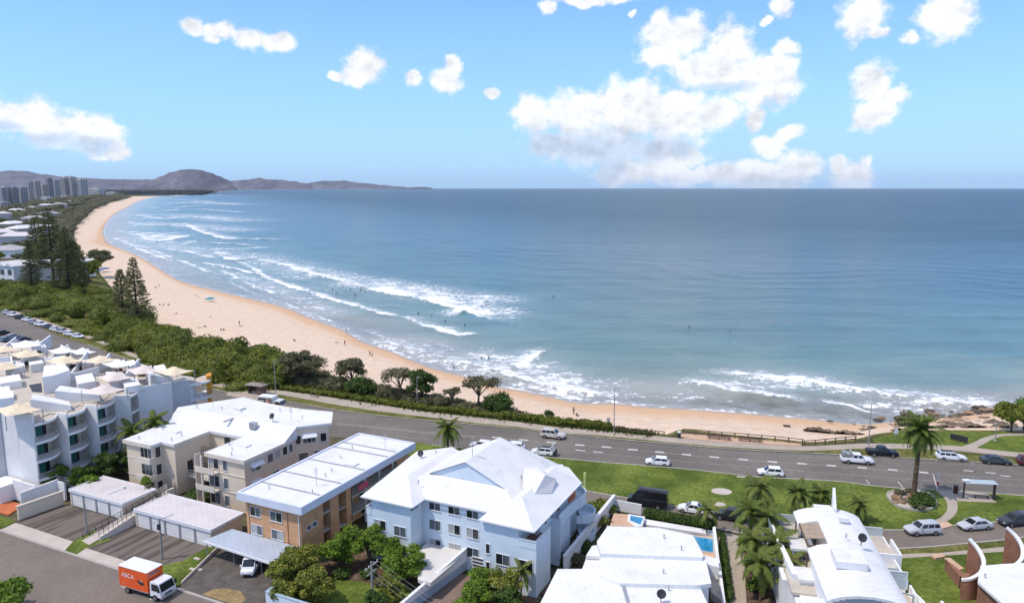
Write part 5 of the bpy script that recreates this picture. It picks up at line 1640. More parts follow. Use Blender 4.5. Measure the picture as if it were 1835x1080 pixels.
    def sweep2(m):
        c = (-32.0, 88.4)
        for k in range(9):
            q0, q1 = R(-80 + 22 * k), R(-80 + 22 * (k + 1))
            p, q = (c[0] + 2.2 * math.cos(q0), c[1] + 2.2 * math.sin(q0)), (c[0] + 2.2 * math.cos(q1), c[1] + 2.2 * math.sin(q1))
            pi, qi = (c[0] + 2.05 * math.cos(q0), c[1] + 2.05 * math.sin(q0)), (c[0] + 2.05 * math.cos(q1), c[1] + 2.05 * math.sin(q1))
            for z in (0.1, 2.9):
                m.prism([p, q, qi, pi], z, z + 1.1)
                m.prism([c, pi, qi], z, z + .15)
    part(t, 'round_balcony', m_blue_wall, sweep2)
    part(t, 'orange_wall', M('orange_render', (0.72, 0.20, 0.06), var=.06), lambda m: m.box(-32.59, -32.5, 85.6, 88.0, 5.9, EZ - .1))
    part(t, 'fin', M('lime_render', (0.45, 0.50, 0.16), var=.06), lambda m: m.box(-31.9, -31.6, 89.4, 89.7, 5.9, 8.8))
    for a, b, z, k in ((-54.0, 83.5, 9.0, 'dish'), (-52.4, 84.8, 9.7, 'pipe'), (-37.4, 81.2, 10.0, 'pipe'), (-43.6, 79.5, RZ_ - .05, 'mast'), (-49, 75.0, 9.6, 'pipe')):
        roof_vent(t, AZ, a, b, z, k)
    part(t, 'drainpipe', m_frame_white, lambda m: (m.bar((-47.9, 74.2, .1), (-47.9, 74.2, EZ), .09), m.bar((-31.26, 72.9, .1), (-31.26, 72.9, 6.6), .09)))
    return t
blue()
# raised deck and its blue driveway wall
t = bthing('ramp_deck', 'pale concrete deck with blue side wall beside the brown driveway', 'deck', AZ, -44, 69, 0)
part(t, 'deck', M('white_concrete', (0.62, 0.60, 0.57), var=.06, scale=.4, stain=.2), lambda m: m.prism([(-47.4, 71.4), (-43.6, 66.2), (-41.9, 66.2), (-41.7, 74.28), (-47.4, 74.28)], 1.9, 2.3))
part(t, 'side_wall', m_blue_dark, lambda m: m.prism([(-41.9, 74.25), (-41.65, 74.25), (-43.6, 57.0), (-43.85, 57.0)], 0, [2.75, 2.75, 1.15, 1.15]))
part(t, 'wall_cap', m_frame_white, lambda m: m.prism([(-42.0, 74.25), (-41.6, 74.25), (-43.55, 57.0), (-43.95, 57.0)], 1.16, [2.85, 2.85, 1.25, 1.25]))
t = bthing('garden_wall', 'light blue rendered garden wall along the lower street', 'wall', AZ, -51, 58.5, 0)
part(t, 'wall', m_blue_wall, lambda m: (m.box(-58.4, -44.2, 57.4, 57.65, 0, 1.7), m.box(-58.4, -58.15, 57.65, 61.5, 0, 1.7)))
part(t, 'wall_cap', m_blue_dark, lambda m: (m.box(-58.45, -44.2, 57.35, 57.7, 1.7, 1.78), m.box(-58.45, -58.1, 57.7, 61.5, 1.7, 1.78)))

# ---- low white units with the two pools
def units():
    t = bthing('unit_block', 'white flat roofed units stepping down in levels with two small pools', 'townhouses', AZ, -21, 84, 0)
    def wp(z, pix):
        return [tuple(U(x, y, z))[:2] for x, y in pix]
    def roof(z, pix, zb, wall=m_white_wall):
        pts = wp(z, pix)
        c = Vector((sum(p[0] for p in pts) / len(pts), sum(p[1] for p in pts) / len(pts)))
        inn = [(c.x + (p[0] - c.x) * .96, c.y + (p[1] - c.y) * .96) for p in pts]
        part(t, 'wall', wall, lambda m: m.prism(inn, 0, z - .2), 0)
        part(t, 'roof', m_unit_roof, lambda m: m.prism(pts, zb, z), 0)
    roof(6.3, [(1088.4, 942.5), (1179.5, 945.5), (1241.6, 959), (1261.2, 995), (1258, 998), (1076, 991), (1069.7, 969)], 5.85)
    roof(5.85, [(1076, 993), (1264, 998.5), (1274.7, 1044.5), (1250, 1048), (1111, 1044), (1076, 1030)], 5.4)
    roof(5.4, [(999, 1018.5), (1112, 1018.5), (1112, 1041), (1251, 1043.5), (1268.6, 1082), (1290, 1140), (1040, 1170), (930, 1150), (962, 1092)], 5.0)
    part(t, 'side_roof', m_unit_roof, lambda m: m.prism(wp(4.9, [(1061, 977), (1070, 976), (1078, 992), (1076, 996), (1050, 995)]), 4.5, 4.9), 0)
    part(t, 'side_wall', m_white_wall, lambda m: m.prism(wp(4.5, [(1062, 978), (1070, 977), (1078, 995), (1078, 1020), (1043, 1018), (1051, 996)]), 0, 4.4), 0)
    part(t, 'roof_step', m_unit_roof, lambda m: m.prism(wp(4.6, [(1048, 1008), (1076, 1009), (1078, 1020), (1043, 1019)]), 4.42, 4.6), 0)
    # boundary wall, terrace, front hedge wall
    part(t, 'boundary_wall', m_white_wall, lambda m: (m.box(-30.5, -30.25, 78.6, 98.7, 0, 2.2), m.box(-30.25, -26.2, 98.5, 98.7, 0, 1.6)))
    part(t, 'wall_cap', m_frame_white, lambda m: m.box(-30.6, -30.15, 78.6, 98.75, 2.2, 2.3))
    part(t, 'terrace', m_peach, lambda m: m.prism(wp(.9, [(1100, 919), (1126, 921), (1147, 943), (1240, 957), (1290, 962), (1283, 1000), (1240, 990), (1090, 950)]), 0, .9), 0)
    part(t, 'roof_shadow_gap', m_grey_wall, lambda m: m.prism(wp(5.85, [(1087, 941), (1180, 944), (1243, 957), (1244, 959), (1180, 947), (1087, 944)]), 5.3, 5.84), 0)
    part(t, 'right_wall', m_white_wall, lambda m: m.prism(wp(1.9, [(1277, 944), (1282, 942), (1289, 1000), (1292, 1016), (1303, 1100), (1298, 1100), (1287, 1016), (1283, 1000)]), 0, 1.9), 0)
    part(t, 'stair_court', m_beige, lambda m: m.prism(wp(1.0, [(1268, 1016), (1288, 1017), (1296, 1078), (1275, 1060)]), 0, 1.0), 0)
    part(t, 'right_terrace', m_white_wall, lambda m: m.prism(wp(2.6, [(1262, 994), (1286, 1000), (1288, 1013), (1266, 1010)]), 0, 2.6), 0)
    part(t, 'terrace_rail', m_frame_white, lambda m: m.prism(wp(3.3, [(1266, 1007), (1289, 1013), (1289, 1016), (1266, 1010)]), 2.55, 3.3), 0)
    # pools
    pc = part(t, 'spa_coping', m_frame_white, lambda m: m.prism(wp(1.0, [(1126, 920), (1156, 925), (1151, 942), (1139, 943), (1124, 932)]), 0, 1.0), 0)
    mb = MB(); mb.prism(wp(1.06, [(1130, 922.5), (1152.5, 927), (1147.4, 938.5), (1129, 931)]), .9, 1.03); mb.build('spa_water', m_pool, pc)
    pc = part(t, 'pool_coping', m_concrete, lambda m: m.prism(wp(1.0, [(1240, 957), (1280, 963), (1281, 990), (1256, 988)]), 0, 1.0), 0)
    mb = MB(); mb.prism(wp(1.06, [(1243.6, 960), (1277, 965), (1278, 988), (1257.5, 985)]), .9, 1.03); mb.build('pool_water', m_pool, pc)
    for x, y, z, k in ((1190, 964, 6.3, 'pipe'), (1221, 985, 6.3, 'pipe'), (1189, 1027, 5.85, 'pipe'), (1198, 1058, 5.4, 'pipe'), (1184, 1078, 5.4, 'dish'), (1121, 1066, 5.4, 'duct')):
        p = U(x, y, z)
        roof_vent(t, 0, p.x, p.y, z - .02, k)
    part(t, 'hedge_planter', m_white_wall, lambda m: m.prism(wp(.9, [(1155, 922.5), (1277, 943), (1277, 950), (1156, 932)]), 0, .35), 0)
    return t
units()

# ---- white house with the vaulted roof
A2 = 12.0
def vault_house():
    t = bthing('house', 'white house with long vaulted white roof, roof terraces and slatted pergola', 'house', A2, 20, 80, 0)
    x0, x1, y0, y1, ze, zc = 16.2, 23.7, 70.6, 90.3, 7.6, 9.2
    def arc(x):
        s = (x - (x0 + x1) / 2) / ((x1 - x0) / 2)
        return ze + (zc - ze) * math.sqrt(max(0, 1 - .80 * s * s)) - (zc - ze) * .447
    xs = [x0 + (x1 - x0) * i / 14 for i in range(15)]
    cut = (16.2, 18.6, 80.9, 86.6)            # opening under the pergola
    def vault(m):
        for p, q in zip(xs, xs[1:]):
            for (ya, yb) in ((y0 - .4, cut[2]), (cut[3], y1)):
                m.prism([(p, ya), (q, ya), (q, yb), (p, yb)], min(arc(p), arc(q)) - .25, [arc(p), arc(q), arc(q), arc(p)])
            if (p + q) / 2 > cut[1]:
                m.prism([(p, cut[2]), (q, cut[2]), (q, cut[3]), (p, cut[3])], min(arc(p), arc(q)) - .25, [arc(p), arc(q), arc(q), arc(p)])
    part(t, 'vault_roof', m_white_roof_side, vault, A2)
    part(t, 'wall', m_white_wall, lambda m: (m.box(x0 + 2.6, x1 - .3, y0 + .3, y1 - 1.2, 0, ze - .75), m.box(x0 + .3, x0 + 2.6, y0 + .3, cut[2] - 1.0, 0, ze - .75)), A2)
    def gab(m):
        n = len(xs)
        m.poly([(xs[0] + .3, y0 + .25, 0)] + [(xs[-1] - .3, y0 + .25, 0)] + [(min(max(x, x0 + .3), x1 - .3), y0 + .25, arc(x) - .26) for x in reversed(xs)])
    part(t, 'gable_wall', m_grey_wall, gab, A2)
    part(t, 'ridge_fin', m_white_wall, lambda m: m.prism([(20.6, 89.2), (20.9, 89.2), (20.9, 90.6), (20.6, 90.6)], 8.3, [8.9, 8.9, 11.0, 11.0]), A2)
    part(t, 'flat_fin_roof', m_white_roof_side, lambda m: m.box(18.6, 20.6, 90.35, 91.2, 8.2, 8.45), A2)
    part(t, 'roof_hatch', m_white_roof, lambda m: m.box(18.0, 21.0, 75.2, 78.2, 8.5, 9.25), A2)
    part(t, 'skylight_frame', m_frame_white, lambda m: m.box(20.6, 21.6, 86.2, 87.0, 8.6, 9.12), A2)
    # pergola over the cut
    pg = part(t, 'pergola', m_timber, lambda m: [m.bar((cut[0] + .1, cut[2] + .1, ze), (cut[0] + .1, cut[2] + .1, ze - 2.5), .14), m.bar((cut[1] - .1, cut[2] + .1, ze + .5), (cut[1] - .1, cut[3], ze + .5), .16), m.bar((cut[0] + .1, cut[2], ze + .2), (cut[0] + .1, cut[3], ze + .2), .16), m.bar((cut[0] + .1, cut[2], ze + .3), (cut[1], cut[2], ze + .5), .16)], A2)
    m_slat = M('tan_slats', (0.42, 0.33, 0.24), var=.12, scale=2)
    for k in range(12):
        b = cut[2] + 1.7 + k * .32
        mb = MB(A2); mb.bar((cut[0] + .1, b, ze + .36), (cut[1] - .1, b, ze + .62), .20, .06); mb.build('slat', m_slat, pg)
    part(t, 'deck_floor', m_beige, lambda m: m.box(14.0, 18.6, 76, 90.3, 4.6, 4.9), A2)
    part(t, 'inner_wall', m_cream_trim, lambda m: (m.box(18.55, 18.68, 80.6, 87, 4.9, 8.0), m.box(16.3, 18.6, 86.6, 86.75, 4.9, 7.9)), A2)
    window(t, A2, 17.4, 86.58, 5.0, 1.8, 2.2, 'front', 'mm')
    # lower left wing with parapets, glass balustrades and terraces
    part(t, 'wing_wall', m_white_wall, lambda m: (m.prism([(13.2, 93.2), (13.6, 93.2), (15.0, 78.6), (14.4, 78.6)], 0, [6.0, 6.0, 5.6, 5.6]), m.box(14.3, 16.4, 72, 79.0, 0, 4.4), m.box(13.5, 18.6, 79.0, 92.6, 0, 4.6)), A2)
    part(t, 'wing_roof', m_white_roof_side, lambda m: (m.box(15.0, 17.6, 83.4, 86.2, 5.9, 6.2), m.box(14.9, 16.8, 77.6, 80.4, 5.3, 5.6)), A2)
    part(t, 'wing_wall', m_white_wall, lambda m: (m.box(15.2, 17.4, 83.6, 86.0, 4.6, 5.9), m.box(15.0, 16.7, 77.8, 80.2, 4.4, 5.3)), A2)
    window(t, A2, 16.2, 83.58, 4.75, 1.6, 1.0, 'front', 'mm')
    gl = part(t, 'glass_balustrade', m_glass_clear, lambda m: (m.box(13.4, 17.0, 93.0, 93.05, 4.9, 5.9), m.box(13.35, 13.4, 88, 93.0, 5.9, 6.5)), A2)
    part(t, 'balustrade_rail', m_frame_white, lambda m: (m.box(13.4, 17.0, 92.98, 93.08, 5.9, 5.98)), A2)
    part(t, 'front_terrace', m_concrete, lambda m: m.box(13.6, 17.6, 87.0, 93.0, 4.6, 4.92), A2)
    for a, b in ((16.6, 90.2), (17.9, 87.4)):
        part(t, 'terrace_post', m_dark_metal, lambda m: m.bar((a, b, 4.9), (a, b, 7.6), .14), A2)
    part(t, 'curved_step', m_white_wall, lambda m: [m.box(14.6 + .1 * k, 17.4, 74.6 + .5 * k, 75.1 + .5 * k, 4.2, 4.75 - .04 * k) for k in range(4)], A2)
    # small sail and wall further down on the left
    part(t, 'front_wing', m_white_wall, lambda m: (m.box(14.6, 16.5, 66.6, 73.0, 0, 5.4),), A2)
    part(t, 'front_wing_roof', m_white_roof, lambda m: m.prism([(14.4, 66.4), (16.7, 66.4), (16.7, 73.2), (14.4, 73.2)], 5.4, [5.6, 6.2, 6.2, 5.6]), A2)
    # right terraces
    def rt(m):
        m.box(23.4, 27.0, 84.8, 91.5, 0, 4.9); m.box(23.4, 26.2, 80.0, 84.8, 0, 4.4); m.box(23.4, 26.6, 75.6, 80.0, 0, 4.0); m.box(23.4, 28.6, 70.6, 75.6, 0, 3.6)
    part(t, 'terrace', m_white_wall, rt, A2)
    part(t, 'terrace_floor', m_concrete, lambda m: (m.box(23.6, 26.8, 85.0, 91.3, 4.9, 4.93), m.box(23.6, 26.4, 75.8, 79.8, 4.0, 4.03), m.box(23.6, 28.4, 70.8, 75.4, 3.6, 3.63)), A2)
    part(t, 'terrace_parapet', m_white_wall, lambda m: (m.box(26.8, 27.05, 84.8, 88.4, 4.9, 6.1), m.box(24.6, 27.05, 84.6, 84.8, 4.4, 6.0), m.box(26.2, 26.4, 80.0, 84.6, 4.4, 5.4), m.box(28.4, 28.65, 70.6, 76.6, 3.6, 5.4), m.box(25.2, 28.4, 70.5, 70.7, 3.6, 4.7), m.box(26.5, 26.7, 75.6, 80.0, 4.0, 5.0)), A2)
    part(t, 'glass_balustrade', m_glass_clear, lambda m: (m.box(23.6, 26.8, 91.4, 91.45, 4.95, 5.95), m.box(24.4, 26.2, 80.0, 80.05, 4.4, 6.3), m.box(24.0, 26.2, 82.6, 82.65, 4.4, 5.4)), A2)
    part(t, 'balustrade_rail', m_frame_white, lambda m: (m.box(23.6, 26.8, 91.37, 91.48, 5.95, 6.02), m.box(24.3, 26.3, 79.96, 80.08, 6.3, 6.4), m.box(24.3, 24.4, 79.96, 80.08, 4.4, 6.3), m.box(26.2, 26.3, 79.96, 80.08, 4.4, 6.3)), A2)
    part(t, 'curved_wall', m_white_wall, lambda m: [m.prism([(26.2 + .5 * math.sin(k * .3), 78.2 - k * .45), (26.45 + .5 * math.sin(k * .3), 78.2 - k * .45), (26.45 + .5 * math.sin(k * .3 + .3), 77.75 - k * .45), (26.2 + .5 * math.sin(k * .3 + .3), 77.75 - k * .45)], 4.0, 5.2) for k in range(9)], A2)
    for a, b, z in ((27.06, 86.6, 5.4), (26.2, 70.49, 4.0), (27.6, 70.49, 3.9)):
        part(t, 'wall_vent', m_frame_dark, lambda m: m.box(a - (.02 if a > 27 and b > 80 else .25), a + (.02 if a > 27 and b > 80 else .25), b - (.25 if b > 80 else .02), b + (.25 if b > 80 else .01), z, z + .4), A2)
    for a, b in ((24.0, 88), (24.0, 83.2), (24.0, 77.6), (25.0, 74.0)):
        part(t, 'roof_strut', m_metal, lambda m: (m.bar((a, b, 4), (a, b, 7.0), .1), m.bar((a, b, 7.0), (23.5, b, 7.3), .1)), A2)
    part(t, 'side_roof', m_white_roof, lambda m: m.prism([(23.8, 66), (27.6, 66), (25.6, 70.4), (23.8, 70.4)], 3.2, [4.6, 3.4, 3.4, 4.6]), A2)
    p = U(1543, 975, 8.9)
    roof_vent(t, 0, p.x, p.y, 8.75, 'dish'); roof_vent(t, 0, p.x - .9, p.y + 1.6, 8.85, 'pipe')
    return t
vault_house()

# ---- red brick house at the right edge
def brick_house():
    c = U(1770, 1040, 3.5)
    t = thing('house', 'red brick house with curved brick parapets capped in white and flat white roof', 'house', (c.x, c.y, 0))
    def wp(z, pix):
        return [tuple(U(x, y, z))[:2] for x, y in pix]
    part(t, 'roof', m_unit_roof, lambda m: m.prism(wp(4.0, [(1757, 1013), (1800, 1009.5), (1900, 1004), (1960, 1080), (1830, 1110), (1752, 1041)]), 3.7, 4.0), 0)
    part(t, 'wall', m_red_brick, lambda m: m.prism(wp(3.7, [(1760, 1016), (1900, 1008), (1955, 1078), (1830, 1104), (1753, 1042)]), 0, 3.7), 0)
    def horn(px, k):
        # a free-standing curved wall: high at the back, sweeping down and round to the front
        P = [Vector((x, y, 0)) for x, y in wp(1.6, px)]
        P = smooth_line(P, 5)
        n = len(P)
        hs = [1.3 + 2.7 * (1 - i / (n - 1)) ** 1.3 + .9 for i in range(n)]
        wl, cp = MB(), MB()
        o = offset_line(P, .28)
        for i in range(n - 1):
            q = [(P[i].x, P[i].y), (P[i + 1].x, P[i + 1].y), (o[i + 1].x, o[i + 1].y), (o[i].x, o[i].y)]
            wl.prism(q, 0, [hs[i], hs[i + 1], hs[i + 1], hs[i]] if sum(q[a][0] * q[(a + 1) % 4][1] - q[(a + 1) % 4][0] * q[a][1] for a in range(4)) > 0 else [hs[i], hs[i + 1], hs[i + 1], hs[i]])
            cp.bar((*(P[i] + (o[i] - P[i]) * .5).xy, hs[i] + .1), (*(P[i + 1] + (o[i + 1] - P[i + 1]) * .5).xy, hs[i + 1] + .1), .42, .24)
        wl.build('curved_wall', m_red_brick, t); cp.build('wall_cap', m_frame_white, t)
    horn([(1731, 1012), (1746, 1020), (1757, 1034), (1753, 1046), (1737, 1050), (1722, 1047)], 0)
    horn([(1798, 990), (1814, 996), (1826, 1008), (1826, 1021), (1812, 1027), (1793, 1021)], 1)
    part(t, 'garden_wall', m_red_brick, lambda m: m.prism(wp(1.3, [(1694, 1003), (1702, 1003), (1727, 1030), (1720, 1035)]), 0, 1.5), 0)
    part(t, 'wall_cap', m_peach, lambda m: m.prism(wp(1.6, [(1692, 999), (1703, 999), (1728, 1018), (1720, 1020)]), 1.5, 1.62), 0)
    part(t, 'entry_step', m_peach, lambda m: m.prism(wp(.3, [(1668, 993), (1688, 990), (1694, 996), (1676, 999)]), 0, .3), 0)
    part(t, 'pier', m_red_brick, lambda m: m.prism(wp(1.5, [(1722, 1036), (1736, 1036), (1736, 1050), (1722, 1050)]), 0, 2.2), 0)
    roof_vent(t, 0, U(1765, 1035, 4).x, U(1765, 1035, 4).y, 3.98, 'pipe')
brick_house()

# ---- white terraced apartments at the left
A3 = 41.0
m_sail_cream = M('cream_sail_cloth', (0.72, 0.60, 0.42), var=.05, scale=.5)
m_sail_pink = M('pale_pink_sail_cloth', (0.66, 0.57, 0.51), var=.05, scale=.5)
m_sail_white = M('white_sail_cloth', (0.80, 0.80, 0.79), var=.03, scale=.5)
m_teal = M('teal_blind', (0.012, 0.10, 0.085), var=.15, scale=2)
m_orange_fin = M('ochre_render', (0.62, 0.27, 0.03), var=.06)
def wpix(z, pix):
    return [tuple(U(x, y, z))[:2] for x, y in pix]

def sail(parent, x, y, z, size, mat, az):
    """shade sail: four corners drawn out, centre raised, on thin posts"""
    p = U(x, y, z + 1.0)
    mb = MB()
    t0 = R(az)
    N = 6
    def pt(i, j):
        u, v = i / N * 2 - 1, j / N * 2 - 1
        pin = 1 - .16 * (1 - u * u) * (v * v) - .0
        pin2 = 1 - .16 * (1 - v * v) * (u * u)
        xx, yy = u * size * pin2, v * size * .8 * pin
        zz = z + 1.1 * (1 - max(abs(u), abs(v))) ** 1.3 + .25 * (u * u * v * v) - .1
        return (p.x + xx * math.cos(t0) + yy * math.sin(t0), p.y - xx * math.sin(t0) + yy * math.cos(t0), zz)
    for i in range(N):
        for j in range(N):
            mb.poly([pt(i, j), pt(i + 1, j), pt(i + 1, j + 1), pt(i, j + 1)])
    o = mb.build('shade_sail', mat, parent, True)
    for i, j in ((0, 0), (N, 0), (N, N), (0, N)):
        q = pt(i, j)
        ps = MB(); ps.bar((q[0], q[1], 12.0), q, .09)
        ps.build('sail_post', m_metal, o)

def white_flats():
    t = bthing('apartment_block', 'big white terraced apartments with scalloped balconies and rooftop shade sails', 'apartments', A3, -133, 46, 0)
    Q = [(-123.6, 32.6), (-124.6, 37.3), (-125.6, 42.0), (-128.2, 48.1)]
    Rr = [(-126.5, 36.6), (-127.9, 41.2), (-129.4, 46.2), (-130.3, 50.4)]
    poly = [(-134, 27.5), (-131.4, 30.6)]
    for (aq, bq), (ar, br) in zip(Q, Rr):
        poly += [(aq, bq), (aq - .35, bq + .15), (aq - 2.8, bq + 1.3), (ar - 1.3, br - .5), (ar, br)]
    poly += [(-129.5, 55.9)]
    far = [T41(*p) for p in wpix(12, [(345, 674), (240, 658), (130, 637), (60, 621), (-80, 600)])]
    poly2 = poly + [(-128.2, 58.5), (-131.0, 61.0)] + far + [(-210, 20), (-160, 10)]
    part(t, 'wall', m_white_wall, lambda m: m.prism(poly2, 0, 11.75), A3)
    inn = [(p[0], p[1]) for p in poly2]
    part(t, 'roof_terrace', m_beige, lambda m: m.prism(inn, 11.76, 11.9), A3)
    part(t, 'end_wall', m_grey_wall, lambda m: (m.prism([(-129.45, 55.95), (-128.1, 58.5), (-128.3, 58.7), (-129.7, 56.1)], 0, 12.6), m.prism([(-134.1, 27.3), (-131.3, 30.4), (-131.2, 30.2), (-134.0, 27.1)], 0, 13.3)), A3)
    part(t, 'fin_wall', m_white_wall, lambda m: m.prism([(-131.3, 30.4), (-123.7, 32.5), (-123.9, 32.8), (-131.5, 30.7)], 0, 13.4), A3)
    for i in range(3):
        part(t, 'fin_wall', m_white_wall, lambda m: m.prism([(Rr[i][0] + .05, Rr[i][1] - .02), (Q[i + 1][0] + .1, Q[i + 1][1] - .02), (Q[i + 1][0] - .1, Q[i + 1][1] + .2), (Rr[i][0] - .1, Rr[i][1] + .2)], 0, 12.15), A3)
    part(t, 'parapet', m_white_wall, lambda m: (m.prism([(-130.35, 50.3), (-129.4, 55.9), (-129.6, 56), (-130.55, 50.4)], 11.7, 12.6), m.prism([(-129.4, 55.9), (-128.0, 58.5), (-128.2, 58.6), (-129.6, 56)], 12.6, 12.8)), A3)
    for i, ((aq, bq), (ar, br)) in enumerate(zip(Q, Rr)):
        bow = .9 if i < 3 else .1
        arc = []
        for k in range(9):
            s = k / 8
            a, b = aq + (ar - aq) * s, bq + (br - bq) * s
            w = math.sin(math.pi * s) * bow
            n = Vector((br - bq, -(ar - aq))).normalized()
            arc.append((a + n.x * w, b + n.y * w))
        back = [(ar - 1.2, br - .45), (aq - 2.7, bq + 1.25)]
        for f, z in enumerate((11.75, 8.85, 5.95, 3.05)):
            nm = 'balcony_roof' if f == 0 else 'balcony_slab'
            s = part(t, nm, m_beige if f == 0 else m_white_wall, lambda m: m.prism(arc + back, z - .22, z), A3)
            e = MB(A3)
            for p, q in zip(arc, arc[1:]):
                e.bar((p[0], p[1], z - .06), (q[0], q[1], z - .06), .18, .40)
            e.build('slab_edge', m_white_wall, s)
            if f:
                e = MB(A3)
                for p, q in zip(arc, arc[1:]):
                    for u in (0, .33, .66):
                        x_, y_ = p[0] + (q[0] - p[0]) * u, p[1] + (q[1] - p[1]) * u
                        e.bar((x_, y_, z), (x_, y_, z + .95), .035)
                    e.bar((p[0], p[1], z + .5), (q[0], q[1], z + .5), .03)
                    e.bar((p[0], p[1], z + .97), (q[0], q[1], z + .97), .07)
                e.build('balustrade', m_metal, s)
                e = MB(A3)
                e.prism([(aq - 2.74, bq + 1.24), (ar - 1.25, br - .56), (ar - 1.22, br - .60), (aq - 2.70, bq + 1.18)], z + .01, z + 2.65)
                e.prism([(ar - 1.25, br - .62), (ar - .02, br - .1), (ar + .0, br - .16), (ar - 1.22, br - .68)], z + .01, z + 2.65)
                e.build('recess_wall', m_cream_trim, s)
                if i < 3:
                    # teal blind at the left of each balcony, dark door beside it
                    bw = .85 if f < 3 else 1.2
                    e = MB(A3)
                    p0, p1 = Vector((aq - .5, bq + .35)), Vector((ar - .8, br - .3))
                    d = (p1 - p0)
                    q1 = p0 + d * .34
                    e.prism([tuple(p0), tuple(q1), (q1.x - .12, q1.y + .05), (p0.x - .12, p0.y + .05)], z + .7, z + 2.35)
                    e.build('blind', m_teal, s)
                    e = MB(A3)
                    p2 = Vector((aq - 2.5, bq + 1.1)); p3 = Vector((ar - 1.15, br - .55))
                    q2 = p2.lerp(p3, .15); q3 = p2.lerp(p3, .6)
                    e.prism([(q2.x + .12, q2.y), (q3.x + .12, q3.y), (q3.x + .06, q3.y), (q2.x + .06, q2.y)], z + .05, z + 2.2)
                    e.build('balcony_door', m_glass_dark, s)
    # left grey face windows
    for z in (9.6, 6.9, 4.0, 1.2):
        e = MB(A3)
        e.prism([(-133.0, 28.35), (-132.0, 29.45), (-131.93, 29.4), (-132.93, 28.3)], z, z + 1.6)
        e.build('window', m_glass_pale, t)
    # side windows on the plain wall
    for (s0, s1, z) in ((.40, .66, 5.2),):
        p0, p1 = Vector((-130.3, 50.4)), Vector((-129.5, 55.9))
        a_, b_ = p0.lerp(p1, s0), p0.lerp(p1, s1)
        e = MB(A3); e.prism([(a_.x + .05, a_.y), (b_.x + .05, b_.y), (b_.x - .05, b_.y), (a_.x - .05, a_.y)], z, z + 1.3)
        e.build('window', m_glass_mid, t)
    # round balconies at the seaward end with the ochre fin
    c = (-131.6, 60.6)
    for z in (11.7, 8.8, 5.9, 3.0):
        arc = [(c[0] + 3.4 * math.cos(R(q)), c[1] + 3.4 * math.sin(R(q))) for q in range(-35, 121, 15)]
        s = part(t, 'balcony_slab', m_white_wall, lambda m: m.prism([c] + arc, z - .35, z), A3)
        if z > 11:
            part(t, 'balcony_roof', m_concrete, lambda m: m.prism([c] + [(c[0] + (p[0] - c[0]) * .93, c[1] + (p[1] - c[1]) * .93) for p in arc], z, z + .02), A3)
        else:
            e = MB(A3)
            for p, q in zip(arc, arc[1:]):
                e.bar((p[0], p[1], z + .95), (q[0], q[1], z + .95), .07); e.bar((p[0], p[1], z), (p[0], p[1], z + .95), .06)
                e.bar((p[0], p[1], z + .5), (q[0], q[1], z + .5), .04)
            e.build('balcony_railing', m_metal, s)
    f = wpix(12.2, [(369, 671), (378, 669), (379, 674), (370, 676)])
    part(t, 'ochre_fin', m_orange_fin, lambda m: m.prism(f, 0, 12.4), 0)
    # roof walls: footprints surveyed on the terrace
    def vol(name, pix, hs, mat=m_white_wall):
        return part(t, name, mat, lambda m: m.prism(wpix(11.9, pix), 11.85, hs), 0)
    def svol(pix, hs, mat=m_white_wall, name='roof_wall'):
        q = wpix(11.9, pix)
        area = sum(q[i][0] * q[(i + 1) % len(q)][1] - q[(i + 1) % len(q)][0] * q[i][1] for i in range(len(q)))
        return part(t, name, mat, lambda m: m.prism(q, 11.85, hs), 0)
    svol([(57, 739), (128, 735), (124, 727), (62, 729)], [14.1, 12.7, 12.7, 14.1])
    svol([(100, 722), (180, 717), (173, 708), (110, 712)], [14.0, 12.8, 12.8, 14.0])
    svol([(79, 706), (100, 702), (128, 692), (118, 679), (82, 684)], 14.9, name='stair_house')
    svol([(267, 691), (275, 693), (308, 687), (303, 678), (262, 680)], [14.2, 14.2, 12.8, 12.8, 14.0], name='stair_house')
    svol([(0, 745), (28, 741), (26, 729), (-8, 732)], 14.6, name='stair_house')
    # further stepped rooms and stair houses on the terraces
    for pix, hs in [([(2,700),(40,694),(36,684),(-2,690)], [13.2,13.2,13.4,13.4]), ([(10,672),(46,666),(42,656),(6,662)], [13.6,13.1,13.1,13.6]), ([(140,700),(172,694),(166,684),(136,690)], [13.1,13.1,13.6,13.6]), ([(196,690),(226,684),(219,675),(190,681)], [13.5,13.0,13.0,13.5]), ([(225,705),(252,700),(246,691),(220,696)], [13.0,13.0,13.5,13.5]),
                    ([(56,668),(80,664),(76,655),(52,659)], [13.5,13.5,13.1,13.1]), ([(100,664),(124,660),(118,651),(95,655)], [13.1,13.1,13.6,13.6]), ([(148,664),(166,660),(161,652),(143,656)], [13.5,13.0,13.0,13.5]), ([(232,668),(246,665),(241,658),(227,661)], [13.1,13.1,13.5,13.5]), ([(60,636),(84,632),(78,624),(55,628)], [13.2,13.2,13.6,13.6]), ([(0,722),(22,718),(18,708),(-6,712)], [13.1,13.1,13.6,13.6]), ([(280,676),(300,673),(295,666),(276,669)], [13.1,13.1,13.4,13.4])]:
        svol(pix, hs, m_white_wall, 'roof_room')
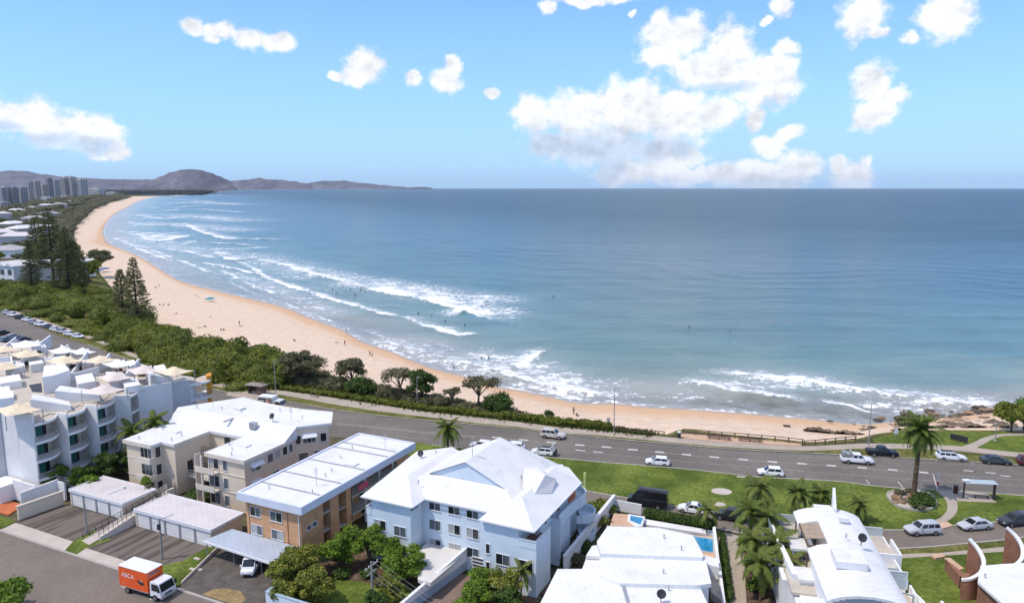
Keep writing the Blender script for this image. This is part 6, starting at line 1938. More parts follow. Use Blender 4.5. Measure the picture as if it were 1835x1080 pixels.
    for (x0, y0, x1, y1, h0, h1) in [(128, 674, 158, 650, 12.6, 14.3), (167, 672, 198, 655, 12.7, 14.4), (223, 680, 250, 664, 12.7, 14.3), (49, 643, 92, 620, 13.3, 14.4), (88, 652, 124, 636, 13, 14.2), (128, 682, 178, 672, 13.2, 13.6),
                                     (178, 707, 222, 695, 12.9, 13.2), (0, 634, 30, 622, 13, 14.2), (40, 650, 96, 655, 13.4, 13.4), (96, 655, 100, 664, 13.4, 13.2), (198, 655, 225, 660, 13.2, 13.2), (0, 664, 22, 660, 14.4, 14.4), (22, 660, 24, 680, 14.4, 13.2), (250, 664, 266, 669, 13.3, 13.3), (110, 628, 130, 640, 13.2, 13.2)]:
        a, b = U(x0, y0, 11.9), U(x1, y1, 11.9)
        d = (b - a).normalized(); n = Vector((-d.y, d.x, 0)) * .15
        e = MB(); e.prism([(a - n).xy, (b - n).xy, (b + n).xy, (a + n).xy], 11.85, [h0, h1, h1, h0])
        e.build('roof_wall', m_white_wall, t)
        # outdoor furniture in the shelter of the walls
    for (x, y) in [(90, 646), (178, 660), (205, 668), (222, 671), (146, 662), (104, 668), (254, 674), (132, 658), (36, 655), (60, 636)]:
        p = U(x, y, 11.9)
        s = part(t, 'planter', m_timber if x % 4 else m_dark_metal, lambda m: (m.box(p.x - .5, p.x + .5, p.y - .4, p.y + .4, 11.9, 12.5), m.box(p.x + .8, p.x + 1.2, p.y + .2, p.y + .8, 11.9, 12.7)), 0)
    part(t, 'recess_shade_sheet', m_dark_metal, lambda m: m.prism(wpix(11.9, [(52, 690), (74, 686), (76, 703), (58, 702)]), 11.86, 11.95), 0)  # flat dark sheet painted as the shade of a sunken court
    part(t, 'plant_screen', m_metal, lambda m: m.prism(wpix(13.5, [(270, 677), (278, 677), (278, 680), (270, 680)]), 12.4, 14.25), 0)
    for x, y, mt, sz in [(30, 722, m_sail_cream, 3.0), (186, 688, m_sail_pink, 2.8), (205, 666, m_sail_pink, 2.7), (179, 636, m_sail_cream, 2.7), (212, 643, m_sail_white, 2.6), (256, 654, m_sail_pink, 2.8), (311, 656, m_sail_cream, 2.8),
                         (115, 637, m_sail_cream, 3.0), (48, 626, m_sail_cream, 3.0), (46, 609, m_sail_white, 3.4), (112, 620, m_sail_white, 2.6), (5, 648, m_sail_cream, 3.0), (148, 622, m_sail_white, 2.2), (8, 618, m_sail_cream, 2.6)]:
        sail(t, x, y, 14.0, sz, mt, 30 + (x * 7) % 25)
    return t
def T41(x, y):
    a = R(A3)
    return (x * math.cos(a) - y * math.sin(a), x * math.sin(a) + y * math.cos(a))
white_flats()
t = bthing('garden_wall', 'cream boundary wall beside the driveway below the white apartments', 'wall', AZ, -106, 61, 0)
part(t, 'wall', m_cream_wall, lambda m: m.prism([(-106.4, 58.6), (-106.1, 58.6), (-105.5, 64.8), (-105.8, 64.8)], 0, 2.0))
part(t, 'wall_cap', m_cream_trim, lambda m: m.prism([(-106.5, 58.5), (-106.0, 58.5), (-105.4, 64.9), (-105.9, 64.9)], 2.01, 2.12))
t = bthing('entry_wall', 'white stepped entry walls with railing at the foot of the white apartments', 'wall', AZ, -110, 64, 0)
part(t, 'wall', m_white_wall, lambda m: (m.box(-114, -108.6, 62.6, 62.9, 0, 3.2), m.box(-108.6, -108.3, 60.4, 66, 0, 3.0), m.box(-108.3, -106.6, 65.7, 66, 0, 2.8), m.box(-118, -114, 60.6, 64, 0, 2.6)))
railing(t, 'railing', [MB(AZ).P(-108.3, 65.85, 2.8), MB(AZ).P(-105.6, 65.85, 2.8)], .9, m_metal, .3, 2, .04)
part(t, 'orange_ramp', M('orange_paving', (0.50, 0.15, 0.055), var=.12, scale=.6, fine=3), lambda m: m.prism([(-119, 58.9), (-109.2, 58.9), (-110.6, 62.0), (-119, 62.0)], -.1, .06))

# ------------------------------------------------------------------ far buildings
def tower(label, x0, x1, yb, yt, mat, az, name='tower', cat='tower', floors=None, strips=0, depth=.8, group=None, mat2=None):
    c = U((x0 + x1) / 2, yb, 0)
    D = c.y
    w = (x1 - x0) / F * D * .92
    h = CH + (336 - yt) / F * D
    t = thing(name, label, cat, (c.x, c.y, 0), group)
    def loc_part(nm, mt, fn, par=None):
        mb = MB(az); fn(mb)
        return link(nm, mb.mesh(nm, mt), par or t)
    d = w * depth
    loc_part('wall', mat, lambda m: m.box(-w / 2, w / 2, 0, d, -6, h))
    fl = floors or max(2, int(h / 3.1))
    def slabs(m):
        for k in range(1, fl):
            z = h * k / fl
            m.box(-w / 2 - w * .02, w / 2 + w * .02, -d * .04, d * 1.02, z - .35, z + .1)
    o = loc_part('floor_slabs', mat2 or m_frame_white, slabs)
    def wins(m):
        for k in range(fl):
            z = h * k / fl
            n = max(2, int(w / 6))
            for i in range(n):
                x = -w / 2 + w * (i + .5) / n
                m.box(x - w / n * .32, x + w / n * .32, -.15, -.01, z + .5, z + h / fl * .72)
            for i in range(3):
                y = d * (i + .5) / 3
                m.box(w / 2 + .01, w / 2 + .15, y - d / 3 * .3, y + d / 3 * .3, z + .5, z + h / fl * .72)
    loc_part('windows', m_tower_glass, wins)['kind'] = 'stuff'
    o['kind'] = 'stuff'
    loc_part('roof_plant', m_grey_wall, lambda m: m.box(-w * .2, w * .15, d * .3, d * .7, h, h + h * .05 + 1))
    return t
m_tower_glass = M('tower_window_glass', (0.15, 0.145, 0.14), rough=.45, var=.2)
m_tw_grey = M('grey_tower_render', (0.38, 0.37, 0.37), var=.08, scale=.05)
m_tw_pink = M('pinkish_tower_render', (0.44, 0.37, 0.35), var=.08, scale=.05)
m_tw_tan = M('tan_tower_render', (0.42, 0.36, 0.30), var=.08, scale=.05)
m_tw_dark = M('dark_tower_render', (0.16, 0.17, 0.19), var=.1, scale=.05)
m_tw_pale = M('pale_tower_render', (0.52, 0.51, 0.50), var=.06, scale=.05)
TG = 'apartment towers along the far beach'
tower('wide pale grey apartment tower at the left edge of the far beachfront', -14, 17, 371, 336, m_tw_grey, 40, floors=12, group=TG)
tower('dark grey slim tower beside the wide pale grey one', 17, 30, 371, 336, m_tw_dark, 42, floors=12, group=TG)
tower('narrow pale tower with a darker flank right of the dark slim tower', 30, 45, 370, 335.5, m_tw_grey, 40, floors=12, group=TG)
tower('pinkish brown tower in the middle of the far row', 46, 57, 358, 326, m_tw_pink, 35, floors=14, group=TG)
tower('tan striped tower next to the pinkish brown one', 57, 69, 357, 325, m_tw_tan, 35, floors=14, group=TG)
tower('pale tan lower tower left of the darkest far tower', 69, 82, 356, 331, m_tw_tan, 30, floors=10, group=TG)
tower('darkest and slimmest tower of the far row', 82, 92, 353, 319.5, m_tw_dark, 30, floors=18, group=TG)
tower('dark tower standing behind the darkest one', 92, 103, 352, 323, m_tw_grey, 30, floors=16, group=TG)
tower('pale pinkish tower with the tan base near the end of the row', 106, 121, 350, 319, m_tw_pink, 28, floors=16, group=TG, mat2=m_tw_pale)
tower('tallest white grey tower at the end of the far row', 119, 133, 350, 317.5, m_tw_pale, 28, floors=18, group=TG)
tower('white stepped tower joined to the tallest tower', 132, 150, 350, 322, m_tw_pale, 28, floors=14, group=TG)
tower('low white beachfront block right of the tall towers', 151, 184, 349.5, 337.5, m_white_wall, 25, 'building', 'building', 5, depth=.4)
tower('flat pale pavilion by the far river mouth', 187, 209, 350.5, 344, m_cream_trim, 20, 'building', 'building', 2, depth=.4)
tower('pinkish low block in front of the wide pale grey tower', -10, 10, 378, 362, m_tw_pink, 40, 'building', 'building', 5)
for i, (x0, x1, yb, yt) in enumerate([(62, 92, 358, 353), (100, 128, 357, 351), (128, 160, 357, 353), (16, 40, 375, 369), (40, 62, 372, 368), (3, 22, 330 + 17, 337), (28, 44, 349, 341)]):
    tower(['long white low roofs before the tan tower', 'pale low roofs before the tallest white tower', 'cream low roofs near the far dune scrub', 'white low roofs at the foot of the dark slim tower', 'pale flat roofs left of the dark treetops', 'small distant pale block behind the wide grey tower', 'small distant tan block behind the narrow pale tower'][i], x0, x1, yb, yt, [m_white_wall, m_tw_pale, m_cream_trim][i % 3], 35, 'building', 'building', 2, depth=.5)

def club(label, x0, y0, x1, h, gables, mat, d, az=18):
    a = U(x0, y0, 0); b = U(x1, y0 - 2, 0)
    c = (a + b) / 2
    w = (b - a).length
    t = thing('building', label, 'building', (c.x, c.y, 0))
    def lp(nm, mt, fn, par=None):
        mb = MB(az); fn(mb); return link(nm, mb.mesh(nm, mt), par or t)
    lp('wall', m_white_wall, lambda m: m.box(-w / 2, w / 2, 0, d, 0, h))
    n = gables
    for i in range(n):
        x = -w / 2 + w * (i + .5) / n
        g = w / n / 2
        lp('roof', mat, lambda m: (m.poly([(x - g, -.6, h - .1), (x, -.6, h + g * .5), (x, d + .6, h + g * .5), (x - g, d + .6, h - .1)]), m.poly([(x, -.6, h + g * .5), (x + g, -.6, h - .1), (x + g, d + .6, h - .1), (x, d + .6, h + g * .5)]), m.poly([(x - g, -.5, h - .1), (x + g, -.5, h - .1), (x, -.5, h + g * .48)])))
        for z in (.6, h * .55):
            k = place(t, box_mesh('window', g * 1.1, .06, h * .28, m_glass_mid), 'window', az, 0, 0, 0, 'front')
            mb = MB(az); k.location = Vector(mb.P(x, -.01, z))
    return t
club('white gabled beach club building with two storeys of windows, left edge', -40, 512, 40, 9.5, 4, m_white_roof, 24)
club('long white many gabled roof behind the dark pines', 40, 505, 82, 9, 3, m_white_roof, 24)
club('white gabled roof right of the dark pines', 80, 502, 120, 8.5, 3, m_white_roof, 20)

# ------------------------------------------------------------------ vehicles
def loft(mb, secs):
    """rings of (x, zlow, zhigh, halfwidth) with a rounded shoulder"""
    i0 = len(mb.v)
    for (x, zl, zh, w) in secs:
        for (y, z) in ((-.86 * w, zl), (-w, zl + .16), (-w, zh - .16), (-.90 * w, zh), (.90 * w, zh), (w, zh - .16), (w, zl + .16), (.86 * w, zl)):
            mb.v.append((x, y, z))
    n = 8
    for s in range(len(secs) - 1):
        for k in range(n):
            j = (k + 1) % n
            mb.f.append((i0 + s * n + k, i0 + (s + 1) * n + k, i0 + (s + 1) * n + j, i0 + s * n + j)); mb.mi.append(mb.m)
    mb.f.append(tuple(i0 + k for k in range(n))); mb.f.append(tuple(i0 + (len(secs) - 1) * n + k for k in reversed(range(n)))); mb.mi += [mb.m] * 2

_wheel = {}
def wheels(t, xs, hw, r, wd=.22):
    key = (round(r, 3), round(wd, 3))
    if key not in _wheel:
        a = MB(); a.tube((0, -wd / 2, 0), (0, wd / 2, 0), r, r, 16)
        b = MB(); b.tube((0, -wd / 2 - .012, 0), (0, wd / 2 + .012, 0), r * .62, r * .62, 12)
        _wheel[key] = (a.mesh('wheel', m_tyre, smooth=True), b.mesh('rim', m_rim))
    for x in xs:
        for s in (-1, 1):
            w = link('wheel', _wheel[key][0], t, (x, s * (hw - wd / 2 + .02), r))
            link('rim', _wheel[key][1], w)

CARS = {
 # L, W, H, belt, sections of the lower body, cabin: x rear bottom, rear top, front top, front bottom
 'hatch': (4.1, 1.76, 1.48, .93, [(-2.05,.38,.80,.74),(-1.95,.24,.93,.84),(-1.1,.20,.95,.88),(.3,.20,.95,.88),(.95,.20,.93,.88),(1.35,.22,.84,.85),(1.85,.26,.72,.80),(2.05,.34,.60,.66)], (-1.98,-1.55,.25,1.05)),
 'sedan': (4.7, 1.82, 1.44, .92, [(-2.35,.38,.78,.72),(-2.22,.25,.92,.84),(-1.5,.20,.95,.89),(.3,.20,.93,.90),(1.0,.20,.92,.90),(1.4,.22,.85,.87),(2.1,.26,.72,.82),(2.35,.34,.58,.66)], (-1.75,-1.05,.30,1.10)),
 'suv': (4.7, 1.88, 1.74, 1.08, [(-2.35,.46,.95,.80),(-2.25,.32,1.08,.89),(-1.2,.28,1.10,.93),(.3,.28,1.09,.93),(1.0,.28,1.07,.93),(1.4,.30,1.02,.91),(2.15,.34,.90,.86),(2.35,.44,.72,.74)], (-2.25,-1.95,.35,1.05)),
 'wagon': (4.8, 1.84, 1.52, .95, [(-2.4,.38,.85,.76),(-2.28,.26,.96,.86),(-1.2,.22,.97,.90),(.3,.22,.95,.90),(1.0,.22,.94,.90),(1.4,.24,.88,.87),(2.15,.28,.74,.82),(2.4,.36,.60,.66)], (-2.28,-1.90,.30,1.12)),
 'van': (6.0, 2.0, 2.65, 1.45, [(-3.0,.45,1.5,.93),(-2.9,.34,1.5,.98),(0,.32,1.5,1.0),(2.0,.32,1.46,1.0),(2.35,.34,1.25,.97),(2.85,.36,1.05,.90),(3.0,.46,.8,.78)], (-2.98,-2.92,1.35,2.25)),
 'minivan': (4.4, 1.8, 1.9, 1.1, [(-2.2,.42,1.1,.82),(-2.1,.30,1.12,.88),(0,.26,1.13,.9),(1.3,.26,1.1,.9),(1.7,.28,.98,.87),(2.1,.32,.85,.8),(2.2,.42,.7,.7)], (-2.16,-2.02,.9,1.6)),
 'ute': (5.3, 1.9, 1.78, 1.10, [(-2.65,.50,1.00,.86),(-2.55,.40,1.10,.90),(-.9,.34,1.12,.93),(.5,.32,1.12,.93),(1.1,.32,1.10,.93),(1.5,.34,1.06,.91),(2.4,.38,.95,.87),(2.65,.48,.75,.74)], (-.95,-.72,.55,1.20)),
 'beetle': (4.2, 1.78, 1.50, .92, [(-2.1,.36,.62,.62),(-1.95,.24,.82,.80),(-1.2,.20,.93,.89),(.3,.20,.92,.89),(.95,.20,.91,.88),(1.4,.22,.86,.83),(1.9,.26,.70,.74),(2.1,.34,.52,.56)], (-1.55,-.75,.15,1.0)),
}
def car(label, kind, col, px, py, px2, py2, z=RZ, group=None, roof_col=None, glass=m_glass_dark, cat='car', name='car', detail=True, turn=0.0, rear=False):
    L_, W, H, belt, secs, (xb0, xt0, xt1, xb1) = CARS[kind]
    p = U(px, py, z)
    q = U(px2, py2, z)
    t = thing(name, label, cat, (p.x, p.y, z + .004), group, math.atan2(q.y - p.y, q.x - p.x) + turn)
    mp = col if not isinstance(col, tuple) else paint('car_paint', col)
    hw = W / 2
    b = MB(); loft(b, secs)
    # roof and pillars as a loft on the belt line
    wb, wt = hw * .93, hw * (.74 if kind not in ('van', 'minivan') else .86)
    rb = secs[1][3] * .93
    bot = [(xb0, -wb * .96), (xb1, -wb * .97), (xb1, wb * .97), (xb0, wb * .96)]
    top = [(xt0, -wt), (xt1, -wt * .97), (xt1, wt * .97), (xt0, wt)]
    zt = H - .07
    i = len(b.v)
    b.v += [(x, y, belt - .05) for x, y in bot] + [(x, y, zt) for x, y in top]
    cx = (xt0 + xt1) / 2
    b.v += [(cx + (x - cx) * .90, y * .86, H) for x, y in top]
    for o in (0, 4):
        for k in range(4):
            j = (k + 1) % 4
            b.f.append((i + o + k, i + o + j, i + o + 4 + j, i + o + 4 + k)); b.mi.append(0)
    b.f.append((i + 8, i + 9, i + 10, i + 11)); b.mi.append(0)
    body = link('body', b.mesh('body', mp, smooth=True), t)
    # glass: set just proud of the four sides of the cabin
    B = [Vector((x, y, belt - .05)) for x, y in bot]; Tt = [Vector((x, y, zt)) for x, y in top]
    def pane(nm, k, u0, u1, v0, v1, mat):
        a0, a1, c0, c1 = B[k], B[(k + 1) % 4], Tt[k], Tt[(k + 1) % 4]
        def P_(u, v):
            return (a0.lerp(a1, u)).lerp(c0.lerp(c1, u), v)
        pts = [P_(u0, v0), P_(u1, v0), P_(u1, v1), P_(u0, v1)]
        n = (pts[1] - pts[0]).cross(pts[3] - pts[0]).normalized()
        m = MB()
        pts2 = [q_ + n * .016 for q_ in pts]
        m.poly([tuple(q_) for q_ in pts2])
        for e in range(4):
            m.poly([tuple(pts[e]), tuple(pts[(e + 1) % 4]), tuple(pts2[(e + 1) % 4]), tuple(pts2[e])])
        link(nm, m.mesh(nm, mat), t)
    sides = ((0, 1), (2, 3))
    pane('windscreen', 1, .06, .94, .12, .95, glass)
    pane('rear_window', 3, .08, .92, .25, .92, glass)
    if kind == 'van':
        for k, (u0, u1) in ((0, (.66, .97)), (2, (.03, .34))):
            pane('side_window', k, u0 + .02, u1 - .03, .15, .75, glass)
    elif kind == 'ute':
        for k in (0, 2):
            pane('side_window', k, .06, .46, .14, .90, glass); pane('side_window', k, .54, .92, .14, .90, glass)
    else:
        sp = ((.05, .30), (.34, .62), (.66, .94)) if kind in ('suv', 'wagon', 'minivan') else ((.07, .46), (.50, .93))
        for u0, u1 in sp:
            pane('side_window', 0, u0, u1, .14, .90, glass); pane('side_window', 2, 1 - u1, 1 - u0, .14, .90, glass)
    if roof_col:
        m = MB(); m.prism([(x * 1.0, y * .97) for x, y in [(cx + (x - cx) * .92, y * .88) for x, y in top]], H - .03, H + .008)
        link('roof_panel', m.mesh('roof_panel', roof_col), t)
    r = {'hatch': .31, 'sedan': .32, 'beetle': .32, 'wagon': .33, 'suv': .37, 'van': .36, 'ute': .39, 'minivan': .31}[kind]
    wheels(t, (-L_ * .29, L_ * .30), hw, r)
    xf, xr = secs[-1][0], secs[0][0]
    for s in (-1, 1):
        m = MB(); m.box(xf - .20, xf + .005, s * secs[-1][3] * .78 - .16, s * secs[-1][3] * .78 + .16, secs[-1][2] - .10, secs[-1][2] + .04)
        link('headlight', m.mesh('headlight', m_head), t)
        m = MB(); m.box(xr - .008, xr + .12, s * secs[0][3] * .85 - .1, s * secs[0][3] * .85 + .1, secs[0][2] - .28, secs[0][2] - .05)
        link('tail_light', m.mesh('tail_light', m_tail), t)
        if detail:
            m = MB(); m.box(xb1 - .42, xb1 - .24, s * (hw + .08) - .08, s * (hw + .08) + .08, belt - .02, belt + .14)
            link('mirror', m.mesh('mirror', mp), t)
    m = MB(); m.box(xf - .02, xf + .03, -.45, .45, .34, .50); link('grille', m.mesh('grille', m_dark_metal), t)
    if kind == 'ute':
        m = MB(); m.box(-2.5, -1.0, -.78, .78, 1.06, 1.14); link('tray_cover', m.mesh('tray_cover', m_dark_metal), t)
    return t
WHITE, SILVER, BLACK = (0.72, 0.73, 0.74), (0.42, 0.43, 0.45), (0.012, 0.013, 0.015)
car('champagne silver four wheel drive heading right on the beach side lane', 'suv', (0.50, 0.47, 0.42), 991, 784, 1040, 789.5)
c_ = car('white small car with black roof and raised tailgate stopped by the lawn', 'hatch', WHITE, 972, 814, 930, 810, roof_col=m_dark_metal)
m = MB(); m.prism([(-2.0, -.6), (-1.9, -.6), (-1.9, .6), (-2.0, .6)], 1.4, 2.15); link('tailgate', m.mesh('tailgate', paint('tailgate_paint', WHITE)), c_)
m = MB(); m.box(-2.6, -2.05, -.7, .7, .35, .75); m.box(-2.55, -2.45, -.6, .6, .75, 1.2); link('cargo_rack', m.mesh('cargo_rack', m_dark_metal), c_)
car('white station wagon half hidden behind the ridge of the blue flats, right of it', 'wagon', WHITE, 917, 805, 875, 801)
car('white hatchback half hidden behind the ridge of the blue flats, left of it', 'hatch', WHITE, 862, 802, 820, 797.5)
car('white hatchback driving left beside the middle of the broad lawn', 'hatch', WHITE, 1178, 832, 1130, 828)
car('white hatchback driving left beside the right half of the broad lawn', 'hatch', (0.76, 0.77, 0.77), 1380, 851, 1330, 847.5)
c_ = car('white service ute with grey equipment on its tray, heading right', 'ute', WHITE, 1535, 829, 1590, 833, cat='ute')
m = MB(); m.box(-2.4, -1.1, -.8, .8, 1.15, 1.75); m.box(-2.3, -1.9, -.6, .6, 1.75, 1.95); link('tool_box', m.mesh('tool_box', m_metal), c_)
m = MB(); m.bar((-1.0, -.8, 1.0), (-1.0, -.8, 2.05), .07); m.bar((-1.0, .8, 1.0), (-1.0, .8, 2.05), .07); m.bar((-1.0, -.8, 2.05), (-1.0, .8, 2.05), .07); link('ladder_rack', m.mesh('ladder_rack', m_frame_white), c_)
car('black dual cab ute parked on the beach side by the fence end', 'ute', BLACK, 1580, 816, 1630, 819, cat='ute')
car('white wagon with dark roof rack parked behind the tall date palm', 'wagon', WHITE, 1704, 823, 1755, 827, roof_col=m_dark_metal)
car('dark grey sedan parked behind the white wagon on the beach side', 'sedan', (0.05, 0.06, 0.065), 1784, 829.5, 1830, 833)
car('dark red car parked at the far right of the beach side kerb', 'suv', (0.10, 0.015, 0.015), 1850, 834, 1890, 838)
car('long black high roofed van parked on the service road', 'van', BLACK, 1160, 905.5, 1080, 893, cat='van', name='van')
car('white rounded beetle shaped car parked behind the black van', 'beetle', WHITE, 1240, 917, 1190, 909)
car('black four wheel drive parked beside the palms on the service road', 'suv', (0.02, 0.022, 0.026), 1309, 930, 1262, 922)
car('silver four wheel drive parked where the service road bends', 'suv', (0.46, 0.48, 0.51), 1652, 955, 1600, 957.5)
car('silver sedan parked on the service road below the bus shelter', 'sedan', (0.45, 0.47, 0.49), 1746, 946, 1690, 951)
car('dark blue grey four wheel drive parked at the right end of the service road', 'suv', (0.045, 0.05, 0.06), 1818, 939, 1770, 943.5)
car('white minivan parked under the front edge of the grey carport', 'minivan', WHITE, 452, 1019, 441, 1038, z=0, turn=0, name='van', cat='van')
PG = 'cars parked at the beach car park'
rng = random.Random(3)
cols = [WHITE, WHITE, SILVER, (0.68, 0.69, 0.70), (0.05, 0.06, 0.09), WHITE, (0.3, 0.31, 0.33), WHITE, BLACK, WHITE, SILVER, WHITE]
lab = ['white hatchback first in the row at the near end of the beach car park', 'white wagon second from the near end of the beach car park row', 'silver four wheel drive third in the beach car park row', 'pale hatchback between silver four wheel drive and dark sedan in the beach row', 'navy sedan in the middle of the beach car park row', 'white four wheel drive beyond the navy sedan in the beach row', 'grey hatchback in the far half of the beach car park row', 'white sedan after the grey hatchback in the beach row', 'black wagon near the far end of the beach car park row', 'white four wheel drive beyond the black wagon in the beach row', 'silver hatchback at the far end of the beach row', 'white sedan last in the beach row by the frame edge']
kinds_ = ['hatch', 'wagon', 'suv', 'hatch', 'sedan', 'suv', 'hatch', 'sedan', 'wagon', 'suv', 'hatch', 'sedan']
for i in range(12):
    s = i / 11
    x, y = 141 - 141 * s ** .95 + rng.uniform(-1, 1), 605 - 47 * s ** 1.02
    car(lab[i], kinds_[i], cols[i], x, y, x + 14, y + 1.5, group=PG, detail=False, z=-.1)
lab2 = ['blue black sedan parked behind the white sail roof, upper left car park', 'silver wagon beside the blue black sedan in the upper left car park', 'dark hatchback at the frame edge in the upper left car park', 'grey sedan nearest the white sails in the upper left car park', 'pale blue hatchback between dark cars in the upper left car park']
for i, (x, y, cl, k) in enumerate([(42, 611, (0.03, 0.035, 0.06), 'sedan'), (24, 606, SILVER, 'wagon'), (6, 599, (0.04, 0.05, 0.05), 'hatch'), (33, 618, (0.35, 0.36, 0.38), 'sedan'), (12, 611, (0.2, 0.26, 0.32), 'hatch')]):
    car(lab2[i], k, cl, x, y, x + 14, y - 3, group='cars parked left of the main road', detail=False, z=-.1)

def truck(label, px, py, px2, py2, box, L_, W, H, art):
    p, q = U(px, py, RZ), U(px2, py2, RZ)
    t = thing('truck', label, 'truck', (p.x, p.y, RZ + .004), None, math.atan2(q.y - p.y, q.x - p.x))
    cl = 1.75                                        # cab length
    x0, xc, x1 = -L_ / 2, L_ / 2 - cl - .25, L_ / 2
    wht = paint('truck_cab_paint', WHITE)
    def lp(nm, mt, fn, par=None, smooth=False):
        mb = MB(); fn(mb); return link(nm, mb.mesh(nm, mt, smooth=smooth), par or t)
    lp('chassis', m_dark_metal, lambda m: (m.box(x0 + .1, x1 - .3, -.45, .45, .5, .75), m.box(x0 + 1.2, xc - .6, -W / 2 + .15, -W / 2 + .5, .4, .75)))
    bx = lp('cargo_box', box, lambda m: m.box(x0, xc, -W / 2, W / 2, .85, H))
    lp('box_roof', m_frame_white, lambda m: m.box(x0 - .03, xc + .03, -W / 2 - .03, W / 2 + .03, H, H + .06))
    lp('box_sill', m_metal, lambda m: m.box(x0 - .02, xc + .02, -W / 2 - .02, W / 2 + .02, .75, .849))
    ch = 2.25
    def cab(m):
        w = W / 2 - .06
        ring = [(xc + .25, .55), (x1 - .02, .55), (x1 + .02, 1.15), (x1 - .38, ch - .1), (x1 - .6, ch), (xc + .25, ch)]
        i = len(m.v)
        for s in (-1, 1):
            for k, (x, z) in enumerate(ring):
                m.v.append((x, s * w * (1 if z < 1.5 else .93), z))
        n = len(ring)
        for k in range(n):
            j = (k + 1) % n
            m.f.append((i + k, i + j, i + n + j, i + n + k)); m.mi.append(0)
        m.f.append(tuple(i + k for k in reversed(range(n)))); m.f.append(tuple(i + n + k for k in range(n))); m.mi += [0, 0]
    lp('cab', wht, cab)
    w = W / 2 - .06
    lp('windscreen', m_glass_dark, lambda m: m.poly([(x1 + .012 - .01, -w * .9, 1.27), (x1 + .012 - .01, w * .9, 1.27), (x1 - .33, w * .86, ch - .17), (x1 - .33, -w * .86, ch - .17)]))
    for s in (-1, 1):
        lp('side_window', m_glass_dark, lambda m: m.poly([(xc + .5, s * (w * .985 + .015), 1.25), (x1 - .12, s * (w * .985 + .015), 1.25), (x1 - .48, s * (w * .945 + .015), ch - .2), (xc + .5, s * (w * .945 + .015), ch - .2)]))
        lp('headlight', m_head, lambda m: m.box(x1 - .05, x1 + .03, s * w * .75 - .18, s * w * .75 + .18, .72, .92))
        lp('mirror', m_dark_metal, lambda m: m.box(x1 - .25, x1 - .1, s * (W / 2 + .12) - .09, s * (W / 2 + .12) + .09, 1.35, 1.9))
    lp('bumper', m_metal, lambda m: m.box(x1 - .1, x1 + .07, -w, w, .42, .66))
    lp('grille', m_dark_metal, lambda m: m.box(x1 - .02, x1 + .035, -.5, .5, .75, .95))
    wheels(t, (x0 + 1.25, x1 - .95), W / 2, .40, .28)
    art(t, x0, xc, W, H)
    return t

def text_mesh(s, size, mat):
    c = bpy.data.curves.new('lettering', 'FONT')
    c.body, c.size, c.extrude, c.align_x = s, size, .006, 'LEFT'
    o = bpy.data.objects.new('tmp', c)
    COL.objects.link(o)
    dg = bpy.context.evaluated_depsgraph_get()
    me = bpy.data.meshes.new_from_object(o.evaluated_get(dg))
    me.name = 'lettering'
    me.materials.clear(); me.materials.append(mat)
    bpy.data.objects.remove(o)
    return me
def art_orange(t, x0, xc, W, H):
    o = link('lettering', text_mesh('ABCA', .78, m_frame_white), t, (x0 + .45, -W / 2 - .012, 2.05)); o.rotation_euler = (R(90), 0, 0)
    o = link('small_lettering', text_mesh('abca', .30, M('faded_lettering', (0.75, 0.35, 0.25))), t, (x0 + .5, -W / 2 - .012, 1.15)); o.rotation_euler = (R(90), 0, 0)
    mb = MB()
    mb.poly([(x, -W / 2 - .014, z) for x, z in [(xc - 1.75, 2.15), (xc - 1.45, 1.75), (xc - .95, 1.55), (xc - .45, 1.75), (xc - .6, 1.95), (xc - .85, 2.0), (xc - 1.0, 2.25), (xc - 1.3, 2.0)]])
    link('emblem', mb.mesh('emblem', m_dark_metal), t)
    mb = MB(); mb.poly([(xc - 1.12, -W / 2 - .02, 2.02), (xc - .85, -W / 2 - .02, 1.95), (xc - .9, -W / 2 - .02, 2.3), (xc - 1.05, -W / 2 - .02, 2.3)])
    link('emblem_highlight', mb.mesh('emblem_highlight', m_tw_pink), t)
    mb = MB(); mb.box(xc, xc + .012, -.7, .55, 2.75, 3.0); link('front_lettering_band', mb.mesh('front_lettering_band', m_tw_dark), t)
truck('orange box truck with white roof and white cab parked on the lower street', 266, 1061, 330, 1080, paint('orange_box_paint', (0.80, 0.10, 0.012)), 6.6, 2.2, 3.25, art_orange)
def art_small(t, x0, xc, W, H):
    mb = MB(); mb.box(x0 + .15, xc - .15, -W / 2 - .014, -W / 2 - .002, 1.05, H - .25); link('side_panel', mb.mesh('side_panel', m_dark_metal), t)
    mb = MB(); mb.box(x0 + .35, x0 + 1.6, -W / 2 - .03, -W / 2 - .015, 1.9, 2.25); link('panel_lettering', mb.mesh('panel_lettering', m_tw_pale), t)
    mb = MB(); mb.box(xc - 1.7, xc - .4, -W / 2 - .03, -W / 2 - .015, 1.2, H - .4); link('panel_picture', mb.mesh('panel_picture', M('brown_print', (0.22, 0.10, 0.06), var=.5, scale=2, col2=(0.5, 0.35, 0.28))), t)
truck('small white box truck with dark printed side panel driving on the main road', 488, 733, 540, 738, m_frame_white, 5.6, 2.1, 2.9, art_small)

# ------------------------------------------------------------------ street furniture
def xy(px, py, z=0.0):
    return U(px, py, z)
def road_dir(px, py, dx=40, dy=3.5):
    d = U(px + dx, py + dy) - U(px, py)
    return math.atan2(d.y, d.x)
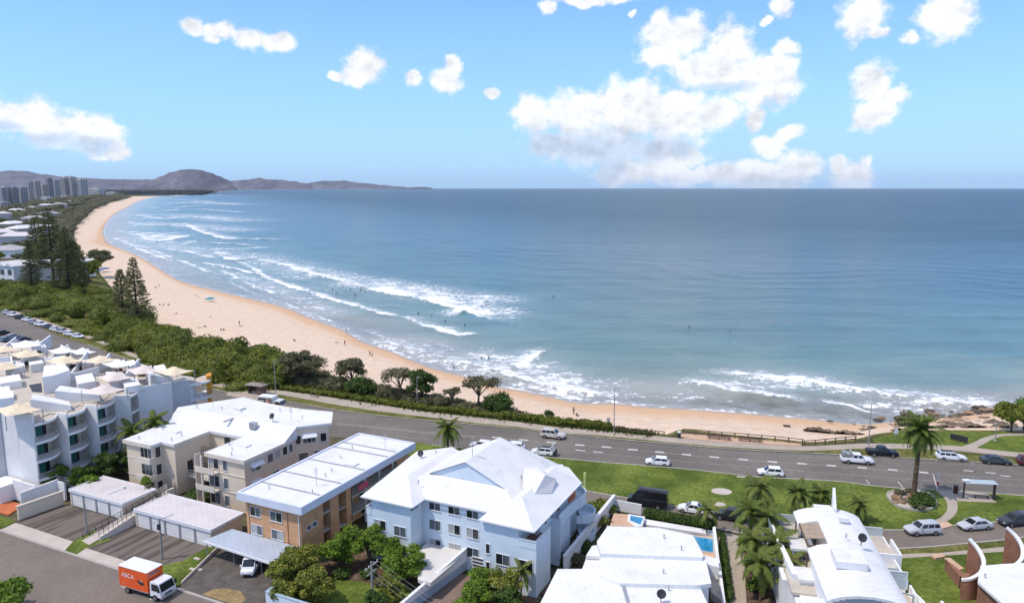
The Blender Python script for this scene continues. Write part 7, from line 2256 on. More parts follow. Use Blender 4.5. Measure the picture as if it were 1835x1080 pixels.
# left bus shelter
p = xy(460, 706)
t = thing('bus_shelter', 'brown timber bus shelter with a shingled hip roof by the dune trees', 'bus shelter', p, None, road_dir(460, 703, 40, 5))
def lp(t_, nm, mt, fn, par=None):
    mb = MB(); fn(mb); return link(nm, mb.mesh(nm, mt), par or t_)
m_sh_wall = M('brown_shelter_boards', (0.16, 0.11, 0.09), var=.2, scale=2)
lp(t, 'floor', m_concrete, lambda m: m.box(-2.2, 2.2, -.9, 1.1, 0, .08))
lp(t, 'back_wall', m_sh_wall, lambda m: m.box(-2, 2, .85, .95, .08, 2.2))
lp(t, 'side_wall', m_sh_wall, lambda m: m.box(-2, -1.9, -.5, .85, .08, 2.2)); lp(t, 'side_wall', m_sh_wall, lambda m: m.box(.7, 2, -.75, -.65, .08, 2.2)); lp(t, 'side_wall', m_sh_wall, lambda m: m.box(1.9, 2, -.65, .85, .08, 2.2))
lp(t, 'roof', M('grey_shingle_roof', (0.24, 0.21, 0.19), var=.2, scale=3), lambda m: (m.prism([(-2.5, -1.2), (2.5, -1.2), (2.5, 1.3), (-2.5, 1.3)], 2.2, 2.3), m.poly([(-2.5, -1.2, 2.31), (2.5, -1.2, 2.31), (1.4, .05, 2.8), (-1.4, .05, 2.8)]), m.poly([(2.5, 1.3, 2.31), (-2.5, 1.3, 2.31), (-1.4, .05, 2.8), (1.4, .05, 2.8)]), m.poly([(2.5, -1.2, 2.31), (2.5, 1.3, 2.31), (1.4, .05, 2.8)]), m.poly([(-2.5, 1.3, 2.31), (-2.5, -1.2, 2.31), (-1.4, .05, 2.8)])))
lp(t, 'bench', m_concrete, lambda m: m.box(-1.7, .4, .3, .75, .08, .55))
# right bus shelter: two dark posts carrying a glass roof
p = xy(1753, 893)
t = thing('bus_shelter', 'modern bus shelter with clear glass roof on two dark posts', 'bus shelter', p, None, road_dir(1753, 890, 40, 2))
lp(t, 'post', m_dark_metal, lambda m: m.box(-2.25, -2.08, -.1, .1, 0, 2.7)); lp(t, 'post', m_dark_metal, lambda m: m.box(2.0, 2.2, -.35, .1, 0, 2.5))
lp(t, 'roof', m_glass_clear, lambda m: m.prism([(-2.3, -.6), (2.4, -.6), (2.4, .9), (-2.3, .9)], 2.62, [2.62, 2.62, 2.72, 2.72]))
lp(t, 'roof_sign', m_frame_white, lambda m: m.box(-2.5, -1.5, -.3, .4, 2.75, 2.95)); lp(t, 'bench', m_timber, lambda m: m.box(-.6, 1.6, -.1, .35, .38, .46)); lp(t, 'bench_legs', m_dark_metal, lambda m: (m.box(-.45, -.37, -.05, .3, 0, .38), m.box(1.38, 1.46, -.05, .3, 0, .38)))
def bin_(label, px, py, col, lid):
    t = thing('litter_bin', label, 'bin', xy(px, py))
    lp(t, 'body', col, lambda m: m.prism([(.32 * math.cos(k * .785), .32 * math.sin(k * .785)) for k in range(8)], 0, 1.0))
    lp(t, 'lid', lid, lambda m: m.prism([(.36 * math.cos(k * .785), .36 * math.sin(k * .785)) for k in range(8)], 1.0, 1.25))
bin_('dark litter bin with white lid at the end of the beach fence', 1217, 784, m_dark_metal, m_frame_white)
bin_('dark red litter bin beside the glass roofed bus shelter', 1712, 883, M('dark_red_paint', (0.10, 0.025, 0.02)), m_dark_metal)

def lamp(label, px, py, h, arm=1.6, ang=-1.2, name='street_lamp', z=0.0, head=m_metal):
    t = thing(name, label, 'street lamp', xy(px, py, z))
    lp(t, 'pole', m_metal, lambda m: m.tube((0, 0, 0), (0, 0, h), .11, .06, 8))
    lp(t, 'footing', m_concrete, lambda m: m.box(-.25, .25, -.25, .25, -.1, .12))
    if arm:
        x, y = arm * math.cos(ang), arm * math.sin(ang)
        lp(t, 'arm', m_metal, lambda m: m.tube((0, 0, h - .1), (x, y, h + .15), .045, .035, 6))
        o = lp(t, 'lamp_head', head, lambda m: m.box(-.32, .32, -.12, .12, -.05, .07)); o.location = (x, y, h + .15); o.rotation_euler = (0, 0, ang)
    else:
        lp(t, 'lamp_head', head, lambda m: m.prism([(.2 * math.cos(k * .785), .2 * math.sin(k * .785)) for k in range(8)], h, h + .35))
lamp('tall grey street lamp beside the brown bus shelter', 494, 708, 7.2, 1.8, 1.9)
lamp('street lamp in front of the dark dense tree on the dune grass', 748, 722, 6.0, 1.3, -1.2)
lamp('street lamp standing where the beach fence begins', 1100, 773, 9.0, 1.6, -1.3)
lamp('slender street lamp by the black parked ute', 1556, 800, 8.2, 1.4, -1.3)
lamp('short park lamp beside the branching lawn path', 1783, 789, 3.2, 0)
def power_pole(label, px, py, h, cross=True, az=AZ):
    t = thing('power_pole', label, 'power pole', xy(px, py))
    lp(t, 'pole', m_pole, lambda m: m.tube((0, 0, -.3), (0, 0, h), .16, .11, 8))
    if cross:
        mb = MB(az); mb.bar((0, -1.2, h - .5), (0, 1.2, h - .5), .12); mb.bar((0, -.9, h - 1.3), (0, .9, h - 1.3), .10); link('crossarm', mb.mesh('crossarm', m_pole), t)
        mb = MB(az)
        for b in (-1.1, -.5, .5, 1.1):
            mb.tube((0, b, h - .44), (0, b, h - .22), .05, .04, 6)
        link('insulators', mb.mesh('insulators', m_frame_white), t)
    return t
pp1 = power_pole('plain grey pole in front of the shorter garage block', 156, 957, 4.6, False)
pp2 = power_pole('grey pole with a street light bracket in front of the longer garage block', 291, 1002, 5.6, False)
lp(pp2, 'bracket', m_metal, lambda m: (m.bar((0, 0, 5.4), (1.6, .5, 5.9), .07), m.bar((0, 0, 5.2), (-1.2, -.4, 5.0), .06))); lp(pp2, 'transformer_box', m_dark_metal, lambda m: m.box(-.2, .2, -.35, -.12, 4.2, 4.9))
pp3 = power_pole('power pole with double crossarms on the lawn before the blue flats', 668, 1085, 5.4, True)
w = MB()
o0 = Vector(pp3.location)
for k, b in enumerate((-1.1, -.5, .5, 1.1)):
    q0 = o0 + Vector(MB(AZ).P(0, b, 5.0)); q1 = q0 + Vector(MB(AZ).P(26, -9 + .3 * k, .2))
    prev = q0
    for i in range(1, 11):
        s = i / 10
        c = q0.lerp(q1, s); c.z -= 1.0 * math.sin(math.pi * s)
        w.bar(tuple(prev), tuple(c), .018); prev = c
w.build('power_lines', m_pole, pp3)
t = thing('bus_stop_pole', 'thin white and red bus stop pole at the curved path', 'sign pole', xy(1679, 879))
lp(t, 'pole', m_frame_white, lambda m: m.tube((0, 0, 0), (0, 0, 3.0), .05, .05, 6)); lp(t, 'sign', m_tail, lambda m: m.box(-.05, .05, -.2, .2, .9, 1.5)); lp(t, 'flag', m_frame_white, lambda m: m.box(-.03, .03, -.25, .25, 2.5, 3.0))
t = thing('sign_board', 'black slanted information board on the seaside lawn', 'sign', xy(1718, 791), None, road_dir(1718, 790, 40, 10))
lp(t, 'board', m_dark_metal, lambda m: m.prism([(-1.5, -.05), (1.5, -.05), (1.5, .05), (-1.5, .05)], .25, 1.25)); lp(t, 'leg', m_dark_metal, lambda m: m.box(-1.3, -1.2, -.05, .05, 0, .25)); lp(t, 'leg', m_dark_metal, lambda m: m.box(1.2, 1.3, -.05, .05, 0, .25))
t = thing('sign_board', 'small beige sign on the sand beside the tall street lamp', 'sign', xy(1090, 764, -.5))
lp(t, 'board', m_cream_trim, lambda m: m.box(-.35, .35, -.04, .04, .7, 1.9)); lp(t, 'leg', m_timber, lambda m: m.box(-.3, -.2, -.05, .05, -.2, .7)); lp(t, 'leg', m_timber, lambda m: m.box(.2, .3, -.05, .05, -.2, .7))
t = thing('sign_board', 'white sign post beside the small tree left of the date palm crown', 'sign', xy(1605, 785))
lp(t, 'board', m_frame_white, lambda m: m.box(-.3, .3, -.04, .04, .9, 2.0)); lp(t, 'post', m_metal, lambda m: m.bar((0, .06, 0), (0, .06, 2.0), .08))

# timber beach fences: posts and rails, each a part
def fence(label, pix, step, h=1.05, nr=2):
    ln = [U(x, y, 0.0) for x, y in pix]
    t = thing('beach_fence', label, 'fence', ln[0])
    pts = resample(ln, step)
    for p in pts:
        o = link('post', box_mesh('post', .17, .17, h + .25, m_timber, -.25), t, p - ln[0] + Vector((0, .085, 0)))
    for a, b in zip(pts, pts[1:]):
        for r in range(nr):
            z = h - .08 - r * .48
            mb = MB(); mb.bar((a.x, a.y, z), (b.x, b.y, z), .09, .13); mb.build('rail', m_timber, t)
fence('timber post and rail fence from the street lamp to the litter bin', [(1104, 773.5), (1160, 779), (1212, 784)], 2.3)
fence('long timber beach fence along the peach paving', [(1224, 776.5), (1300, 783), (1400, 791.5), (1438, 796)], 2.4)
fence('short timber fence running back towards the black ute', [(1441, 798.5), (1448, 799), (1482, 795), (1540, 789.5)], 2.2)
def picnic(label, x0, y0, x1, y1):
    a, b = U(x0, y0), U(x1, y1)
    t = thing('bench', label, 'bench', (a + b) / 2, None, math.atan2(b.y - a.y, b.x - a.x))
    w = (b - a).length / 2
    lp(t, 'seat', m_timber, lambda m: m.box(-w, w, -.25, .25, .42, .5))
    for s in (-.8, 0, .8):
        lp(t, 'leg', m_timber, lambda m: m.box(s * w - .1, s * w + .1, -.2, .2, 0, .42))
    lp(t, 'backrest', m_timber, lambda m: m.box(-w, w, .27, .33, .6, .95))
picnic('long brown bench on the peach paving, nearer the litter bin', 1267, 785, 1310, 789)
picnic('long brown bench on the peach paving, farther from the litter bin', 1322, 789, 1366, 793)

# round bed under the date palm
c = U(1634, 898)
ring = [U(x, y) for x, y in [(1590,889),(1592,884),(1604,880.5),(1630,879),(1655,882),(1670,889),(1677,899),(1676,907),(1667,913),(1645,915),(1618,911),(1600,902)]]
ring = smooth_line(ring + [ring[0]], 4)[:-1]
t = thing('garden_bed', 'oval kerbed garden bed of rocks and shrubs around the tall date palm', 'garden bed', c)
mb = MB()
for i in range(len(ring)):
    p, q = ring[i], ring[(i + 1) % len(ring)]
    mb.bar((p.x, p.y, .14), (q.x, q.y, .14), .32, .30)
mb.build('kerb_edging', m_kerb, t)
mb = MB(); mb.prism([p.xy for p in ring], 0, .2); mb.build('soil', m_concrete, t)
def rock_mesh(seed, r, mat, flat=.6):
    rng = random.Random(seed)
    bm = bmesh.new(); bmesh.ops.create_icosphere(bm, subdivisions=2, radius=r)
    for v in bm.verts:
        n = v.co.normalized()
        k = 1 + .28 * math.sin(n.x * 4 + seed) * math.cos(n.y * 5 + seed * 2) + .15 * math.sin(n.z * 8 + seed) + rng.uniform(-.09, .09)
        v.co = Vector((v.co.x * k, v.co.y * k, v.co.z * k * flat))
    me = bpy.data.meshes.new('rock'); bm.to_mesh(me); bm.free(); me.materials.append(mat)
    return me
rk = [rock_mesh(s, .55, m_rock_tan if s % 2 else m_rock) for s in range(4)]
rng = random.Random(11)
for i in range(22):
    x, y = rng.uniform(1600, 1640), rng.uniform(884, 903)
    p = U(x, y, .25)
    o = link('rock', rk[i % 4], t, p - t.location); o.scale = [rng.uniform(.5, 1.1)] * 3; o.rotation_euler = (0, 0, rng.uniform(0, 6))
for i, (x, y, r, h) in enumerate([(1648,905,1.5,1.2),(1662,902,1.4,1.2),(1640,908,1.1,.9),(1655,897,1.2,1.2),(1668,907,.9,.8),(1645,894,1.0,1.0),(1612,884,.9,.7),(1630,883,.8,.7),(1652,911,1.0,.8)]):
    bl = [(rng.uniform(-.5, .5) * r, rng.uniform(-.5, .5) * r, h * .5, r * .6, r * .6, h * .5) for k in range(4)]
    o = link('shrub', crown_mesh('shrub', bl, 260, .22, 60 + i, m_leaf_dark if i < 6 else m_leaf_grey), t, U(x, y, .2) - t.location)
palm('tall date palm with thick dark trunk in the oval garden bed', U(1637, 892, .2), 10.3, 3.6, 38, m_frond, 4, .36, droop=.75, up=1.45, low=-.75, width=.5, lean=(.35, .3))

# ------------------------------------------------------------------ vegetation
# coastal scrub that reads as one mass
rng = random.Random(5)
inl = surveyed([(-60,530),(0,549),(78,572),(168,598),(233,629),(298,655),(363,678),(430,692),(505,699)], 0, 5)
sea_l = surveyed([(-60,508),(40,514),(138,514),(222,546),(275,592),(345,622),(400,630),(470,644),(530,662)], -1.6, 5)
blobs = []
for i in range(len(inl) - 1):
    for k in range(6):
        s = (k + rng.random()) / 6
        p = inl[i].lerp(sea_l[i], s) + Vector((rng.uniform(-3, 3), rng.uniform(-3, 3), 0))
        D = p.length
        hgt = (3.0 + 1.9 * math.sin(math.pi * min(1, s * 1.15))) * rng.uniform(.6, 1.3)
        r = rng.uniform(2.0, 5.4) * (.75 + D / 900)
        blobs.append((p.x, p.y, -.8 + hgt * .45, r, r, hgt * .62))
o = link('coastal_scrub', crown_mesh('coastal_scrub', blobs, 110000, .36, 3, m_leaf_scrub, .88, flat=.25, shell=(.85, 1.06)))
tag(o, None, None, None, 'stuff')
# thin strips of hedge and tussock on the dune slope
blobs = []
hl = resample(surveyed([(505,697),(587,708),(670,720),(760,733.5),(854,743.5),(925,751.5),(1000,760.5),(1096,769)], 0, 6), 1.0)
for p in hl:
    x = p.x
    hh = rng.uniform(.5, .95) + (.45 if x > -2 else 0)
    for k in range(2):
        blobs.append((p.x + rng.uniform(-.4, .4), p.y + rng.uniform(.2, 1.8), hh * .35, rng.uniform(.6, 1.1), rng.uniform(.6, 1.1), hh * .6))
tag(link('dune_hedge', crown_mesh('dune_hedge', blobs, 20000, .21, 8, m_leaf_scrub, .8, flat=.4)), None, None, None, 'stuff')
# olive and grey-green undergrowth between the dune trees
blobs = []
rng = random.Random(31)
for i in range(130):
    x = rng.uniform(495, 935)
    yb = np.interp(x, [495, 587, 670, 760, 854, 935], [690, 700, 712, 726, 738, 750])
    yt = np.interp(x, [495, 587, 670, 760, 854, 935], [668, 676, 694, 716, 730, 744])
    p = U(x, yb + (yt - yb) * rng.random(), -1.0)
    h = rng.uniform(.8, 2.6) * (1.2 if x < 640 else .8); r = rng.uniform(1.0, 2.6)
    blobs.append((p.x, p.y, -1.1 + h * .4, r, r, h * .6))
tag(link('dune_undergrowth', crown_mesh('dune_undergrowth', blobs, 26000, .26, 33, m_leaf_grey, .8, flat=.3)), None, None, None, 'stuff')
V, Fq, tn = [], [], []
nr_ = np.random.default_rng(2)
i0 = 13 * NS
for k in range(15000):
    i = nr_.integers(i0, 28 * NS - 2)
    s = nr_.random() ** .8
    a, b = BACK[i], CREST[i]
    p = a.lerp(b, s); zz = a.z + (b.z - a.z) * min(1, s * 1.3)
    x, y = p.x + nr_.normal(0, .8), p.y + nr_.normal(0, .8)
    h, w = nr_.uniform(.25, .6), nr_.uniform(.10, .25)
    q = nr_.uniform(0, 3.14)
    dx, dy = math.cos(q) * w, math.sin(q) * w
    n = len(V)
    V += [(x - dx, y - dy, zz - .1), (x + dx, y + dy, zz - .1), (x + dx * .4 + nr_.normal(0, .12), y + dy * .4 + nr_.normal(0, .12), zz + h), (x - dx * .4, y - dy * .4, zz + h)]
    Fq.append((n, n + 1, n + 2, n + 3)); tn.append(min(1, max(0, nr_.normal(.55, .25))))
tag(link('dune_grass', np_mesh('dune_grass', V, Fq, leaf_mat('dune_grass_blades', (0.035, 0.055, 0.012), (0.13, 0.17, 0.035)), tn)), None, None, None, 'stuff')
# distant belt behind the beach, and the green town beyond it
def belt(name, rows, count, rr, hh, leaf, n, mat, seed):
    rng = random.Random(seed)
    blobs = []
    A, B = [U(x, y, -1) for x, y in rows[0]], [U(x, y, -1) for x, y in rows[1]]
    for i in range(count):
        s = rng.random() * (len(A) - 1); k = int(s); f = s - k
        a = A[k].lerp(A[k + 1], f); b = B[k].lerp(B[k + 1], f)
        p = a.lerp(b, rng.random())
        sc = max(.6, p.length / 900)
        r = rng.uniform(*rr) * sc
        h = rng.uniform(*hh) * min(2, sc)
        blobs.append((p.x, p.y, -1.5 + h * .4, r, r, h * .65))
    tag(link(name, crown_mesh(name, blobs, n, leaf, seed, mat, .85, flat=.5, shell=(.85, 1.08))), None, None, None, 'stuff')
belt('far_dune_scrub', [[(60,470),(80,440),(100,420),(105,405),(130,385),(160,365),(185,354),(215,350)], [(175,500),(150,455),(122,430),(126,410),(138,396),(160,378),(186,366),(226,354)]], 420, (4, 8), (3, 6), 1.1, 42000, m_leaf_grey, 21)
belt('far_town_trees', [[(-60,445),(-40,400),(0,380),(40,372),(90,362),(140,356),(180,352)], [(60,470),(80,430),(95,412),(110,398),(128,384),(155,366),(185,355)]], 150, (5, 10), (4, 8), 1.6, 20000, m_leaf_grey, 22)
belt('far_bank_trees', [[(-200,349),(0,348.6),(150,348.6),(300,349),(352,348.6)], [(-200,343),(0,342.5),(150,342),(300,342.5),(372,343.5)]], 300, (10, 20), (5, 9), 9, 16000, leaf_mat('far_forest_leaves', (0.014, 0.020, 0.012), (0.045, 0.052, 0.030)), 23)
# left middle ground: parkland trees between the club and the towers
LT = [(12, 452, 7, 5), (40, 440, 9, 6), (70, 450, 8, 5), (20, 425, 9, 7), (48, 412, 10, 8), (105, 470, 7, 5), (0, 470, 7, 5), (32, 468, 5, 4), (6, 405, 10, 8), (30, 396, 11, 9)]
labs = ['olive leafy tree above the left white gabled roof', 'bushy tree behind the dark pines, upper left', 'tree between the many gabled roof and the far scrub', 'grey green tree near the left edge under the towers', 'broad tree below the narrow pale tower', 'bright tree at the right foot of the pine group', 'leafy tree at the left edge above the club building', 'small tree in the car park behind the club', 'dark tree at the left edge below the pinkish low block', 'spreading tree under the dark slim tower']
for i, (x, y, h, r) in enumerate(LT):
    broad_tree(labs[i], U(x, y, -.15), h, r, [m_leaf_scrub, m_leaf_grey, m_leaf_dark][i % 3], 40 + i, 900, .55, lumps=9)
rng = random.Random(77)
for i, (x, y) in enumerate([(8, 392), (30, 384), (60, 380), (84, 374), (22, 410), (62, 398), (4, 430), (44, 424), (88, 392), (34, 440), (70, 420), (14, 460), (108, 372), (120, 366)]):
    c = U(x, y, 0)
    t = thing('house', 'pale roofed low house among the trees below the far towers', 'house', c, 'houses among the trees below the far towers', rng.uniform(0, 3))
    w, d, h = rng.uniform(9, 15), rng.uniform(8, 11), rng.uniform(5, 9)
    lp(t, 'wall', [m_tw_pale, m_tw_tan, m_white_wall][i % 3], lambda m: m.box(-w, w, -d, d, -1, h))
    lp(t, 'roof', [m_garage_roof, m_white_roof, m_tw_grey][i % 3], lambda m: (m.poly([(-w - .6, -d - .6, h), (w + .6, -d - .6, h), (w * .5, 0, h + 3), (-w * .5, 0, h + 3)]), m.poly([(w + .6, d + .6, h), (-w - .6, d + .6, h), (-w * .5, 0, h + 3), (w * .5, 0, h + 3)]), m.poly([(w + .6, -d - .6, h), (w + .6, d + .6, h), (w * .5, 0, h + 3)]), m.poly([(-w - .6, d + .6, h), (-w - .6, -d - .6, h), (-w * .5, 0, h + 3)])))
# Norfolk pines
norfolk_pine('taller pine of the pair standing in the dune scrub at the beach edge', U(247, 583, -.6), 24.5, 5.6, 1, m_leaf_pine, bare=.16, dens=1.5)
norfolk_pine('shorter pine of the pair in the dune scrub, left of the taller one', U(222, 577, -.4), 19.5, 4.6, 2, m_leaf_pine, bare=.22, dens=1.4)
norfolk_pine('thin dark pine in front of the white gabled club', U(58, 520, 0), 24, 5.5, 3, m_leaf_pine_dark, bare=.05, dens=1.3)
norfolk_pine('widest dark pine nearest the beach in the left group', U(126, 528, 0), 31, 8.0, 4, m_leaf_pine_dark, bare=.10, dens=2.4)
norfolk_pine('tallest dark pine at the back of the left group', U(97, 507, 0), 38, 9.5, 5, m_leaf_pine_dark, bare=.22, dens=2.6)
norfolk_pine('dark pine left of the tallest one in the left group', U(72, 500, 0), 33, 8.0, 6, m_leaf_pine_dark, bare=.25, dens=2.2)
norfolk_pine('dark pine overlapping the right side of the tallest pine', U(138, 515, 0), 23, 7.0, 7, m_leaf_pine_dark, bare=.08, dens=2.2)
broad_tree('dark round tree at the beach edge right of the pine group, upper', U(176, 490, -1), 14, 9.0, m_leaf_grey, 61, 3600, .5, lumps=12)
broad_tree('dark round tree at the beach edge right of the pine group, lower', U(160, 508, -1), 12, 8.0, m_leaf_scrub, 62, 3200, .5, lumps=12)
# trees on the dune grass beside the main road
broad_tree('large grey green tree behind the brown bus shelter street lamp', U(543, 690, -.9), 9.2, 5.8, m_leaf_grey, 71, 5200, .28, 2.6, lumps=18, core=.5)
broad_tree('grey green tree against the sand, second of the dune row', U(631, 692, -1.5), 7.6, 4.6, m_leaf_grey, 72, 3400, .27, 2.2, lumps=14, core=.45)
bush('dark green dome shaped shrub on the dune grass', U(648, 705, -.8), 3.6, 4.4, m_leaf_dark, 73, 2400, .27)
broad_tree('open spreading tree with forked bare trunk on the dune grass', U(722, 712, -.7), 7.0, 4.6, m_leaf_grey, 74, 1500, .26, 3.2, lumps=12, core=.3, lean=(-1.2, .4))
broad_tree('dark dense tree behind the second street lamp on the dune', U(757, 715, -.7), 7.4, 4.0, m_leaf_dark, 75, 3800, .26, 1.6, lumps=16, core=.6)
broad_tree('small sparse tree with bent trunk on the dune grass', U(814, 727, -.6), 4.6, 2.6, m_leaf_grey, 76, 700, .24, 2.0, lumps=8, core=.25, lean=(-.9, 0))
broad_tree('umbrella shaped tree with bare trunk against the surf', U(857, 732, -.6), 7.2, 4.4, m_leaf_grey, 77, 1700, .26, 4.0, lumps=13, core=.35, lean=(.3, .4))
bush('wide dark green shrub right of the umbrella shaped tree', U(893, 737, -.6), 3.5, 4.2, m_leaf_dark, 78, 2300, .25)
bush('small conical dark shrub on the sand side of the hedge', U(984, 752, -.6), 1.1, 2.2, m_leaf_dark, 79, 500, .2)
bush('grey green low shrub between the forked tree and the dome shrub', U(690, 712, -.8), 2.0, 2.6, m_leaf_grey, 80, 700, .24)
bush('brownish low shrub at the foot of the dark dense tree', U(790, 726, -.6), 2.2, 1.8, m_leaf_grey, 81, 700, .22)
for i, (x, y, r, h) in enumerate([(360, 622, 2.6, 3.4), (388, 630, 2.4, 2.8), (330, 612, 2.4, 3.0)]):
    bush(['grey shrub at the sand edge, middle of three', 'grey shrub at the sand edge, nearest of three', 'grey shrub at the sand edge, farthest of three'][i], U(x, y, -1.8), r, h, m_leaf_grey, 90 + i, 700, .3)
broad_tree('bright green tree at the right edge above the rocks', U(1812, 772, -.3), 6.0, 3.8, m_leaf_yellow, 95, 3000, .26, 1.8, lumps=14)
broad_tree('dark green tree behind the bright one at the right edge', U(1835, 768, -.3), 6.5, 4.5, m_leaf_bright, 96, 2600, .26, 1.5, lumps=12)
broad_tree('grey green low tree behind the crown of the date palm', U(1632, 776, -.4), 4.4, 3.2, m_leaf_grey, 97, 1600, .24, 1.0, lumps=10)

# garden in front of the blue flats
def tp(a, b, z=0.0):
    return Vector(MB(AZ).P(a, b, z))
GT = [(-56.0, 67.6, 5.2, 2.5, 'b', 'large round bright tree between the orange and blue flats'), (-53.3, 70.0, 4.8, 1.9, 'b', 'round bright tree at the left corner of the blue flats'), (-50.6, 70.4, 4.4, 1.6, 'b', 'small round tree under the left blue windows'),
      (-48.4, 68.6, 4.0, 1.7, 'b', 'bright tree beside the raised deck'), (-46.3, 68.0, 5.0, 2.2, 'b', 'bright leafy tree in front of the raised deck'), (-58.6, 63.8, 4.6, 2.4, 'y', 'olive tree at the right end of the carport'), (-57.8, 60.6, 4.6, 2.5, 'y', 'yellow green shrubby tree behind the blue garden wall, left'),
      (-53.6, 60.2, 4.2, 2.1, 'y', 'yellow green shrubby tree behind the blue garden wall, right'), (-56.4, 58.9, 2.6, 1.6, 'y', 'low olive shrub tight against the blue garden wall'), (-45.4, 63.4, 3.6, 1.5, 'y', 'olive bush beside the driveway wall'), (-45.2, 60.2, 3.6, 1.5, 'd', 'dark bush near the foot of the driveway wall'),
      (-36.6, 68.2, 4.6, 2.2, 'b', 'bright tree right of the brown driveway'), (-34.0, 68.0, 5.0, 2.3, 'y', 'yellow green tree under the right blue windows'), (-35.4, 65.0, 4.2, 2.2, 'b', 'leafy tree low at the right of the brown driveway'), (-32.2, 66.2, 3.8, 1.8, 'd', 'dark tree near the right corner of the blue flats')]
for i, (a, b, h, r, k, lb) in enumerate(GT):
    broad_tree(lb, tp(a, b), h * 1.05, r * 1.1, {'b': m_leaf_bright, 'y': m_leaf_yellow, 'd': m_leaf_dark}[k], 110 + i, 3000, .18, h * .15, lumps=14, core=.6)
for i, (a, b, r, h, mt, lb) in enumerate([(-54.6, 66.2, 1.2, .9, m_leaf_dark, 'dark low shrub under the large round tree'), (-51.8, 67.6, 1.1, .8, m_leaf_dark, 'low shrub on the soil before the left blue windows'), (-49.2, 66.6, 1.0, .8, m_leaf_grey, 'greyish low shrub on the soil by the lawn'), (-57.4, 69.4, 1.2, 1.3, m_leaf_dark, 'dark shrub in the gap beside the orange flats'), (-74.3, 71.8, 1.0, 1.2, m_leaf_bright, 'green shrub squeezed between garage and orange flats'),
        (-34.2, 61.0, 1.6, 1.4, m_leaf_bright, 'low green shrub beside the brown driveway, near the street'), (-31.2, 80.5, .8, 1.6, m_leaf_dark, 'dark shrub along the right wall of the blue flats')]):
    bush(lb, tp(a, b), r, h, mt, 140 + i, 420, .17)
palm('slender leaning palm at the right corner of the blue flats', tp(-32.6, 70.8), 3.6, 1.9, 13, m_frond_light, 9, .10, droop=.8, up=1.2, low=-.4)
# greenery between the white and the cream flats
for i, (a, b, h, r, mt, lb) in enumerate([(-104.6, 68.4, 3.4, 1.7, m_leaf_bright, 'bright bush behind the cream boundary wall'), (-107.4, 69.0, 4.2, 2.2, m_leaf_bright, 'leafy bush at the foot of the white fin wall'), (-106.2, 72.6, 5.2, 2.4, m_leaf_dark, 'dark tree between white balconies and cream flats'), (-104.0, 75.4, 5.6, 2.2, m_leaf_dark, 'dark tree against the left wall of the cream flats'),
      (-109.6, 73.6, 4.6, 2.4, m_leaf_bright, 'bright tree under the second white balcony stack'), (-108.8, 77.4, 4.4, 2.2, m_leaf_dark, 'dark tree deep in the gap beside the cream flats'), (-111.0, 67.4, 4.6, 2.0, m_leaf_bright, 'bright small tree by the entry railing')]):
    broad_tree(lb, tp(a, b), h, r, mt, 160 + i, 1500, .2, h * .2, lumps=10)
palm('palm in the gap between the white and the cream flats', tp(-106.0, 77.2), 7.0, 3.4, 18, m_frond, 11, .16, droop=.8, up=1.2, low=-.3)
palm('second palm close to the cream flats, taller', tp(-103.6, 79.6), 8.4, 3.0, 16, m_frond, 12, .16, droop=.85, up=1.2, low=-.3)
bush('leafy climber on the left balconies of the cream flats', tp(-95.6, 71.4, 2.4), .9, 1.4, m_leaf_bright, 170, 320, .16)
bush('tall shrub beside the cream stair rail', tp(-94.2, 70.6), .8, 3.4, m_leaf_grey, 171, 420, .16)
bush('dark garden shrub in the cream stair court', tp(-88.6, 74.6), 2.2, 1.6, m_leaf_dark, 172, 700, .18)
# hedges
def hedge(label, pix, w, h, mat, seed, n=2600, z=0.0, leaf=.15):
    ln = resample([U(x, y, z) for x, y in pix], .5)
    bl = [(p.x + random.uniform(-.1, .1), p.y, z + h * .5, w * .62, w * .62, h * .58) for p in ln]
    tag(link('hedge', crown_mesh('hedge', bl, n, leaf, seed, mat, .9, flat=.3, shell=(.85, 1.03))), label, 'hedge')
hedge('clipped dark hedge between the units and the service road', [(1160, 929), (1200, 936), (1240, 943), (1277, 949)], 1.0, 1.5, m_leaf_dark, 201, 4200)
hedge('low hedge strip along the left side of the lane', [(1294, 962), (1301, 1010), (1309, 1080)], .55, .8, m_leaf_dark, 202, 2200)
bush('yellowish shrub behind the round balconies of the blue flats', U(1064, 942), 1.9, 1.6, m_leaf_yellow, 203, 800, .2)
bush('green shrub mass beside the service road behind the blue flats', U(1072, 918), 2.6, 1.6, m_leaf_scrub, 204, 1100, .2)
bush('dark shrub in the bed behind the blue flats', U(1056, 925), 1.8, 1.4, m_leaf_dark, 205, 700, .2)
bush('dark shrub beside the long white boundary wall', U(1050, 985), 1.2, 1.2, m_leaf_dark, 206, 500, .18)
bush('silvery shrub between blue flats and boundary wall', U(1028, 1008), 1.2, 1.3, m_leaf_grey, 207, 500, .18)
broad_tree('leafy green tree cut by the lower left corner of the picture', (U(8, 1080, 1.6).x, U(8, 1080, 1.6).y, 0), 4.0, 2.9, m_leaf_bright, 210, 5200, .20, 1.0, lumps=18)
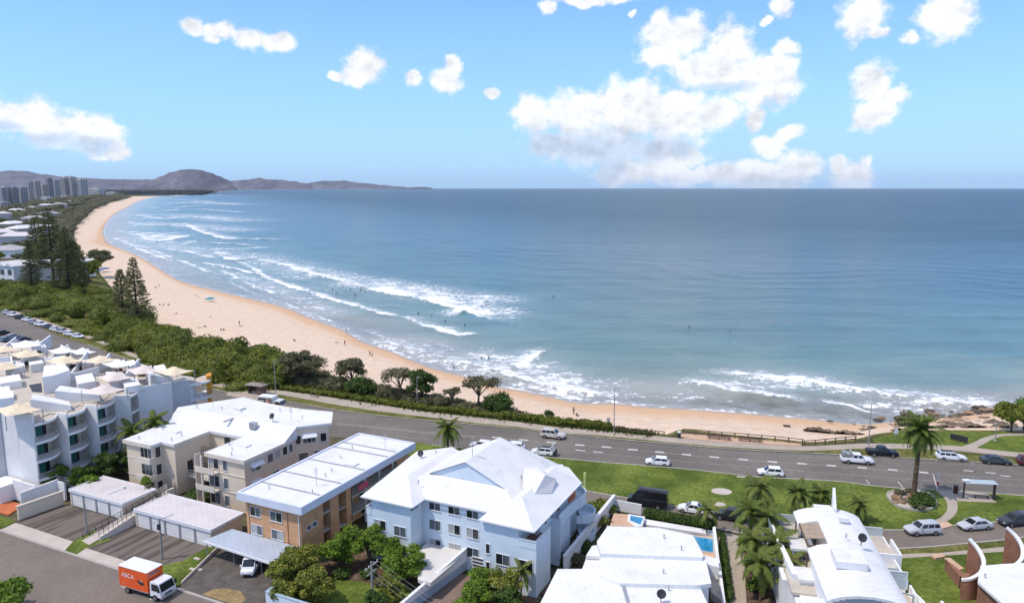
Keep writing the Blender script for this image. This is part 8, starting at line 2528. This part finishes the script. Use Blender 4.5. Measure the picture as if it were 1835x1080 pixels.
# palms
palm('windswept palm behind the ridge of the blue flats', U(803, 812), 4.4, 3.2, 20, m_frond, 13, .2, droop=.9, up=1.3, low=-.5)
palm('small palm in front of the clipped hedge', U(1266, 958), 3.6, 2.0, 14, m_frond_light, 14, .1, droop=.8, up=1.1, low=-.4)
PL_ = [(1352, 985, 8.4, 3.0, 'tallest feathery palm at the head of the lane'), (1346, 1002, 6.4, 2.8, 'leaning palm just in front of the tallest lane palm'), (1368, 1010, 6.0, 2.8, 'palm close to the long white wall by the lane'), (1350, 1040, 5.0, 2.8, 'bushy palm in the middle of the lane bed'),
       (1385, 1050, 5.2, 3.0, 'wide palm in front of the white house wing'), (1362, 1075, 4.4, 2.9, 'low palm in the front part of the lane bed'), (1405, 1078, 4.4, 2.8, 'palm below the curved steps of the white house'), (1425, 1060, 3.6, 2.3, 'small palm against the white house front wing')]
for i, (x, y, h, f, lb) in enumerate(PL_):
    palm(lb, U(x, y), h, f, 18, m_frond if i % 3 else m_frond_light, 20 + i, .13, droop=.85, up=1.15, low=-.55, lean=(.3 * (-1) ** i, .2))
for i, (x, y, r, h) in enumerate([(1340, 985, 1.3, 2.4), (1348, 1020, 1.2, 1.6), (1372, 1040, 1.2, 1.5), (1440, 1085, 1.6, 1.6), (1356, 1058, 1.2, 1.5)]):
    bush(['tall leafy shrub under the tallest lane palm', 'green shrub between the lane palms, upper', 'green shrub beside the white wing wall', 'round yellow green bush before the grey gable wall', 'green shrub between the lane palms, lower'][i], U(x, y), r, h, [m_leaf_bright, m_leaf_bright, m_leaf_dark, m_leaf_yellow, m_leaf_bright][i], 220 + i, 700, .19)
for i, (x, y, h, lb) in enumerate([(1428, 925, 3.4, 'dark date palm left behind the vaulted roof'), (1470, 925, 3.2, 'dark date palm behind the white ridge fin'), (1537, 934, 2.4, 'low palm right behind the vaulted roof')]):
    palm(lb, U(x, y), h, 2.8 - .3 * i, 22, m_frond, 40 + i, .24, droop=.85, up=1.3, low=-.5)

# ------------------------------------------------------------------ rocks at the point
rks = [rock_mesh(10 + s, 1.0, m_rock if s % 3 else m_rock_tan, .45) for s in range(6)]
rng = random.Random(17)
spots = [(1672,742),(1680,748),(1690,744),(1700,750),(1712,746),(1722,743),(1735,740),(1748,736),(1760,740),(1772,734),(1785,738),(1795,733),(1660,752),(1676,757),(1696,758),(1715,757),(1735,752),(1755,750),(1775,747),(1790,745),(1575,752),(1580,748),(1548,764),(1553,770),(1548,775),(1410,763),(1488,755),(1530,760),(1640,758),(1625,762),(1605,765),(1690,765),(1720,764),(1745,760),(1650,764),(1562,766),(1770,757),(1800,752),(1758,729),(1780,727),(1706,738),(1665,736)]
for i, (x, y) in enumerate(spots):
    p = U(x, y, -5.6 if y < 755 else -4.0 if y < 762 else -2.5)
    s = rng.uniform(.4, 1.2) * (.6 if x < 1560 else 1)
    o = link('rock', rks[i % 6], None, p + Vector((0, 0, .1)))
    o.scale = (s * rng.uniform(1, 2.2), s, s * rng.uniform(.4, .7)); o.rotation_euler = (0, 0, rng.uniform(-.5, .5))
    tag(o, 'dark wave worn rock lying in the wash at the point' if y < 755 else 'weathered brown rock on the sand below the seaside lawn', 'rock', 'rocks in the wash at the point' if y < 755 else 'rocks on the sand below the lawn')

# ------------------------------------------------------------------ people
m_skin = M('skin', (0.36, 0.20, 0.13), var=.1, scale=3)
m_hair = M('dark_hair', (0.03, 0.02, 0.015), var=.2, scale=5)
def cloth(name, c):
    return M(name, c, var=.12, scale=4, rough=.9)
CL = {k: cloth(k + '_cloth', c) for k, c in dict(black=(.015, .015, .018), navy=(.02, .03, .08), red=(.35, .03, .03), white=(.65, .65, .64), teal=(.03, .22, .24), grey=(.18, .18, .19), maroon=(.14, .02, .03), khaki=(.25, .2, .12)).items()}
POSES = {
 'stand': dict(pel=(0, 0, .95), chest=(0, 0, 1.32), neck=(.0, 0, 1.48), head=(.02, 0, 1.64), kl=(.03, .10, .50), fl=(0, .11, .05), kr=(.02, -.10, .50), fr=(.02, -.11, .05), el=(-.02, .27, 1.12), hl=(.05, .28, .86), er=(-.02, -.27, 1.12), hr=(.05, -.28, .86)),
 'walk': dict(pel=(0, 0, .94), chest=(.03, 0, 1.31), neck=(.05, 0, 1.47), head=(.08, 0, 1.63), kl=(.20, .10, .52), fl=(.28, .11, .06), kr=(-.06, -.10, .50), fr=(-.34, -.11, .12), el=(-.14, .26, 1.13), hl=(-.10, .27, .90), er=(.10, -.26, 1.12), hr=(.24, -.26, .95)),
 'sit': dict(pel=(0, 0, .12), chest=(-.12, 0, .48), neck=(-.13, 0, .64), head=(-.10, 0, .80), kl=(.38, .14, .42), fl=(.62, .13, .06), kr=(.36, -.14, .40), fr=(.62, -.13, .06), el=(.08, .27, .34), hl=(.30, .16, .38), er=(-.30, -.26, .30), hr=(-.38, -.28, .05)),
 'lie': dict(pel=(0, 0, .13), chest=(-.38, 0, .15), neck=(-.55, 0, .17), head=(-.72, 0, .20), kl=(.44, .11, .12), fl=(.86, .12, .07), kr=(.44, -.11, .16), fr=(.84, -.13, .07), el=(-.30, .30, .10), hl=(-.05, .32, .08), er=(-.30, -.30, .10), hr=(-.05, -.32, .08)),
}
def person_mesh(pose, seed):
    p = POSES[pose]
    names = ['pel', 'chest', 'neck', 'head', 'kl', 'fl', 'kr', 'fr', 'el', 'hl', 'er', 'hr']
    rad = dict(pel=(.15, .13), chest=(.17, .12), neck=(.06, .06), head=(.105, .105), kl=(.075, .075), fl=(.055, .055), kr=(.075, .075), fr=(.055, .055), el=(.05, .05), hl=(.04, .04), er=(.05, .05), hr=(.04, .04))
    V = [Vector(p[n]) for n in names]
    extra = []
    def add(v, r):
        V.append(v); extra.append(r); return len(V) - 1
    sl = add(Vector(p['chest']) + Vector((0, .19, .08)) if pose != 'lie' else Vector(p['chest']) + Vector((-.08, .19, 0)), (.07, .07))
    sr = add(Vector(p['chest']) + Vector((0, -.19, .08)) if pose != 'lie' else Vector(p['chest']) + Vector((-.08, -.19, 0)), (.07, .07))
    tl = add(Vector(p['fl']) + Vector((.16, 0, -.01)), (.04, .035)); tr = add(Vector(p['fr']) + Vector((.16, 0, -.01)), (.04, .035))
    top = add(Vector(p['head']) + (Vector(p['head']) - Vector(p['neck'])).normalized() * .12, (.07, .07))
    hl_ = add(Vector(p['pel']).lerp(Vector(p['kl']), .2) + Vector((0, .05, 0)), (.10, .10)); hr_ = add(Vector(p['pel']).lerp(Vector(p['kr']), .2) + Vector((0, -.05, 0)), (.10, .10))
    E_ = [(0, 1), (1, 2), (2, 3), (3, top), (0, hl_), (hl_, 4), (4, 5), (5, tl), (0, hr_), (hr_, 6), (6, 7), (7, tr), (1, sl), (sl, 8), (8, 9), (1, sr), (sr, 10), (10, 11)]
    me = bpy.data.meshes.new('person')
    me.from_pydata([tuple(v) for v in V], E_, [])
    o = bpy.data.objects.new('tmp_person', me); COL.objects.link(o)
    o.modifiers.new('s', 'SKIN')
    sv = me.skin_vertices[0].data
    for i, r in enumerate([rad[n] for n in names] + extra):
        sv[i].radius = r
    sv[0].use_root = True
    sub = o.modifiers.new('u', 'SUBSURF'); sub.levels = 1; sub.render_levels = 1
    dg = bpy.context.evaluated_depsgraph_get()
    out = bpy.data.meshes.new_from_object(o.evaluated_get(dg))
    bpy.data.objects.remove(o)
    # which faces wear the top, the shorts, the hair
    head, chest, pel, neck = (Vector(p[k]) for k in ('head', 'chest', 'pel', 'neck'))
    idx = []
    for f in out.polygons:
        c = f.center
        dh, dc = (c - head).length, min((c - chest).length, (c - chest.lerp(pel, .5)).length)
        dp = min((c - pel).length, (c - pel.lerp(Vector(p['kl']), .45)).length, (c - pel.lerp(Vector(p['kr']), .45)).length)
        up = (head - neck).normalized()
        if dh < .2:
            idx.append(3 if ((c - head).dot(up) > .035 or (c - head).x < -.03) else 0)
        elif dc < .26 and dc < dp + .05:
            idx.append(1)
        elif dp < .22:
            idx.append(2)
        else:
            idx.append(0)
    out.name = 'person'
    for m_ in (m_skin, CL['grey'], CL['black'], m_hair):
        out.materials.append(m_)
    out.polygons.foreach_set('material_index', idx)
    out.polygons.foreach_set('use_smooth', [True] * len(out.polygons))
    return out
PM = {k: person_mesh(k, 1) for k in POSES}
from mathutils.bvhtree import BVHTree
bpy.context.view_layer.update()
_dg = bpy.context.evaluated_depsgraph_get()
_bv = BVHTree.FromObject(bpy.data.objects['beach'], _dg)
def person(label, px, py, pose, top, low, rz, on='beach', z=None, group=None):
    d = ray(px, py)
    if on == 'beach':
        hit = _bv.ray_cast(Vector((0, 0, CH)), d)[0]
        loc = hit if hit else U(px, py, -4)
    else:
        loc = U(px, py, z)
    key = (pose, top, low)
    if key not in PM:
        me = PM[pose].copy(); me.materials[1] = CL[top] if top != 'skin' else m_skin; me.materials[2] = CL[low]; PM[key] = me
    o = link('person', PM[key], None, loc, rz)
    tag(o, label, 'person', group)
    return o
person('person in dark shorts standing at the water line straight above the dome shrub', 621, 596, 'stand', 'skin', 'black', .5)
person('person in red top standing on the sand right of the one lying down', 618, 619, 'walk', 'red', 'black', 2)
person('person lying on a towel on the sand above the second dune tree', 603, 614, 'lie', 'skin', 'navy', .4)
person('person in black sitting alone on the open sand above the large grey green tree', 527, 611, 'sit', 'black', 'black', 1)
person('person in black walking on wet sand above the forked tree, left of two', 663, 638, 'walk', 'black', 'black', 2.6)
person('person in white walking on wet sand above the forked tree, right of two', 667, 639, 'walk', 'white', 'khaki', 2.6)
person('person standing in the shallow wash near the sand above the dark dense tree', 813, 664, 'walk', 'skin', 'navy', 1)
for i, (x, y, ps, a, b) in enumerate([(279, 516, 'sit', 'black', 'black'), (285, 514, 'stand', 'maroon', 'black'), (286, 547, 'sit', 'grey', 'black'), (293, 547, 'sit', 'khaki', 'navy'), (302, 547, 'sit', 'maroon', 'maroon'), (316, 563, 'sit', 'black', 'grey'), (351, 528, 'lie', 'skin', 'black'), (356, 532, 'lie', 'skin', 'khaki'),
        (377, 568, 'lie', 'grey', 'khaki'), (367, 586, 'sit', 'black', 'grey'), (357, 587, 'lie', 'white', 'grey'), (396, 592, 'sit', 'navy', 'black'), (401, 592, 'sit', 'black', 'black'), (429, 582, 'stand', 'black', 'grey'), (432, 585, 'lie', 'skin', 'grey')]):
    person(['person in black sitting on the sand right of the taller pine, upper spot', 'person in maroon standing by the one in black, right of the taller pine', 'person in grey sitting leftmost in the row of three on the sand', 'person in khaki sitting in the middle of the row of three', 'person in maroon sitting at the right of the row of three', 'person in black sitting alone below the row of three', 'sunbather in black shorts lying left of the teal beach tent',
            'sunbather in khaki shorts lying just left of the teal beach tent', 'sunbather in grey top lying on the sand below the teal tent', 'person in black sitting near the grey sand edge shrubs', 'sunbather in white top lying by the sand edge shrubs', 'person in navy sitting as the left of a pair on the sand', 'person in black sitting as the right of a pair on the sand', 'person in black standing on the open sand near the pair', 'sunbather lying by the feet of the standing one in black'][i], x, y, ps, a, b, .7 * i)
person('person in black walking on the footpath behind the small box truck, left of two', 559, 711, 'walk', 'black', 'navy', -.3, 'path', 0.012)
person('person in grey walking on the footpath behind the small box truck, right of two', 565, 711, 'walk', 'grey', 'black', -.3, 'path', 0.012)
person('person in khaki standing on the sand above the road hedge', 1028, 742, 'stand', 'khaki', 'black', 1)
person('person in black sitting on the sand above the road hedge', 1034, 746, 'sit', 'black', 'black', 1)
for i, (x, y) in enumerate([(614, 518), (620, 526), (628, 522), (634, 529), (640, 518), (646, 523), (652, 519), (655, 525), (660, 521), (667, 523), (678, 527), (596, 522), (604, 529), (590, 527), (555, 527), (750, 566), (773, 569), (798, 580), (833, 587), (863, 647), (876, 647), (992, 535), (900, 523), (520, 515), (637, 532), (1308, 597), (1235, 591)]):
    near = y > 600
    o = person('bather standing waist deep in the white wash near the shore' if near else 'bather in dark swimwear out in the water among the breakers', x, y, 'stand', 'black', 'black', i, 'sea', SEA - (.55 if near else .75), 'bathers in the wash' if near else 'bathers among the breakers')

# beach tents
def tent(label, px, py, r, h, mat, z):
    t = thing('beach_tent', label, 'beach tent', _bv.ray_cast(Vector((0, 0, CH)), ray(px, py))[0] or U(px, py, z))
    mb = MB(); n = 4
    top = (0, 0, h + .5)
    c = [(r * sx, r * sy, h) for sx, sy in ((-1, -1), (1, -1), (1, 1), (-1, 1))]
    for i in range(4):
        mb.poly([c[i], c[(i + 1) % 4], top])
        mb.poly([c[i], c[(i + 1) % 4], (*c[(i + 1) % 4][:2], h - .35), (*c[i][:2], h - .35)])
    link('canopy', mb.mesh('canopy', mat), t)
    for q in c:
        mb = MB(); mb.bar((q[0], q[1], -.1), q, .05); link('pole', mb.mesh('pole', m_metal), t)
tent('teal beach shelter standing alone on the sand', 376, 540, 1.5, 1.5, cloth('teal_canopy', (.03, .30, .36)), -4)
tent('blue lifeguard tent on the sand beside the dark round trees', 187, 487, 2.4, 2.2, cloth('blue_canopy', (.04, .13, .33)), -3)
tent('smaller pale blue tent beside the lifeguard tent', 178, 490, 1.8, 2.0, cloth('pale_blue_canopy', (.15, .32, .45)), -3)

# ------------------------------------------------------------------ sea air: one closed box of even, thin haze round everything
mb = MB(); mb.box(-60000, 60000, -60000, 60000, -10.0, 560.0)
hz = bpy.data.materials.new('sea_air')
hz.use_nodes = True
nt = hz.node_tree
nt.nodes.remove(nt.nodes['Principled BSDF'])
pv = nt.nodes.new('ShaderNodeVolumePrincipled')
pv.inputs['Color'].default_value = (0.78, 0.89, 1.0, 1)
pv.inputs['Density'].default_value = 1.5e-5
pv.inputs['Anisotropy'].default_value = 0.2
nt.links.new(pv.outputs[0], nt.nodes['Material Output'].inputs['Volume'])
hz.cycles.homogeneous_volume = True
o = mb.build('haze', hz)
o['kind'] = 'stuff'
